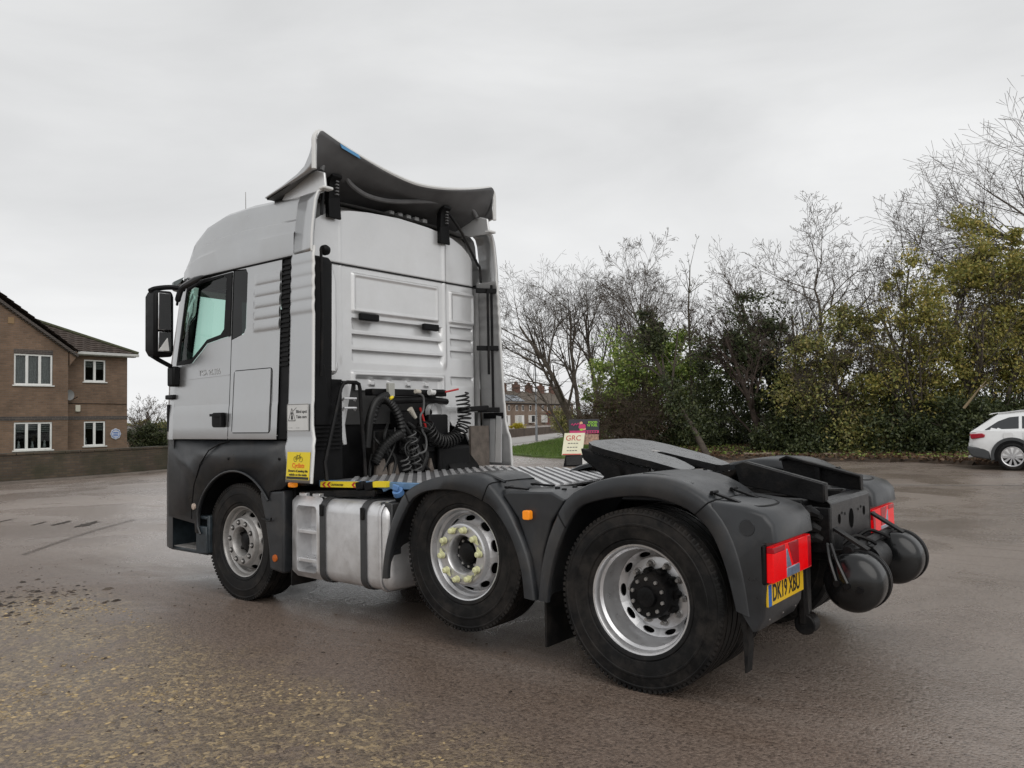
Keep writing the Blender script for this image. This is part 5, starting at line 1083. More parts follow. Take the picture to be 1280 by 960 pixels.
H(facade([(-9.25,0),(-9.25,1.795),(-1.05,1.795),(-1.05,0)], [rc(w_lo),rc(wl3)], 32.5), 'ground_floor_wall', house_brick)
H(MB().box(32.485,32.60,-9.26,-1.04,1.795,1.95), 'brick_band', band_brick)
H(facade([(-9.25,1.95),(-9.25,4.62),(-11.93,4.62),(-11.93,1.95)], [rc(w_ur)], 33.0), 'wing_wall', house_brick)
H(facade([(-9.25,0),(-9.25,1.795),(-11.93,1.795),(-11.93,0)], [rc(w_lr)], 33.0), 'ground_floor_wall', house_brick)
H(MB().box(32.985,33.1,-11.94,-9.25,1.795,1.95), 'brick_band', band_brick)
H(MB().add([(32.5,-9.25,0),(33.0,-9.25,0),(33.0,-9.25,4.7),(32.5,-9.25,4.7)],[[0,1,2,3]]), 'return_wall', house_brick)
H(MB().add([(33.0,-11.93,0),(39.0,-11.93,0),(39.0,-11.93,4.62),(33.0,-11.93,4.62)],[[0,1,2,3]]), 'end_wall', house_brick)
H(MB().add([(39,-11.93,0),(39,-1.05,0),(39,-1.05,4.62),(39,-11.93,4.62)],[[0,1,2,3]]).add([(32.5,-1.05,0),(39,-1.05,0),(39,-1.05,4.7),(32.5,-1.05,4.7)],[[0,1,2,3]]), 'rear_wall', house_brick)
H(MB().box(32.7,38.9,-11.8,-1.2,-0.02,0.0), 'floor_slab', room)
# windows: frame, sashes, panes, curtains
def window(w, x, n, cur):
    y0, y1, z0, z1 = w; W = y0-y1
    r = empty('window', (x-33, (y0+y1)/2+9, z0), hs)
    def loc(mb): mb.v = [(a-x, b-(y0+y1)/2, c-z0) for a, b, c in mb.v]; return mb
    f = MB(); t = 0.065
    f.box(x+0.02,x+0.10,y1,y0,z0,z0+t); f.box(x+0.02,x+0.10,y1,y0,z1-t,z1); f.box(x+0.02,x+0.10,y0-t,y0,z0+t,z1-t); f.box(x+0.02,x+0.10,y1,y1+t,z0+t,z1-t)
    for k in range(1,n): c = y1+W*k/n; f.box(x+0.02,x+0.10,c-0.05,c+0.05,z0+t,z1-t)
    loc(f).build('frame', upvc, r, bevel=0.006, seg=1)
    for k in range(n):
        a, b = y1+W*k/n+0.05, y1+W*(k+1)/n-0.05
        loc(MB().box(x+0.055,x+0.061,a,b,z0+t,z1-t)).build('pane', pane_g, r)
        if cur == 'net': loc(MB().grid(lambda y, z: (x+0.16+0.02*math.sin(y*60), y, z), list(np.linspace(a-0.04,b+0.04,24)), [z0,z1])).build('curtain', curtain, r)
        elif cur == 'blind':
            for i in range(5 if k != 1 else 4): loc(MB().box(x+0.15,x+0.16,a-0.03,b+0.03,z1-0.09-0.075*i,z1-0.04-0.075*i)).build('blind_slat', curtain, r)
    loc(MB().box(x-0.06,x+0.10,y1-0.06,y0+0.06,z0-0.05,z0-0.003)).build('sill', upvc, r, bevel=0.006, seg=1)
    loc(MB().box(x+0.9,x+0.92,y1-0.4,y0+0.4,z0-0.4,z1+0.3)).build('room_backing', room, r)
    return r
window(w_up,32.5,3,'net'); window(w_lo,32.5,3,'blind'); window(w_ur,33.0,2,'blind'); window(w_lr,33.0,2,'blind'); window(wl2,32.5,3,'net'); window(wl3,32.5,3,'blind')
H(MB().box(32.49,32.56,-8.66,-7.22,4.445,4.62), 'lintel', band_brick)
# roofs: laid tiles course by course
def tile_slope(A, B, C, Dv, name, course=0.30, wid=0.30):
    """A,B along the eaves; D above A, C above B (all 3D)"""
    A, B, C, Dv = map(Vector, (A,B,C,Dv)); m = MB(); n = max(2,int((Dv-A).length/course)); nr = (B-A).cross(Dv-A).normalized()
    if nr.z < 0: nr = -nr
    for k in range(n):
        t0, t1 = k/n, min(1,(k+1.12)/n); l, r = A.lerp(Dv,t0), B.lerp(C,t0); l2, r2 = A.lerp(Dv,t1), B.lerp(C,t1); q = max(1,int((r-l).length/wid))
        P0, P1 = [], []
        for j in range(q*4+1):
            u = j/(q*4); h = (0.028 if j % 4 in (1,2) else 0.0); P0.append(l.lerp(r,u)+nr*(0.045+h)); P1.append(l2.lerp(r2,u)+nr*(0.008+h))
        m.loft([P0,P1], False, False); m.loft([[p-nr*0.04 for p in P0],P0], False, False)
    return m
H(tile_slope((32.3,-9.62,4.60),(39,-9.62,4.60),(39,-5.15,7.85),(32.3,-5.15,7.85),'t'), 'roof_tiles', tile_m, smooth=0, kind='stuff')
H(tile_slope((39,-0.7,4.60),(32.3,-0.7,4.60),(32.3,-5.15,7.85),(39,-5.15,7.85),'t'), 'roof_tiles', tile_m, smooth=0, kind='stuff')
H(tile_slope((32.75,-9.4,4.66),(32.75,-12.25,4.66),(35.3,-8.9,6.12),(35.3,-6.0,6.12),'t'), 'roof_tiles', tile_m, smooth=0, kind='stuff')
H(tile_slope((32.75,-12.25,4.66),(39.3,-12.25,4.66),(36.6,-8.9,6.12),(35.3,-8.9,6.12),'t'), 'roof_tiles', tile_m, smooth=0, kind='stuff')
H(MB().tube([(32.72,-12.28,4.70),(35.3,-8.9,6.19),(36.6,-8.9,6.19)], 0.09, 6), 'ridge_tiles', moss_m)
H(MB().beam((32.42,-5.0,7.62),(32.42,-9.60,4.44),0.10,0.14,(1,0,0)), 'verge_course', band_brick)
for i in range(38):
    t = i/38; H(MB().box(32.40,32.52,-5.2-4.35*t-0.04,-5.2-4.35*t+0.02,7.40-3.0*t-0.03,7.40-3.0*t+0.05), 'dentil', band_brick)
H(MB().box(32.62,32.74,-12.28,-9.30,4.54,4.66), 'gutter', fascia, bevel=0.02); H(MB().box(32.74,33.02,-12.20,-9.26,4.52,4.55), 'soffit', fascia)
H(MB().box(32.47,32.52,-7.22,-7.0,5.60,5.85), 'wall_vent', lead)
H(MB().prism([(-9.30,4.05),(-9.30,4.62),(-9.62,4.62),(-9.52,4.35)], 'x', 32.46, 32.70), 'corbel', house_brick)
H(MB().tube([(32.95,-9.32,0.1),(32.95,-9.32,4.5)], 0.035, 8), 'downpipe', black_pl); H(MB().tube([(32.97,-9.4,2.50),(32.97,-11.9,2.46)], 0.012, 6), 'cable', black_pl)
d_ = MB(); d_.lathe([(0.22,0.07),(0.17,0.035),(0.10,0.012),(0.001,0)], (0,0,0), 'x', 20); d_.v = [(32.78-a*0.8-b*0.3, -9.40+b, 2.83+c) for a, b, c in d_.v]
ds = H(d_, 'satellite_dish', mat('dish_grey',(0.22,0.22,0.22),0.6)); H(MB().tube([(32.98,-9.45,2.70),(32.80,-9.42,2.78)], 0.02, 6).tube([(32.72,-9.55,2.66),(32.55,-9.65,2.74)], 0.014, 6), 'dish_arm', black_pl)
H(MB().box(32.92,33.0,-9.93,-9.73,2.14,2.42), 'alarm_box', mat('alarm_cream',(0.55,0.52,0.44),0.5), bevel=0.02)
pq = H(MB().prism([(-11.42+0.22*math.cos(2*PI*i/28)*(1+0.06*math.cos(8*2*PI*i/28)), 1.17+0.23*math.sin(2*PI*i/28)*(1+0.06*math.cos(8*2*PI*i/28))) for i in range(28)], 'x', 32.96, 32.995), 'plaque', mat('plaque_white',(0.55,0.57,0.62),0.4))
for z in (1.23,1.16,1.09): H(MB().box(32.955,32.96,-11.53,-11.31,z-0.018,z+0.018), 'plaque_lettering', blue_s)
H(MB().tube([(32.957,-11.42+0.18*math.cos(2*PI*i/24),1.17+0.18*math.sin(2*PI*i/24)) for i in range(25)], 0.012, 5), 'plaque_ring', blue_s)
for cx, cz in ((-7.5,0.72),(-8.45,0.72),(-8.0,0.70),(-10.25,0.78)):
    H(MB().lathe([(0.001,0),(0.06,0),(0.05,0.12),(0.03,0.16),(0.04,0.24),(0.001,0.27)], (32.72 if cx > -9 else 33.2,cx,cz), 'z', 10), 'window_ornament', upvc)
# small outbuilding beyond the house
ob = empty('outbuilding', gp(164,52)); tag(ob, 'small brick outbuilding with grey roof just right of the house, behind the wall', 'outbuilding')
MB().box(-1.6,1.6,-1.6,1.6,0,0.95).build('wall', terrace_brick, ob); MB().prism([(-1.8,0.95),(1.8,0.95),(0,1.5)], 'x', -1.8, 1.8).build('roof', mat('outbuilding_roof',(0.14,0.13,0.12),0.8), ob)

# ---- terrace of houses far behind ----------------------------------
A_, B_ = gp(622,158), gp(716,192); tdir = (B_-A_).normalized(); tn = Vector((tdir.y,-tdir.x,0)); 
if tn.dot(CAM_POS-A_) < 0: tn = -tn
TL = (B_-A_).length; NH = 6; HW = TL/NH
roof_t = mat('terrace_roof', (0.105,0.085,0.066), 0.85, 0, var=0.25, vscale=0.8); solar = mat('solar_panel', (0.10,0.12,0.15), 0.12, 0.2); door_m = mat('far_door_red', (0.14,0.03,0.025), 0.5); chim = brick_mat('chimney_brick', (0.13,0.060,0.042), (0.17,0.08,0.055), (0.1,0.08,0.07), 1.5, 'xyz')
tlabels = ['leftmost far terrace house partly behind the cab, with pale solar panels on its roof','far terrace house with a yellow bush before it','far terrace house behind the lamp post, with white bay window','far terrace house with a small red porch roof','far terrace house between the red porch and the bare trees','rightmost far terrace house half hidden by the bare tree trunks']
for i in range(NH):
    o = A_ + tdir*(HW*i); h = empty('terrace_house', o); h.matrix_world = Matrix(((tdir.x,-tn.x,0,o.x),(tdir.y,-tn.y,0,o.y),(0,0,1,0),(0,0,0,1)))
    tag(h, tlabels[i], 'house', 'row of far terrace houses')
    # local: x along the row, y away from the viewer, z up
    MB().box(0.0,HW-0.01,0.0,8.0,0,4.75).build('wall', terrace_brick, h)
    MB().prism([(-0.35,4.70),(4.0,7.5),(8.35,4.70)], 'x', 0.0, HW-0.005).build('roof', roof_t, h)
    ck = MB().box(HW*0.5-0.9,HW*0.5+0.9,3.45,4.55,7.0,9.0).build('chimney', chim, h) if i % 1 == 0 else None
    for q in range(4): MB().lathe([(0.16,0),(0.13,0.5),(0.15,0.55)], (HW*0.5-0.6+0.4*q,4.0,9.0), 'z', 8, True).build('chimney_pot', chim, ck)
    MB().box(0,HW,-0.45,-0.32,4.55,4.72).build('gutter', black_pl, h)
    for u in (0.28,0.72):
        w = MB(); x0, x1 = HW*u-0.45, HW*u+0.45; w.box(x0,x1,-0.06,0.02,3.1,4.3); wn_ = w.build('window', upvc, h); MB().box(x0+0.12,x1-0.12,-0.08,-0.05,3.2,4.2).build('pane', room, wn_)
    w = MB(); w.box(HW*0.14,HW*0.42,-0.7,0.02,0.6,2.2); wn_ = w.build('bay_window', upvc, h); MB().box(HW*0.16,HW*0.40,-0.74,-0.68,0.75,2.1).build('pane', curtain if i % 2 else room, wn_)
    MB().box(HW*0.62,HW*0.80,-0.05,0.02,0.1,2.2).build('door', door_m if i == 3 else upvc, h)
    if i == 3: MB().prism([(HW*0.52,2.35),(HW*0.90,2.35),(HW*0.71,3.2)], 'y', -1.3, 0.0).build('porch_roof', door_m, h)
    if i in (0,1):
        for q in range(2):
            s0, s1 = HW*(0.08+0.46*q), HW*(0.50+0.46*q); MB().add([(s0,0.25,5.25),(s1,0.25,5.25),(s1,2.2,6.5),(s0,2.2,6.5),(s0,0.25,5.10),(s1,0.25,5.10),(s1,2.2,6.35),(s0,2.2,6.35)],[[0,1,2,3],[4,5,6,7],[0,1,5,4],[1,2,6,5],[2,3,7,6],[3,0,4,7]]).build('solar_panel', solar, h)
# garden wall, footpath, grass on the far side
W0, W1 = gp(600,58), gp(712,92)
tw = MB().beam((W0.x,W0.y,0.33),(W1.x,W1.y,0.33),0.25,0.66).build('front_garden_wall', mat('far_wall_brown',(0.075,0.055,0.042),0.9,0,var=0.35,vscale=1.2), None); tag(tw, 'low brown wall across the road, in front of the far terrace', 'wall')
def sheet(name, pts, z, mt, th=0.05):
    o = MB().prism([(p.x,p.y) for p in pts], 'z', z-th, z).build(name, mt, None, smooth=0); o['kind'] = 'structure'; return o
sheet('far_footpath', [gp(590,44),gp(628,45.5),gp(722,70),gp(722,88),gp(600,56)], 0.02, mat('pale_path',(0.30,0.285,0.27),0.6,0,var=0.15,vscale=1.5))
grass_m = mat('verge_grass', (0.085,0.135,0.028), 0.85, 0, var=0.35, vscale=1.4, bump=0.5, bscale=15)
GV = [gp(640,33.5),gp(664,31.5),gp(700,30),gp(760,31),gp(760,60),gp(722,66),gp(650,43),gp(632,40)]
sheet('grass_verge', GV, 0.07, grass_m, 0.12)
# grass blades on the verge
blade_m = island_mat('grass_blades', [(0.06,0.11,0.018),(0.10,0.17,0.03),(0.14,0.22,0.045),(0.18,0.21,0.07)], 0.7, 0.25)
def in_poly(x, y, P):
    c = False; n = len(P)
    for i in range(n):
        a, b = P[i], P[i-1]
        if (a.y > y) != (b.y > y) and x < (b.x-a.x)*(y-a.y)/(b.y-a.y)+a.x: c = not c
    return c
def blades(name, n, pick, z, h0, h1, mt, label):
    V, Fc = [], []
    for _ in range(n):
        x, y = pick(); h = random.uniform(h0,h1); a = random.uniform(0,6.28); w = 0.006+0.010*random.random(); dx, dy = math.cos(a)*w, math.sin(a)*w; lx, ly = random.gauss(0,0.35)*h, random.gauss(0,0.35)*h; o = len(V)
        V += [(x-dx,y-dy,z),(x+dx,y+dy,z),(x+lx,y+ly,z+h)]; Fc.append([o,o+1,o+2])
    me = bpy.data.meshes.new(name); me.from_pydata(V,[],Fc); o = link_mesh(name, me, mt); tag(o, label, 'grass', kind='stuff'); return o
gx0, gx1, gy0, gy1 = min(p.x for p in GV), max(p.x for p in GV), min(p.y for p in GV), max(p.y for p in GV)
def pick_grass():
    while True:
        x, y = random.uniform(gx0,gx1), random.uniform(gy0,gy1)
        if in_poly(x,y,GV): return x, y
blades('grass', 26000, pick_grass, 0.06, 0.05, 0.16, blade_m, 'short green grass on the verge beyond the truck, left of the signs')
# lamp post
lp = empty('lamp_post', gp(669.5,54)); tag(lp, 'tall thin grey street lamp post standing in the grass verge before the terrace', 'street lamp')
gal = mat('galvanised_grey', (0.20,0.21,0.22), 0.55, 0.4, var=0.15)
m = MB(); m.tube([(0,0,0),(0,0,1.1),(0,0,1.15),(0,0,3.5),(0,0,5.72)], [0.085,0.085,0.055,0.05,0.04], 10); m.build('pole', gal, lp)
m = MB(); e0 = -RH; m.beam((0,0,5.70),(e0.x*0.25,e0.y*0.25,5.74),0.05,0.04); m.build('arm', gal, lp)
m = MB(); m.beam((e0.x*0.15,e0.y*0.15,5.73),(e0.x*0.62,e0.y*0.62,5.76),0.18,0.07); m.build('lamp_head', gal, lp, bevel=0.02)
# ---- signs ----------------------------------------------------------
cream = mat('sign_cream', (0.72,0.70,0.52), 0.5, 0, var=0.06); dark_b = mat('sign_charcoal', (0.035,0.035,0.045), 0.5, 0, var=0.1); pink = mat('sign_pink', (0.55,0.04,0.16), 0.5); lime = mat('sign_lime', (0.30,0.62,0.05), 0.5); peach = mat('sign_peach', (0.70,0.42,0.25), 0.5); sred = mat('sign_red', (0.50,0.04,0.03), 0.5)
def facing(name, px, D, turn, label, cat, z=0.0):
    o = gp(px, D, z); n = CAM_POS-o; n.z = 0; n.normalize(); n = Matrix.Rotation(turn,3,'Z') @ n; e = empty(name, o)
    e.matrix_world = Matrix(((-n.y,-n.x,0,o.x),(n.x,-n.y,0,o.y),(0,0,1,o.z),(0,0,0,1))); tag(e, label, cat); return e
# local x to the viewer's right, y away from the viewer, z up
def ltext(e, body, size, x, y, z, mt, sx=1.0, bold=0.0, up=(0,0,1), shear=0.0):
    t = text('sign_lettering', body, size, (0,0,0), (1,0,0), (0,0,1), mt, None, align='CENTER', bold=bold); t.data.shear = shear; t.parent = e
    u = Vector(up).normalized(); a = Vector((1,0,0)); n = a.cross(u).normalized(); t.matrix_local = Matrix(((a.x*sx,u.x,n.x,x),(a.y*sx,u.y,n.y,y),(a.z*sx,u.z,n.z,z),(0,0,0,1))); return t
s1 = facing('swing_sign', 714, 25.2, 0.0, 'cream pavement sign with red lettering GRC on a black ribbed base', 'sign')
def slab(m, q, th):
    a = [Vector(p) for p in q]; n = (a[1]-a[0]).cross(a[3]-a[0]).normalized()*th; m.add(a+[p-n for p in a], [[0,1,2,3],[7,6,5,4],[0,4,5,1],[1,5,6,2],[2,6,7,3],[3,7,4,0]]); return m
upv = Vector((0.0,0.16,0.68)).normalized()
pnl = slab(MB(), [(-0.34,-0.10,0.36),(0.30,-0.10,0.36),(0.40,0.06,1.04),(-0.24,0.06,1.04)], 0.03).build('panel', cream, s1)
def onp(x, t): return (x+0.10*t, -0.10+0.16*t-0.006, 0.36+0.68*t)
for b, sz, x, t, mt, bo in (('GRC', 0.235, -0.05, 0.76, sred, 0.0),('Recovery', 0.075, -0.02, 0.53, ink, 0.001),('garage services', 0.06, -0.03, 0.35, ink, 0.0),('call today', 0.055, -0.03, 0.20, ink, 0.0)):
    if b == 'GRC': ltext(s1, b, sz, *onp(x,t), mt, up=upv, bold=bo, shear=0.15)
    else:                                   # the photograph shows these lines only as smudges of small print
        for k in range(4): slab(MB(), [onp(x-0.17+0.085*k,t-0.018),onp(x-0.11+0.085*k,t-0.018),onp(x-0.11+0.085*k,t+0.018),onp(x-0.17+0.085*k,t+0.018)], 0.002).build('small_print', grey_hose, pnl)
slab(MB(), [onp(-0.32,0.01),onp(0.27,0.01),onp(0.27,0.055),onp(-0.32,0.055)], 0.003).build('red_stripe', sred, pnl)
m = MB(); m.prism([(-0.30,0),(0.42,0),(0.36,0.36),(-0.22,0.36)], 'y', -0.16, 0.10); bs = m.build('base', black_pl, s1, bevel=0.02)
for i in range(9): MB().beam((-0.20,-0.165,0.06+0.03*i),(0.30,-0.165,0.075+0.03*i),0.012,0.010).build('base_rib', grey_hose, bs)
MB().box(0.30,0.44,-0.20,-0.17,0.0,0.26).build('base_tag', white_s, s1)
s2 = facing('promotional_board', 729, 27.5, 0.1, 'dark charcoal promotional board with pink band and lime lettering behind the cream sign', 'sign')
MB().box(-0.52,0.52,0,0.04,0.98,1.46).build('panel', dark_b, s2, bevel=0.005)
MB().box(-0.50,0.50,-0.006,0.0,0.98,1.075).build('pink_band', pink, s2)
for i in range(5): MB().box(0.05+0.085*i,0.105+0.085*i,-0.010,-0.006,1.00,1.05).build('band_lettering', dark_b, s2)
ltext(s2, 'FOOD', 0.11, 0.30, -0.004, 1.345, lime, bold=0.003); ltext(s2, "'N' FUEL", 0.10, 0.28, -0.004, 1.245, lime, bold=0.003)
m = MB(); m.tube(spline([(-0.44,-0.005,1.27),(-0.40,-0.005,1.31),(-0.36,-0.005,1.25),(-0.30,-0.005,1.32),(-0.26,-0.005,1.27),(-0.20,-0.005,1.33),(-0.16,-0.005,1.28),(-0.06,-0.005,1.30)],5), 0.014, 5); m.build('script_lettering', pink, s2)
for (x,z,r,mt) in ((-0.10,1.33,0.055,peach),(-0.13,1.20,0.07,pink),(-0.03,1.22,0.08,pink),(-0.10,1.12,0.06,lime),(0.0,1.14,0.06,peach)):
    MB().prism([(x+r*math.cos(2*PI*i/10)*random.uniform(0.8,1.2),z+r*math.sin(2*PI*i/10)*random.uniform(0.8,1.2)) for i in range(10)], 'y', -0.009-r*0.02, 0.0).build('colour_motif', mt, s2)
for x in (-0.42,0.42): MB().box(x-0.03,x+0.03,0.04,0.09,0,1.3).build('post', black_pl, s2)
MB().box(-0.48,0.50,0.0,0.05,0.60,0.94).build('lower_panel', mat('sign_lower',(0.35,0.22,0.16),0.5,0,var=0.6,vscale=9), s2)

# ---- trees and shrubs -----------------------------------------------
class Tree:
    def __init__(s, seed): s.r = random.Random(seed); s.seg = []; s.tips = []
    def grow(s, p, d, L, r, lev, cfg):
        n = max(2, int(L/cfg['step'])+1); q = Vector(p); d = Vector(d).normalized(); R = s.r; sl = L/n
        kids = cfg['kids'][min(lev, len(cfg['kids'])-1)] if lev < cfg['levels'] else 0
        marks = sorted(R.uniform(cfg['first'] if lev == 0 else 0.18, 1.0) for _ in range(kids)); mi = 0; r0 = r
        for i in range(n):
            w = cfg['wob']*(1.0 if lev == 0 else cfg.get('wob2',0.75)); d2 = (d + Vector((R.gauss(0,w), R.gauss(0,w), R.gauss(0,w)*0.7 + cfg['up'][min(lev,len(cfg['up'])-1)]*sl))).normalized()
            q2 = q + d2*sl; r1 = r*(1-(i+1)/n*cfg['taper']); s.seg.append((q.copy(), q2.copy(), r0, max(r1, cfg['rmin'])))
            while mi < len(marks) and marks[mi] <= (i+1)/n:
                f = marks[mi]; mi += 1
                ax = Vector((R.gauss(0,1),R.gauss(0,1),R.gauss(0,1))).cross(d2)
                if ax.length < 1e-3: continue
                ax.normalize(); ang = math.radians(R.uniform(*cfg['ang'][min(lev,len(cfg['ang'])-1)])); cdv = Matrix.Rotation(ang,3,ax) @ d2
                bias = cfg.get('bias')
                if bias is not None and lev == 0: cdv = (cdv + bias).normalized()
                s.grow(q2, cdv, L*R.uniform(*cfg['len'])*(1-0.45*f), r1*cfg['rk'], lev+1, cfg)
            q, d, r0 = q2, d2, max(r1, cfg['rmin'])
        s.tips.append((q.copy(), lev, d.copy()))
def seg_mesh(name, segs):
    """all limbs as tapered tubes in one mesh, built with numpy"""
    P0 = np.array([s[0][:] for s in segs]); P1 = np.array([s[1][:] for s in segs]); r0 = np.array([s[2] for s in segs]); r1 = np.array([s[3] for s in segs])
    V, Fq = [], []; off = 0
    for sel, n in ((r0 >= 0.03, 7), ((r0 < 0.03) & (r0 >= 0.011), 4), (r0 < 0.011, 3)):
        a, b, ra, rb = P0[sel], P1[sel], r0[sel], r1[sel]
        if not len(a): continue
        t = b-a; t /= np.maximum(np.linalg.norm(t,axis=1,keepdims=True),1e-6); b = b + t*ra[:,None]*0.3
        h = np.where(np.abs(t[:,2:3]) > 0.9, np.array([[1.0,0,0]]), np.array([[0,0,1.0]])); u = np.cross(t,h); u /= np.linalg.norm(u,axis=1,keepdims=True); w = np.cross(t,u)
        an = 2*np.pi*np.arange(n)/n; ring = u[:,None,:]*np.cos(an)[None,:,None] + w[:,None,:]*np.sin(an)[None,:,None]
        v = np.concatenate([a[:,None,:]+ring*ra[:,None,None], b[:,None,:]+ring*rb[:,None,None]], axis=1).reshape(-1,3)
        k = np.arange(len(a))[:,None,None]*2*n; i = np.arange(n); q = np.stack([i,(i+1)%n,n+(i+1)%n,n+i],axis=1)[None]
        Fq.append((k+q+off).reshape(-1,4)); V.append(v); off += len(v)
    V = np.concatenate(V); Fq = np.concatenate(Fq)
    return fast_mesh(name, V, Fq, True)
def fast_mesh(name, V, Fq, smooth=False):
    me = bpy.data.meshes.new(name); n, k = Fq.shape
    me.vertices.add(len(V)); me.vertices.foreach_set('co', V.astype(np.float32).ravel()); me.loops.add(n*k); me.loops.foreach_set('vertex_index', Fq.astype(np.int32).ravel())
    me.polygons.add(n); me.polygons.foreach_set('loop_start', np.arange(0,n*k,k,dtype=np.int32)); me.polygons.foreach_set('use_smooth', np.full(n, smooth)); me.update(calc_edges=True); me.validate(); return me
def leaf_mesh(name, C, size, rs, flat=0.0, aspect=0.55):
    n = len(C); a = rs.normal(size=(n,3)); a[:,2] *= (1-flat); a /= np.linalg.norm(a,axis=1,keepdims=True); b = rs.normal(size=(n,3)); b = np.cross(a,b); b /= np.linalg.norm(b,axis=1,keepdims=True)
    nrm = np.cross(a,b); s = size*rs.uniform(0.6,1.35,size=(n,1))
    V = np.stack([C-a*s, C+b*s*aspect+nrm*s*0.15, C+a*s, C-b*s*aspect+nrm*s*0.15], axis=1).reshape(-1,3); F = np.arange(n*4).reshape(-1,4)
    return fast_mesh(name, V, F)
bark = mat('bark_grey_brown', (0.085,0.070,0.056), 0.9, 0, var=0.35, vscale=5, bump=0.4, bscale=18)
bark2 = mat('bark_olive', (0.080,0.072,0.045), 0.9, 0, var=0.4, vscale=6); bark3 = mat('bark_reddish', (0.070,0.052,0.042), 0.9, 0, var=0.35, vscale=6); bramble_m = mat('bramble_brown', (0.085,0.064,0.045), 0.9, 0, var=0.4, vscale=5)
lf_yel = island_mat('leaves_olive_yellow', [(0.105,0.128,0.035),(0.224,0.228,0.056),(0.393,0.347,0.089),(0.184,0.209,0.056),(0.524,0.413,0.125),(0.144,0.166,0.050)], 0.55, 0.3)
lf_grn = island_mat('leaves_laurel', [(0.086,0.142,0.034),(0.200,0.286,0.064),(0.338,0.416,0.103),(0.140,0.218,0.047),(0.477,0.517,0.159)], 0.42, 0.25)
lf_drk = island_mat('leaves_ivy_dark', [(0.022,0.034,0.015),(0.049,0.064,0.024),(0.085,0.098,0.037),(0.037,0.053,0.019)], 0.45, 0.15)
lf_mix = island_mat('leaves_thorn', [(0.100,0.129,0.043),(0.201,0.221,0.070),(0.352,0.338,0.096),(0.151,0.142,0.080),(0.471,0.391,0.132)], 0.6, 0.25)
BARE = dict(levels=4, kids=[10,8,7,4], step=0.5, first=0.28, wob=0.06, up=[0.02,0.16,0.18,0.12], ang=[(22,48),(22,48),(25,50),(25,55)], len=(0.45,0.70), taper=0.72, rk=0.60, rmin=0.0065)
def plant(name, px, D, label, cat, cfgs, leaves=None, mt=bark, group=None, seed=1, z=0.0, turn=0, crown_name='crown'):
    """cfgs: list of (offset, direction, length, radius, cfg); leaves: dict(mat,n,size,blobs=[(dx,dy(depth),z,rx,ry,rz)])"""
    base = gp(px, D, z); e = empty(name, base); tag(e, label, cat, group); T = Tree(seed); trunk = []
    stems = []
    for off, d, L, r, cfg in cfgs:
        n0 = len(T.seg)
        o = RH*off[0] + FH*off[1] + Vector((0,0,off[2])); dd = RH*d[0] + FH*d[1] + Vector((0,0,d[2])); c = dict(BARE); c.update(cfg)
        if 'bias' in c and c['bias'] is not None: bb = c['bias']; c['bias'] = RH*bb[0]+FH*bb[1]+Vector((0,0,bb[2]))
        T.grow(o, dd, L, r, 0, c); stems.append(T.seg[n0:])
    small = [s for s in T.seg if s[2] < 0.026]
    for sg in stems:
        big = [s for s in sg if s[2] >= 0.026]
        if big: link_mesh('trunk', seg_mesh('trunk', big), mt, e)
    if small: link_mesh('twigs', seg_mesh('twigs', small), mt, e)
    if leaves:
        rs = np.random.default_rng(seed+50); C = []; tot = sum(b[3]*b[5] for b in leaves['blobs'])
        for dx, dy, zc, rx, ry, rz in leaves['blobs']:
            nb = int(leaves['n']*rx*rz/tot); k = max(4, int(leaves.get('clumps',46)*rx*rz)); cs = leaves.get('cs',0.24)
            u = rs.normal(size=(k,3)); u /= np.linalg.norm(u,axis=1,keepdims=True); rad = rs.uniform(0.15,1.30,size=(k,1))**0.7; cc = u*rad*np.array([rx,ry,rz])
            pick = rs.integers(0,k,nb); sc = (0.35+1.3*rs.random(k)**1.5)[pick][:,None]; p = cc[pick] + rs.normal(size=(nb,3))*cs*sc*np.array([1,1,0.8])
            w = np.array([dx,dy,zc]) + p; C.append(w)
        C = np.concatenate(C); C = C[C[:,2] > 0.03]; Wd = C[:,0:1]*np.array(RH)[None] + C[:,1:2]*np.array(FH)[None]; Wd[:,2] = C[:,2]
        link_mesh(crown_name, leaf_mesh(crown_name, Wd, leaves['size'], rs), leaves['mat'], e)
    return e
thin = dict(kids=[10,8,5,3], step=0.45)
# big bare trees left of the hedge
AIRY = dict(up=[0.02,0.07,0.06,0.04],ang=[(20,52),(25,55),(25,55),(25,60)],len=(0.50,0.75))
plant('bare_tree', 718, 41, 'tall bare multi-stemmed tree beside the terrace, leftmost of the bare trees', 'tree', [((0,0,0),(-0.16,0,1),6.9,0.17,dict(AIRY,kids=[11,7,6,3],first=0.2)), ((0.25,0.2,0),(-0.36,0,1),6.4,0.12,dict(AIRY,kids=[10,7,5,3],first=0.2)), ((0.35,0,0),(0.02,0.1,1),7.2,0.15,dict(AIRY,kids=[10,7,5,3],first=0.25)), ((-0.1,0.1,0),(-0.60,0.1,1),5.0,0.085,dict(AIRY,kids=[9,6,5,3],first=0.2))], mt=bark, seed=11)
plant('bare_tree', 743, 43, 'bare tree with two dark trunks standing behind the promotional board', 'tree', [((0,0,0),(-0.02,0,1),7.2,0.17,dict(AIRY,kids=[11,7,6,3],first=0.28)), ((0.45,0,0),(0.16,0,1),6.8,0.14,dict(AIRY,kids=[10,7,5,3],first=0.3))], mt=bark, seed=12)
plant('bare_tree', 812, 40, 'bare upright tree rising behind the bright green laurel', 'tree', [((0,0,0),(-0.10,0,1),7.2,0.14,dict(kids=[15,8,6,3],first=0.34,wob=0.035,ang=[(18,38),(22,45),(25,50),(25,60)]))], mt=bark, seed=13)
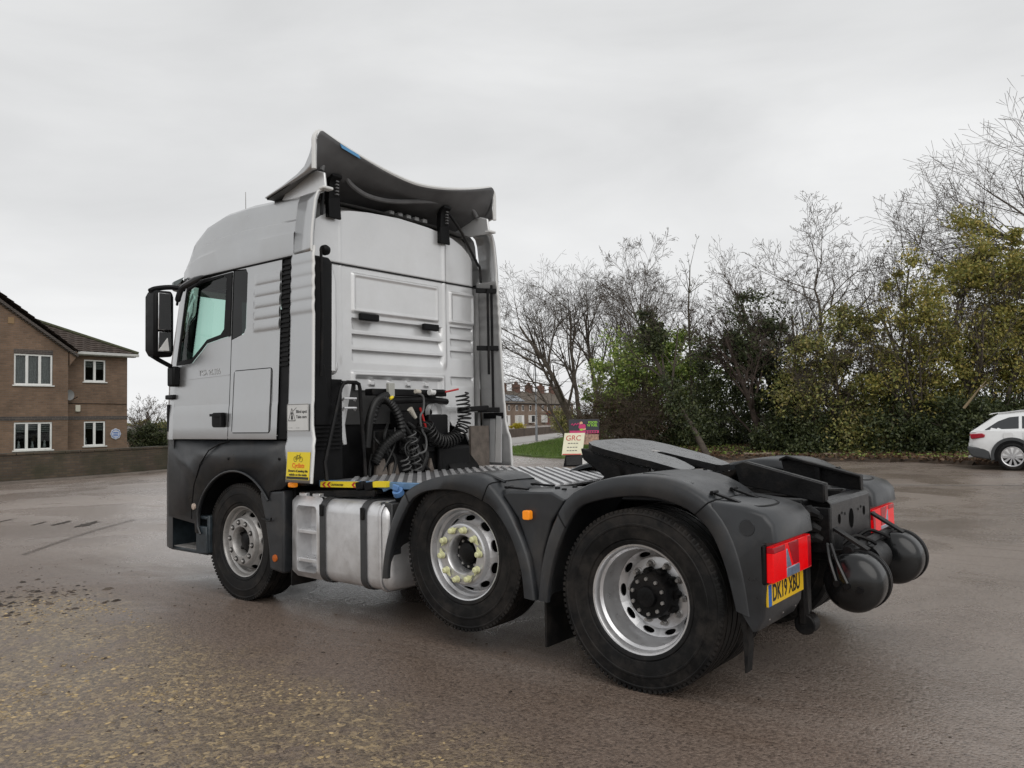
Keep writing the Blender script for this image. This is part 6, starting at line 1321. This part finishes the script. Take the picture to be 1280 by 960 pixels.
plant('young_tree', 863, 32, 'slender straight bare young tree between the leaning trunk and the dark ivy tree', 'tree', [((0,0,0),(0.02,0,1),7.4,0.075,dict(levels=3,kids=[17,6,4],first=0.45,wob=0.025,up=[0.01,0.08,0.05],ang=[(30,55),(25,50),(25,60)],len=(0.16,0.30)))], mt=bark2, seed=14)
plant('leaning_tree', 884, 28.0, 'tree whose trunk leans left over the bramble, ivy on its stem', 'tree', [((0,0,0),(-0.50,0.12,1),5.5,0.125,dict(kids=[11,8,6,3],first=0.45,wob=0.05,up=[0.05,0.12,0.1,0.05],ang=[(20,45),(25,50),(25,60),(25,60)]))], mt=bark, seed=15,
      leaves=dict(mat=lf_drk,n=5200,size=0.06,cs=0.13,clumps=60,blobs=[(-0.55,0.1,1.2,0.22,0.22,0.8),(-1.1,0.2,2.3,0.28,0.3,0.9),(-1.9,0.3,4.3,0.45,0.4,0.9)]))
plant('laurel_shrub', 808, 33, 'bright green leafy evergreen shrub in the middle of the hedgerow', 'shrub', [((0,0,0),(0,0,1),3.6,0.09,dict(kids=[10,6,4],levels=3,first=0.1)),((-0.8,0,0),(-0.2,0,1),3.0,0.07,dict(kids=[8,5,3],levels=3,first=0.1))], mt=bark2, seed=16,
      leaves=dict(mat=lf_grn,n=30000,size=0.075,cs=0.25,clumps=19,blobs=[(-0.6,0,3.4,1.5,1.2,1.5),(0.9,0.2,3.5,1.5,1.2,1.6),(-1.5,0,2.2,0.9,0.9,1.2),(1.9,0.3,2.9,1.0,1.0,1.4),(0.3,0.2,1.6,1.9,1.0,1.2),(0.4,0.1,4.5,0.9,0.8,0.8)]))
plant('bramble_thicket', 785, 31.5, 'brown leafless bramble thicket below the bright green shrub', 'shrub', [((random.uniform(-1.5,1.4),random.uniform(-0.5,0.6),0),(random.uniform(-0.4,0.4),random.uniform(-0.2,0.2),1),random.uniform(1.6,2.8),0.022,dict(levels=3,kids=[9,7,4],first=0.05,wob=0.16,up=[-0.10,-0.15,-0.1],ang=[(20,60)],len=(0.4,0.75))) for _ in range(20)], mt=bramble_m, seed=17,
      leaves=dict(mat=island_mat('dead_leaves',[(0.05,0.032,0.02),(0.10,0.065,0.04),(0.06,0.05,0.02)],0.7,0.2),n=3200,size=0.05,cs=0.22,clumps=30,blobs=[(-0.3,0,1.2,1.6,0.8,0.9)]))
plant('ivy_tree', 938, 29.5, 'dark ivy-clad tree with brown leaning stems, left of the yellow-green thorns', 'tree', [((0.5,0,0),(-0.35,0,1),4.6,0.14,dict(kids=[11,8,7,3],levels=4,first=0.2)),((0.2,0.3,0),(0.10,0,1),4.8,0.12,dict(kids=[9,7,6,3],first=0.25)),((0.75,0,0),(-0.62,0,1),3.2,0.06,dict(levels=2,kids=[5,4],first=0.4)),((0.9,0.1,0),(0.30,0,1),4.6,0.09,dict(kids=[8,6,5],levels=3))], mt=bark3, seed=18,
      leaves=dict(mat=lf_drk,n=23000,size=0.062,cs=0.24,clumps=22,blobs=[(0.1,0,4.3,1.3,1.1,1.5),(-0.9,0.1,3.4,1.0,0.9,1.2),(1.1,0.2,3.6,1.1,1.0,1.5),(0.3,0.3,2.2,1.6,0.9,0.9),(1.3,0.3,1.7,0.9,0.8,1.0),(-1.4,0.6,1.9,0.8,0.7,1.0)]))
plant('bare_thorn', 985, 31, 'bare thorny tree reaching above the ivy tree with straight sparse branches', 'tree', [((0,0,0),(-0.06,0,1),6.2,0.12,dict(kids=[12,6,4,2],first=0.35,wob=0.06,up=[0.03,0.08,0.04,0.02],ang=[(20,48),(25,50),(25,60),(25,60)])),((0.4,0,0),(0.2,0,1),6.0,0.09,dict(kids=[10,7,5,3],first=0.3))], mt=bark, seed=19)
plant('bare_thorn', 1075, 29, 'bare thorny tree with crooked branches between the two yellow-green hawthorns', 'tree', [((0,0,0),(-0.15,0,1),6.4,0.13,dict(kids=[12,8,6,3],first=0.3,wob=0.12,wob2=1.0,up=[0.02,0.06,0.02,0.0],ang=[(30,60),(25,60),(25,60),(25,60)])),((0.4,0,0),(0.12,0,1),6.8,0.11,dict(kids=[11,8,5,3],first=0.3,wob=0.11))], mt=bark, seed=20)
plant('hawthorn', 1052, 27.5, 'yellow-green leafy hawthorn in the middle of the hedgerow, above the rear lights', 'tree', [((0.0,0,0),(-0.15,0,1),3.6,0.10,dict(kids=[12,8,6,3],levels=4,first=0.1,wob=0.10)),((-0.8,0.2,0),(-0.3,0,1),3.2,0.07,dict(kids=[10,7,5,3],levels=4,first=0.1)),((0.8,0.1,0),(0.2,0,1),3.4,0.07,dict(kids=[10,7,5,3],levels=4,first=0.1))], mt=bark, seed=21,
      leaves=dict(mat=lf_mix,n=21000,size=0.055,cs=0.24,clumps=20,blobs=[(-0.6,0,3.2,1.3,1.0,1.3),(0.8,0,3.7,1.3,1.0,1.5),(-1.3,0,2.1,0.9,0.8,1.0),(0.4,0.2,2.0,1.5,0.9,1.0),(0.3,-0.1,4.6,0.8,0.7,0.7)]))
plant('hawthorn', 1200, 26, 'large olive-yellow hawthorn overhanging the white parked car', 'tree', [((0.0,0,0),(0.05,0,1),5.2,0.15,dict(kids=[14,9,7,4],levels=4,first=0.12,wob=0.09)),((-1.0,0.2,0),(-0.25,0,1),4.8,0.10,dict(kids=[11,8,6,3],levels=4,first=0.1)),((1.2,0.1,0),(0.2,0,1),5.0,0.11,dict(kids=[11,8,6,3],levels=4,first=0.1))], mt=bark, seed=22,
      leaves=dict(mat=lf_yel,n=39000,size=0.055,cs=0.25,clumps=17,blobs=[(-1.1,0,4.8,1.3,1.1,1.6),(0.7,0,6.3,1.4,1.2,1.7),(2.0,0.1,5.9,1.4,1.1,1.7),(-1.7,0,3.2,1.2,0.9,1.2),(0.2,0.1,3.5,1.8,1.1,1.4),(2.0,0.2,3.0,1.6,1.0,1.4),(-0.4,0.3,2.1,2.0,0.8,1.0)]))
plant('bare_tree', 1378, 27.5, 'large bare tree at the right edge with branches sweeping left against the sky', 'tree', [((0,0,0),(-0.10,0,1),9.2,0.24,dict(levels=4,kids=[17,7,6,3],first=0.45,wob=0.05,wob2=0.9,up=[0.02,0.02,0.03,0.03],ang=[(40,75),(18,42),(22,48),(25,60)],len=(0.62,0.85),bias=(-0.75,-0.05,0.05)))], mt=bark, seed=23)
plant('hawthorn', 1305, 27, 'olive-brown hawthorn at the right edge behind the parked car', 'tree', [((0,0,0),(0,0,1),4.4,0.12,dict(kids=[10,7,5],levels=3,first=0.1,wob=0.09))], mt=bark, seed=24,
      leaves=dict(mat=lf_yel,n=22000,size=0.058,cs=0.25,clumps=17,blobs=[(0,0,4.6,1.5,1.1,1.6),(-0.3,0,3.0,1.5,1.0,1.3),(1.4,0,3.6,1.4,1.1,2.0)]))
# undergrowth along the foot of the hedge: separate low evergreen shrubs
for i, (px, D, w, h, lab) in enumerate(((850,32,1.5,1.5,'low dark evergreen shrub at the foot of the leaning trunk'),(985,28.5,1.4,1.5,'low dark ivy shrub right of the brown leaning stems'),(1030,27.5,1.3,1.6,'low dark shrub under the middle hawthorn'),(1085,27,1.3,1.8,'low dark shrub between the two hawthorns'),(1140,26.2,1.4,2.2,'tall dark evergreen shrub left of the parked car'),(1195,25.4,1.3,1.9,'dark bush touching the tail of the parked car'),(1255,26,1.6,2.0,'dark bush directly behind the parked car'),(1330,26,1.8,2.2,'dark bush behind the front of the parked car'),(905,31.5,1.0,1.2,'small dark shrub behind the brown leaning stems'))):
    plant('undergrowth_shrub', px, D, lab, 'shrub', [((random.uniform(-0.5,0.5),0,0),(random.uniform(-0.3,0.3),0,1),h*0.8,0.03,dict(levels=2,kids=[8,6],first=0.05)) for _ in range(3)], mt=bark3, seed=40+i,
          leaves=dict(mat=lf_drk if i != 3 else lf_mix,n=int(9500*w*h/2),size=0.058,cs=0.22,clumps=40,blobs=[(0,0,h*0.45,w,0.8,h*0.55),(-w*0.5,0,h*0.3,w*0.6,0.7,h*0.35),(w*0.5,0.1,h*0.35,w*0.6,0.7,h*0.4)]), group='dark undergrowth along the hedgerow')
# far backing: a second line of scrub that closes the hedge from behind
for i, (px, D, w, h, lab) in enumerate(((900,37,2.2,3.0,'dim scrub seen through the gap behind the leaning tree'),(1010,36,2.4,3.0,'dim scrub seen through the gap behind the bare thorn'),(1110,35,2.4,3.4,'dim scrub behind the gap between the hawthorns'),(780,48,2.2,2.6,'dim scrub behind the bramble thicket'))):
    plant('backing_scrub', px, D, lab, 'shrub', [((random.uniform(-1,1),0,0),(random.uniform(-0.3,0.3),0,1),h*0.9,0.05,dict(levels=3,kids=[8,6,4],first=0.05)) for _ in range(3)], mt=bark, seed=60+i,
          leaves=dict(mat=lf_drk,n=5500,size=0.075,cs=0.3,clumps=18,blobs=[(0,0,h*0.45,w,1.0,h*0.5),(-w*0.6,0,h*0.35,w*0.5,0.8,h*0.4),(w*0.6,0,h*0.4,w*0.5,0.8,h*0.4)]), group='scrub behind the hedgerow')
# left background
plant('bare_bush', 183, 46, 'small bare rounded bush showing above the hedge, right of the house', 'shrub', [((random.uniform(-0.3,0.3),0,0.3),(random.uniform(-0.5,0.5),random.uniform(-0.3,0.3),1),2.0,0.05,dict(levels=3,kids=[9,7,5],first=0.1,ang=[(20,45)],up=[0.02])) for _ in range(5)], mt=bramble_m, seed=70)
plant('clipped_hedge', 189, 41, 'dark clipped evergreen hedge behind the wall between house and truck', 'hedge', [((0,0,0),(0,0,1),1.0,0.04,dict(levels=2,kids=[6,4],first=0.1))], mt=bark, seed=71,
      leaves=dict(mat=lf_drk,n=16000,size=0.05,cs=0.12,clumps=120,blobs=[(-0.45,0,0.75,0.75,0.5,0.75),(0.5,0,0.8,0.8,0.5,0.75),(1.5,0,0.8,0.8,0.5,0.75)]))
lh = plant('long_hedge', 190, 60, 'long low olive hedge far behind the clipped hedge', 'hedge', [((0,0,0),(0,0,1),1.0,0.04,dict(levels=2,kids=[6,4],first=0.1))], mt=bark, seed=72,
      leaves=dict(mat=lf_mix,n=15000,size=0.08,cs=0.2,clumps=30,blobs=[(-2.2,0,0.9,1.4,0.6,0.8),(0,0,0.95,1.6,0.6,0.8),(2.4,0,0.95,1.6,0.6,0.8)]))
plant('yellow_bush', 646, 80, 'small bright yellow bush behind the low wall before the terrace', 'shrub', [((0,0,0),(0,0,1),0.6,0.03,dict(levels=2,kids=[5,3],first=0.1))], mt=bark, seed=73,
      leaves=dict(mat=island_mat('leaves_yellow',[(0.35,0.28,0.02),(0.5,0.42,0.03),(0.3,0.28,0.04)],0.6,0.3),n=2600,size=0.06,cs=0.12,clumps=60,blobs=[(0,0,0.65,0.6,0.4,0.42)]))
plant('garden_shrub', 703, 62, 'olive garden shrub at the foot of the leftmost bare tree', 'shrub', [((0,0,0),(0,0,1),1.8,0.04,dict(levels=3,kids=[7,5,4],first=0.1))], mt=bark2, seed=74,
      leaves=dict(mat=lf_mix,n=4200,size=0.07,cs=0.2,clumps=40,blobs=[(0,0,1.2,0.75,0.6,1.2)]))
# hedge bank, leaf litter, logs
bank_m = mat('bank_earth', (0.050,0.034,0.022), 0.95, 0, var=0.5, vscale=3.5, bump=0.8, bscale=12)
edge = [gp(1420,21.5),gp(1300,21.6),gp(1225,22.0),gp(1150,23.8),gp(1040,25.2),gp(900,27.2),gp(820,28.6),gp(760,30.0)]
back = [gp(1500,40),gp(1300,40),gp(1225,40),gp(1150,41),gp(1040,42),gp(900,44),gp(820,46),gp(760,48)]
m = MB(); rows = []
for k in range(13):
    t = k/12; row = []
    for i in range(57):
        u = i/56*(len(edge)-1); j = min(int(u),len(edge)-2); a = edge[j].lerp(edge[j+1],u-j); b = back[j].lerp(back[j+1],u-j); tt = t*t; p = a.lerp(b,tt)
        hz = (0.0 if k == 0 else 0.10+0.22*smooth01(tt*4)) + (random.uniform(-0.04,0.05) if k > 0 else 0); wob = 0.25*math.sin(i*1.3)+random.uniform(-0.15,0.15)
        row.append((p.x+FH.x*wob*(k < 2), p.y+FH.y*wob*(k < 2), hz-0.02))
    rows.append(row)
m.loft(rows, False, False); o = m.build('hedge_bank', bank_m, None, smooth=60); o['kind'] = 'structure'
def bank_pick(lo=0.0, hi=0.30):
    u = random.uniform(0.6,len(edge)-1.001); j = int(u); a = edge[j].lerp(edge[j+1],u-j); b = back[j].lerp(back[j+1],u-j); t = random.uniform(lo,hi)**1.0; return a.lerp(b,t), t
def litter(name, n, mt, size, lo, hi, label, seed, jit=0.0):
    rs = np.random.default_rng(seed); C = []
    for _ in range(n):
        p, t = bank_pick(lo,hi); C.append((p.x+random.gauss(0,jit),p.y+random.gauss(0,jit),0.03+(0.10+0.22*smooth01(t*4))*smooth01((t+0.01)/0.02)+random.uniform(-0.02,0.05)))
    o = link_mesh(name, leaf_mesh(name, np.array(C), size, rs, 0.75, 0.7), mt); tag(o, label, 'leaves', kind='stuff'); return o
litter('leaf_litter', 9000, island_mat('fallen_leaves',[(0.05,0.026,0.015),(0.10,0.055,0.03),(0.16,0.09,0.045),(0.07,0.045,0.03),(0.20,0.13,0.08)],0.7,0.1), 0.06, 0.0, 0.32, 'brown fallen leaves along the foot of the hedgerow', 81)
litter('ground_ivy', 5000, lf_grn, 0.05, 0.04, 0.25, 'patches of green weeds on the hedge bank', 82)
for i, (px, D, L, r, tz, lab) in enumerate(((1075,26.3,2.6,0.05,0.0,'pale log lying on the leaf litter behind the rear lights'),(800,28.0,1.5,0.06,0.1,'pale felled branch lying behind the fifth wheel'),(960,27.4,1.8,0.05,0.05,'thin fallen branch lying in the leaf litter left of the pale log'))):
    c = gp(px, D, 0.17); d = (RH+FH*tz).normalized(); P = [c+d*(L*(k/5-0.5))+Vector((0,0,random.uniform(-0.02,0.02))) for k in range(6)]; o = MB().tube([p-c for p in P], [r,r*1.05,r,r*0.9,r*0.85,r*0.7], 7).build('fallen_log', mat('log_%d' % i,(0.20,0.155,0.115),0.9,0,var=0.3,vscale=8), None); o.location = c; tag(o, lab, 'log')
plant('broken_branch', 1232, 23.2, 'pale broken branch sticking out of the dark bush behind the car', 'branch', [((-0.15,0.9,1.6),(0.35,-0.3,0.7),1.0,0.045,dict(levels=1,kids=[3],first=0.3,len=(0.3,0.5)))], mt=mat('pale_wood',(0.26,0.20,0.12),0.8), seed=90)
# lay-by earth under the car and faint road line
sheet('layby_earth', [gp(1178,22.6),gp(1225,20.6),gp(1300,20.2),gp(1450,20.2),gp(1450,23.5),gp(1225,23.0)], 0.008, mat('wet_earth',(0.095,0.072,0.055),0.6,0,var=0.3,vscale=2,bump=0.3,bscale=20), 0.004)
sheet('worn_road_line', [gp(1020,17.15),gp(1150,16.7),gp(1290,16.2),gp(1500,15.6),gp(1500,15.5),gp(1290,16.08),gp(1150,16.57),gp(1020,17.0)], 0.006, mat('worn_paint',(0.20,0.18,0.165),0.6,0,var=0.25,vscale=6), 0.002)

# low wooded skyline far off, closing the horizon all round
def skyline():
    n = 9000; rs = np.random.default_rng(99); C = []; ph_ = rs.uniform(0,6.28,8)
    an = rs.uniform(0,2*np.pi,n); R = 230+20*np.sin(3*an)+rs.uniform(-8,8,n); hh = 2.2+0.7*np.sin(9*an+ph_[0])+0.5*np.sin(23*an+ph_[1])+0.4*np.sin(57*an+ph_[2])
    z = rs.uniform(0,1,n)**0.8*np.maximum(0.8,hh); C = np.stack([R*np.cos(an), R*np.sin(an), z], axis=1); return leaf_mesh('far_skyline', C, 1.1, rs, 0.3, 0.7)
tag(link_mesh('far_skyline', skyline(), island_mat('far_woods', [(0.05,0.055,0.045),(0.075,0.08,0.06),(0.065,0.06,0.05)], 0.9)), 'low distant line of woods and hedges along the horizon', 'woods', kind='stuff')
# ---- parked estate car (local: x forward, y left, z up; origin under the rear axle) --------------
car = empty('parked_car', (0.46,-19.30,0)); car.rotation_euler = (0,0,PI+0.02)
tag(car, 'white estate car with dark grey wheel-arch cladding parked by the hedge at the right edge', 'car')
cw_p = mat('car_white', (0.74,0.75,0.75), 0.25, 0, var=0.02, coat=0.8); clad = mat('car_cladding', (0.045,0.048,0.050), 0.5, 0, var=0.1); car_gl = mat('car_privacy_glass', (0.02,0.022,0.025), 0.06, 0, coat=0.6); car_red = mat('car_red_lens', (0.32,0.006,0.02), 0.12, 0, coat=0.8)
# body loft: stations along x, section = half outline (y,z)
def csec(x):
    top = interp(x,[-0.98,-0.94,-0.86,-0.6,-0.30,0.2,1.0,1.9,2.35,2.9,3.35,3.60,3.72],[0.62,0.97,1.02,1.02,1.01,1.00,0.985,0.97,0.96,0.93,0.85,0.72,0.60])
    w = interp(x,[-0.98,-0.90,-0.70,-0.3,2.6,3.2,3.5,3.66,3.72],[0.74,0.83,0.90,0.925,0.925,0.90,0.82,0.66,0.55]); bz = interp(x,[-0.98,-0.8,-0.5,3.0,3.5,3.72],[0.45,0.32,0.26,0.26,0.28,0.40])
    return [(w*0.80,bz),(w*0.97,bz+0.05),(w*0.99,bz+0.25),(w,0.62 if top > 0.66 else top-0.04),(w*0.985,min(0.80,top-0.02)),(w*0.95,top-0.015),(w*0.90,top),(0,top+0.02)]
xs_ = [-0.98,-0.94,-0.86,-0.7,-0.5,-0.3,0,0.35,0.8,1.4,1.9,2.35,2.9,3.2,3.35,3.5,3.6,3.72]
m = MB(); rings = []
for x in xs_:
    h = csec(x); rings.append([(x,y,z) for y, z in h] + [(x,-y,z) for y, z in h[-2::-1]])
m.loft(rings, True, True); m.build('body', cw_p, car, smooth=50)
# cabin
def gsec(x):
    r = interp(x,[-0.90,-0.72,-0.45,-0.30,0.2,0.8,1.3,1.8,2.1,2.35],[1.00,1.14,1.34,1.435,1.475,1.48,1.46,1.36,1.17,0.98]); w = interp(x,[-0.90,-0.5,1.5,2.35],[0.78,0.82,0.82,0.80]); k = (r-0.98)/0.5
    return [(w+0.05,0.97),(w+0.03,0.99),(w-0.13*k,r-0.05*k-0.01),(w-0.17*k-0.03,r-0.012),(0,r+0.01)]
gxs = [-0.90,-0.72,-0.45,-0.30,0.2,0.8,1.3,1.8,2.1,2.35]; m = MB(); rings = []
for x in gxs:
    h = gsec(x); rings.append([(x,y,z) for y, z in h] + [(x,-y,z) for y, z in h[-2::-1]])
m.loft(rings, False, False); m.build('cabin', cw_p, car, smooth=40)
for s in (1,-1):
    def wpt(x, t):
        h = gsec(x); a, b = h[1], h[2]; return (x, s*(a[0]+(b[0]-a[0])*t+0.006), a[1]+(b[1]-a[1])*t)
    for pts in ([(-0.60,0.16),(-0.30,0.64),(-0.05,0.86),(0.15,0.88),(0.15,0.16)],[(0.22,0.16),(0.22,0.88),(1.0,0.88),(1.0,0.15)],[(1.08,0.15),(1.08,0.88),(1.45,0.86),(1.80,0.70),(2.08,0.15)]):
        MB().add([wpt(*p) for p in pts], [list(range(len(pts)))]).build('side_window', car_gl, car)
    MB().tube([(-0.30,s*0.66,1.44),(0.2,s*0.67,1.505),(0.8,s*0.67,1.51),(1.25,s*0.66,1.49),(1.5,s*0.65,1.44)], 0.016, 6).build('roof_rail', alu, car)
    for cx in (0.0,2.80):
        A = arc(cx,0.36,0.40,-12,192,20); B = arc(cx,0.36,0.475,-14,194,20); m = MB(); m.loft([[(x,s*0.915,z) for x,z in A],[(x,s*0.940,z) for x,z in A],[(x,s*0.942,z) for x,z in B],[(x,s*0.905,z) for x,z in B]], False, False); m.build('arch_cladding', clad, car, smooth=50)
        m = MB(); m.loft([[(x,s*0.929,z) for x,z in arc(cx,0.36,0.405,-20,200,20)],[(x,s*0.928,z) for x,z in arc(cx,0.36,0.328,-20,200,20)]], False, False); m.build('wheel_well', black_pl, car)
    MB().prism([(0.46,0.24),(2.34,0.24),(2.34,0.40),(0.46,0.40)], 'y', s*0.90, s*0.938).build('sill_cladding', clad, car, bevel=0.02)
    m = MB(); m.prism([(-0.90,0.79),(-0.60,0.83),(-0.58,0.90),(-0.64,0.94),(-0.93,0.925)], 'y', s*0.72, s*0.915); m.build('tail_light', car_red, car, bevel=0.02, seg=3)
    MB().prism(rrect(-0.18,0.04,0.80,0.96,0.04,3), 'y', s*0.918, s*0.929).build('fuel_flap', cw_p, car, bevel=0.004) if s < 0 else None
    for x0 in (0.24,1.12): MB().box(x0,x0+0.006,s*0.926,s*0.93,0.42,0.96).build('door_gap', clad, car)
    for x0 in (0.30,1.20): MB().box(x0,x0+0.20,s*0.92,s*0.952,0.80,0.835).build('door_handle', cw_p, car, bevel=0.01)
    MB().box(1.95,2.12,s*0.90,s*1.08,0.98,1.12).build('wing_mirror', cw_p, car, bevel=0.04, seg=3)
    m = MB(); m.prism([(3.36,0.62),(3.64,0.60),(3.60,0.72),(3.30,0.80)], 'y', s*0.50, s*0.80); m.build('headlight', clear_lens, car, bevel=0.02)
    for cx in (0.0,2.80):
        wh = empty('wheel', (cx,s*0.825,0.352), car); wh.rotation_euler = (0,0,0 if s > 0 else PI)
        MB().lathe([(0.24,0.09),(0.26,0.11),(0.30,0.115),(0.335,0.10),(0.345,0.07),(0.345,-0.07),(0.335,-0.10),(0.24,-0.10)], n=40).build('tyre', rubber, wh)
        m = MB(); m.lathe([(0.222,0.05),(0.245,0.10),(0.25,0.105),(0.245,0.108),(0.225,0.095),(0.22,0.05),(0.215,0.0)], n=40); m.lathe([(0.001,0.10),(0.05,0.10),(0.06,0.08),(0.06,0.03)], n=20)
        for i in range(10):
            a = 2*PI*i/10; c0, c1 = 0.05, 0.235; dvec = Vector((math.cos(a),0,math.sin(a))); sd = Vector((-math.sin(a),0,math.cos(a)))
            m.add([dvec*c0+sd*0.012+Vector((0,0.095,0)), dvec*c0-sd*0.012+Vector((0,0.095,0)), dvec*c1-sd*0.034+Vector((0,0.098,0)), dvec*c1+sd*0.034+Vector((0,0.098,0)), dvec*c0+sd*0.012+Vector((0,0.05,0)), dvec*c0-sd*0.012+Vector((0,0.05,0)), dvec*c1-sd*0.028+Vector((0,0.05,0)), dvec*c1+sd*0.028+Vector((0,0.05,0))], [[0,1,2,3],[4,5,6,7],[0,1,5,4],[1,2,6,5],[2,3,7,6],[3,0,4,7]])
        m.build('alloy_rim', mat('alloy_%d_%d' % (s,int(cx*10)),(0.55,0.55,0.56),0.3,0.7), wh)
        MB().lathe([(0.22,0.02),(0.001,0.02)], n=30).build('brake_backing_disc', black_mt, wh)
m = MB(); m.prism([(-1.01,0.60),(-0.60,0.56),(-0.47,0.50),(-0.47,0.26),(-0.88,0.33),(-0.96,0.42)], 'y', -0.90, 0.90); m.build('rear_bumper', clad, car, bevel=0.04, seg=3)
MB().beam((-0.97,0,0.36),(-0.47,0,0.29),1.70,0.03).build('bumper_trim', alu, car, bevel=0.008)
for s in (1,-1): MB().tube([(-0.90,s*0.55,0.33),(-1.02,s*0.55,0.31)], 0.035, 10).build('exhaust_tip', steel, car)
m = MB(); m.add([(-0.905,-0.68,1.02),(-0.905,0.68,1.02),(-0.42,0.60,1.375),(-0.42,-0.60,1.375)], [[0,1,2,3]]); m.v = [(x-0.012,y,z+0.006) for x,y,z in m.v]; m.build('rear_window', car_gl, car)
MB().prism([(-0.52,1.40),(-0.30,1.45),(-0.25,1.47),(-0.46,1.445)], 'y', -0.62, 0.62).build('roof_spoiler_lip', cw_p, car, bevel=0.005)
m = MB(); m.add([(2.30,-0.72,1.0),(2.30,0.72,1.0),(1.78,0.62,1.38),(1.78,-0.62,1.38)], [[0,1,2,3]]); m.v = [(x+0.02,y,z+0.012) for x,y,z in m.v]; m.build('windscreen', car_gl, car)

# ---- lettering becomes plain meshes --------------------------------
bpy.context.view_layer.update()
dg = bpy.context.evaluated_depsgraph_get()
for o in [o for o in COL.objects if o.type == 'FONT']:
    me = bpy.data.meshes.new_from_object(o.evaluated_get(dg)); n = o.name; par, ml = o.parent, o.matrix_local.copy(); mt = o.data.materials[0]
    kids = o.children; bpy.data.objects.remove(o); q = bpy.data.objects.new(n, me); COL.objects.link(q)
    if not me.materials: me.materials.append(mt)
    q.parent = par; q.matrix_local = ml
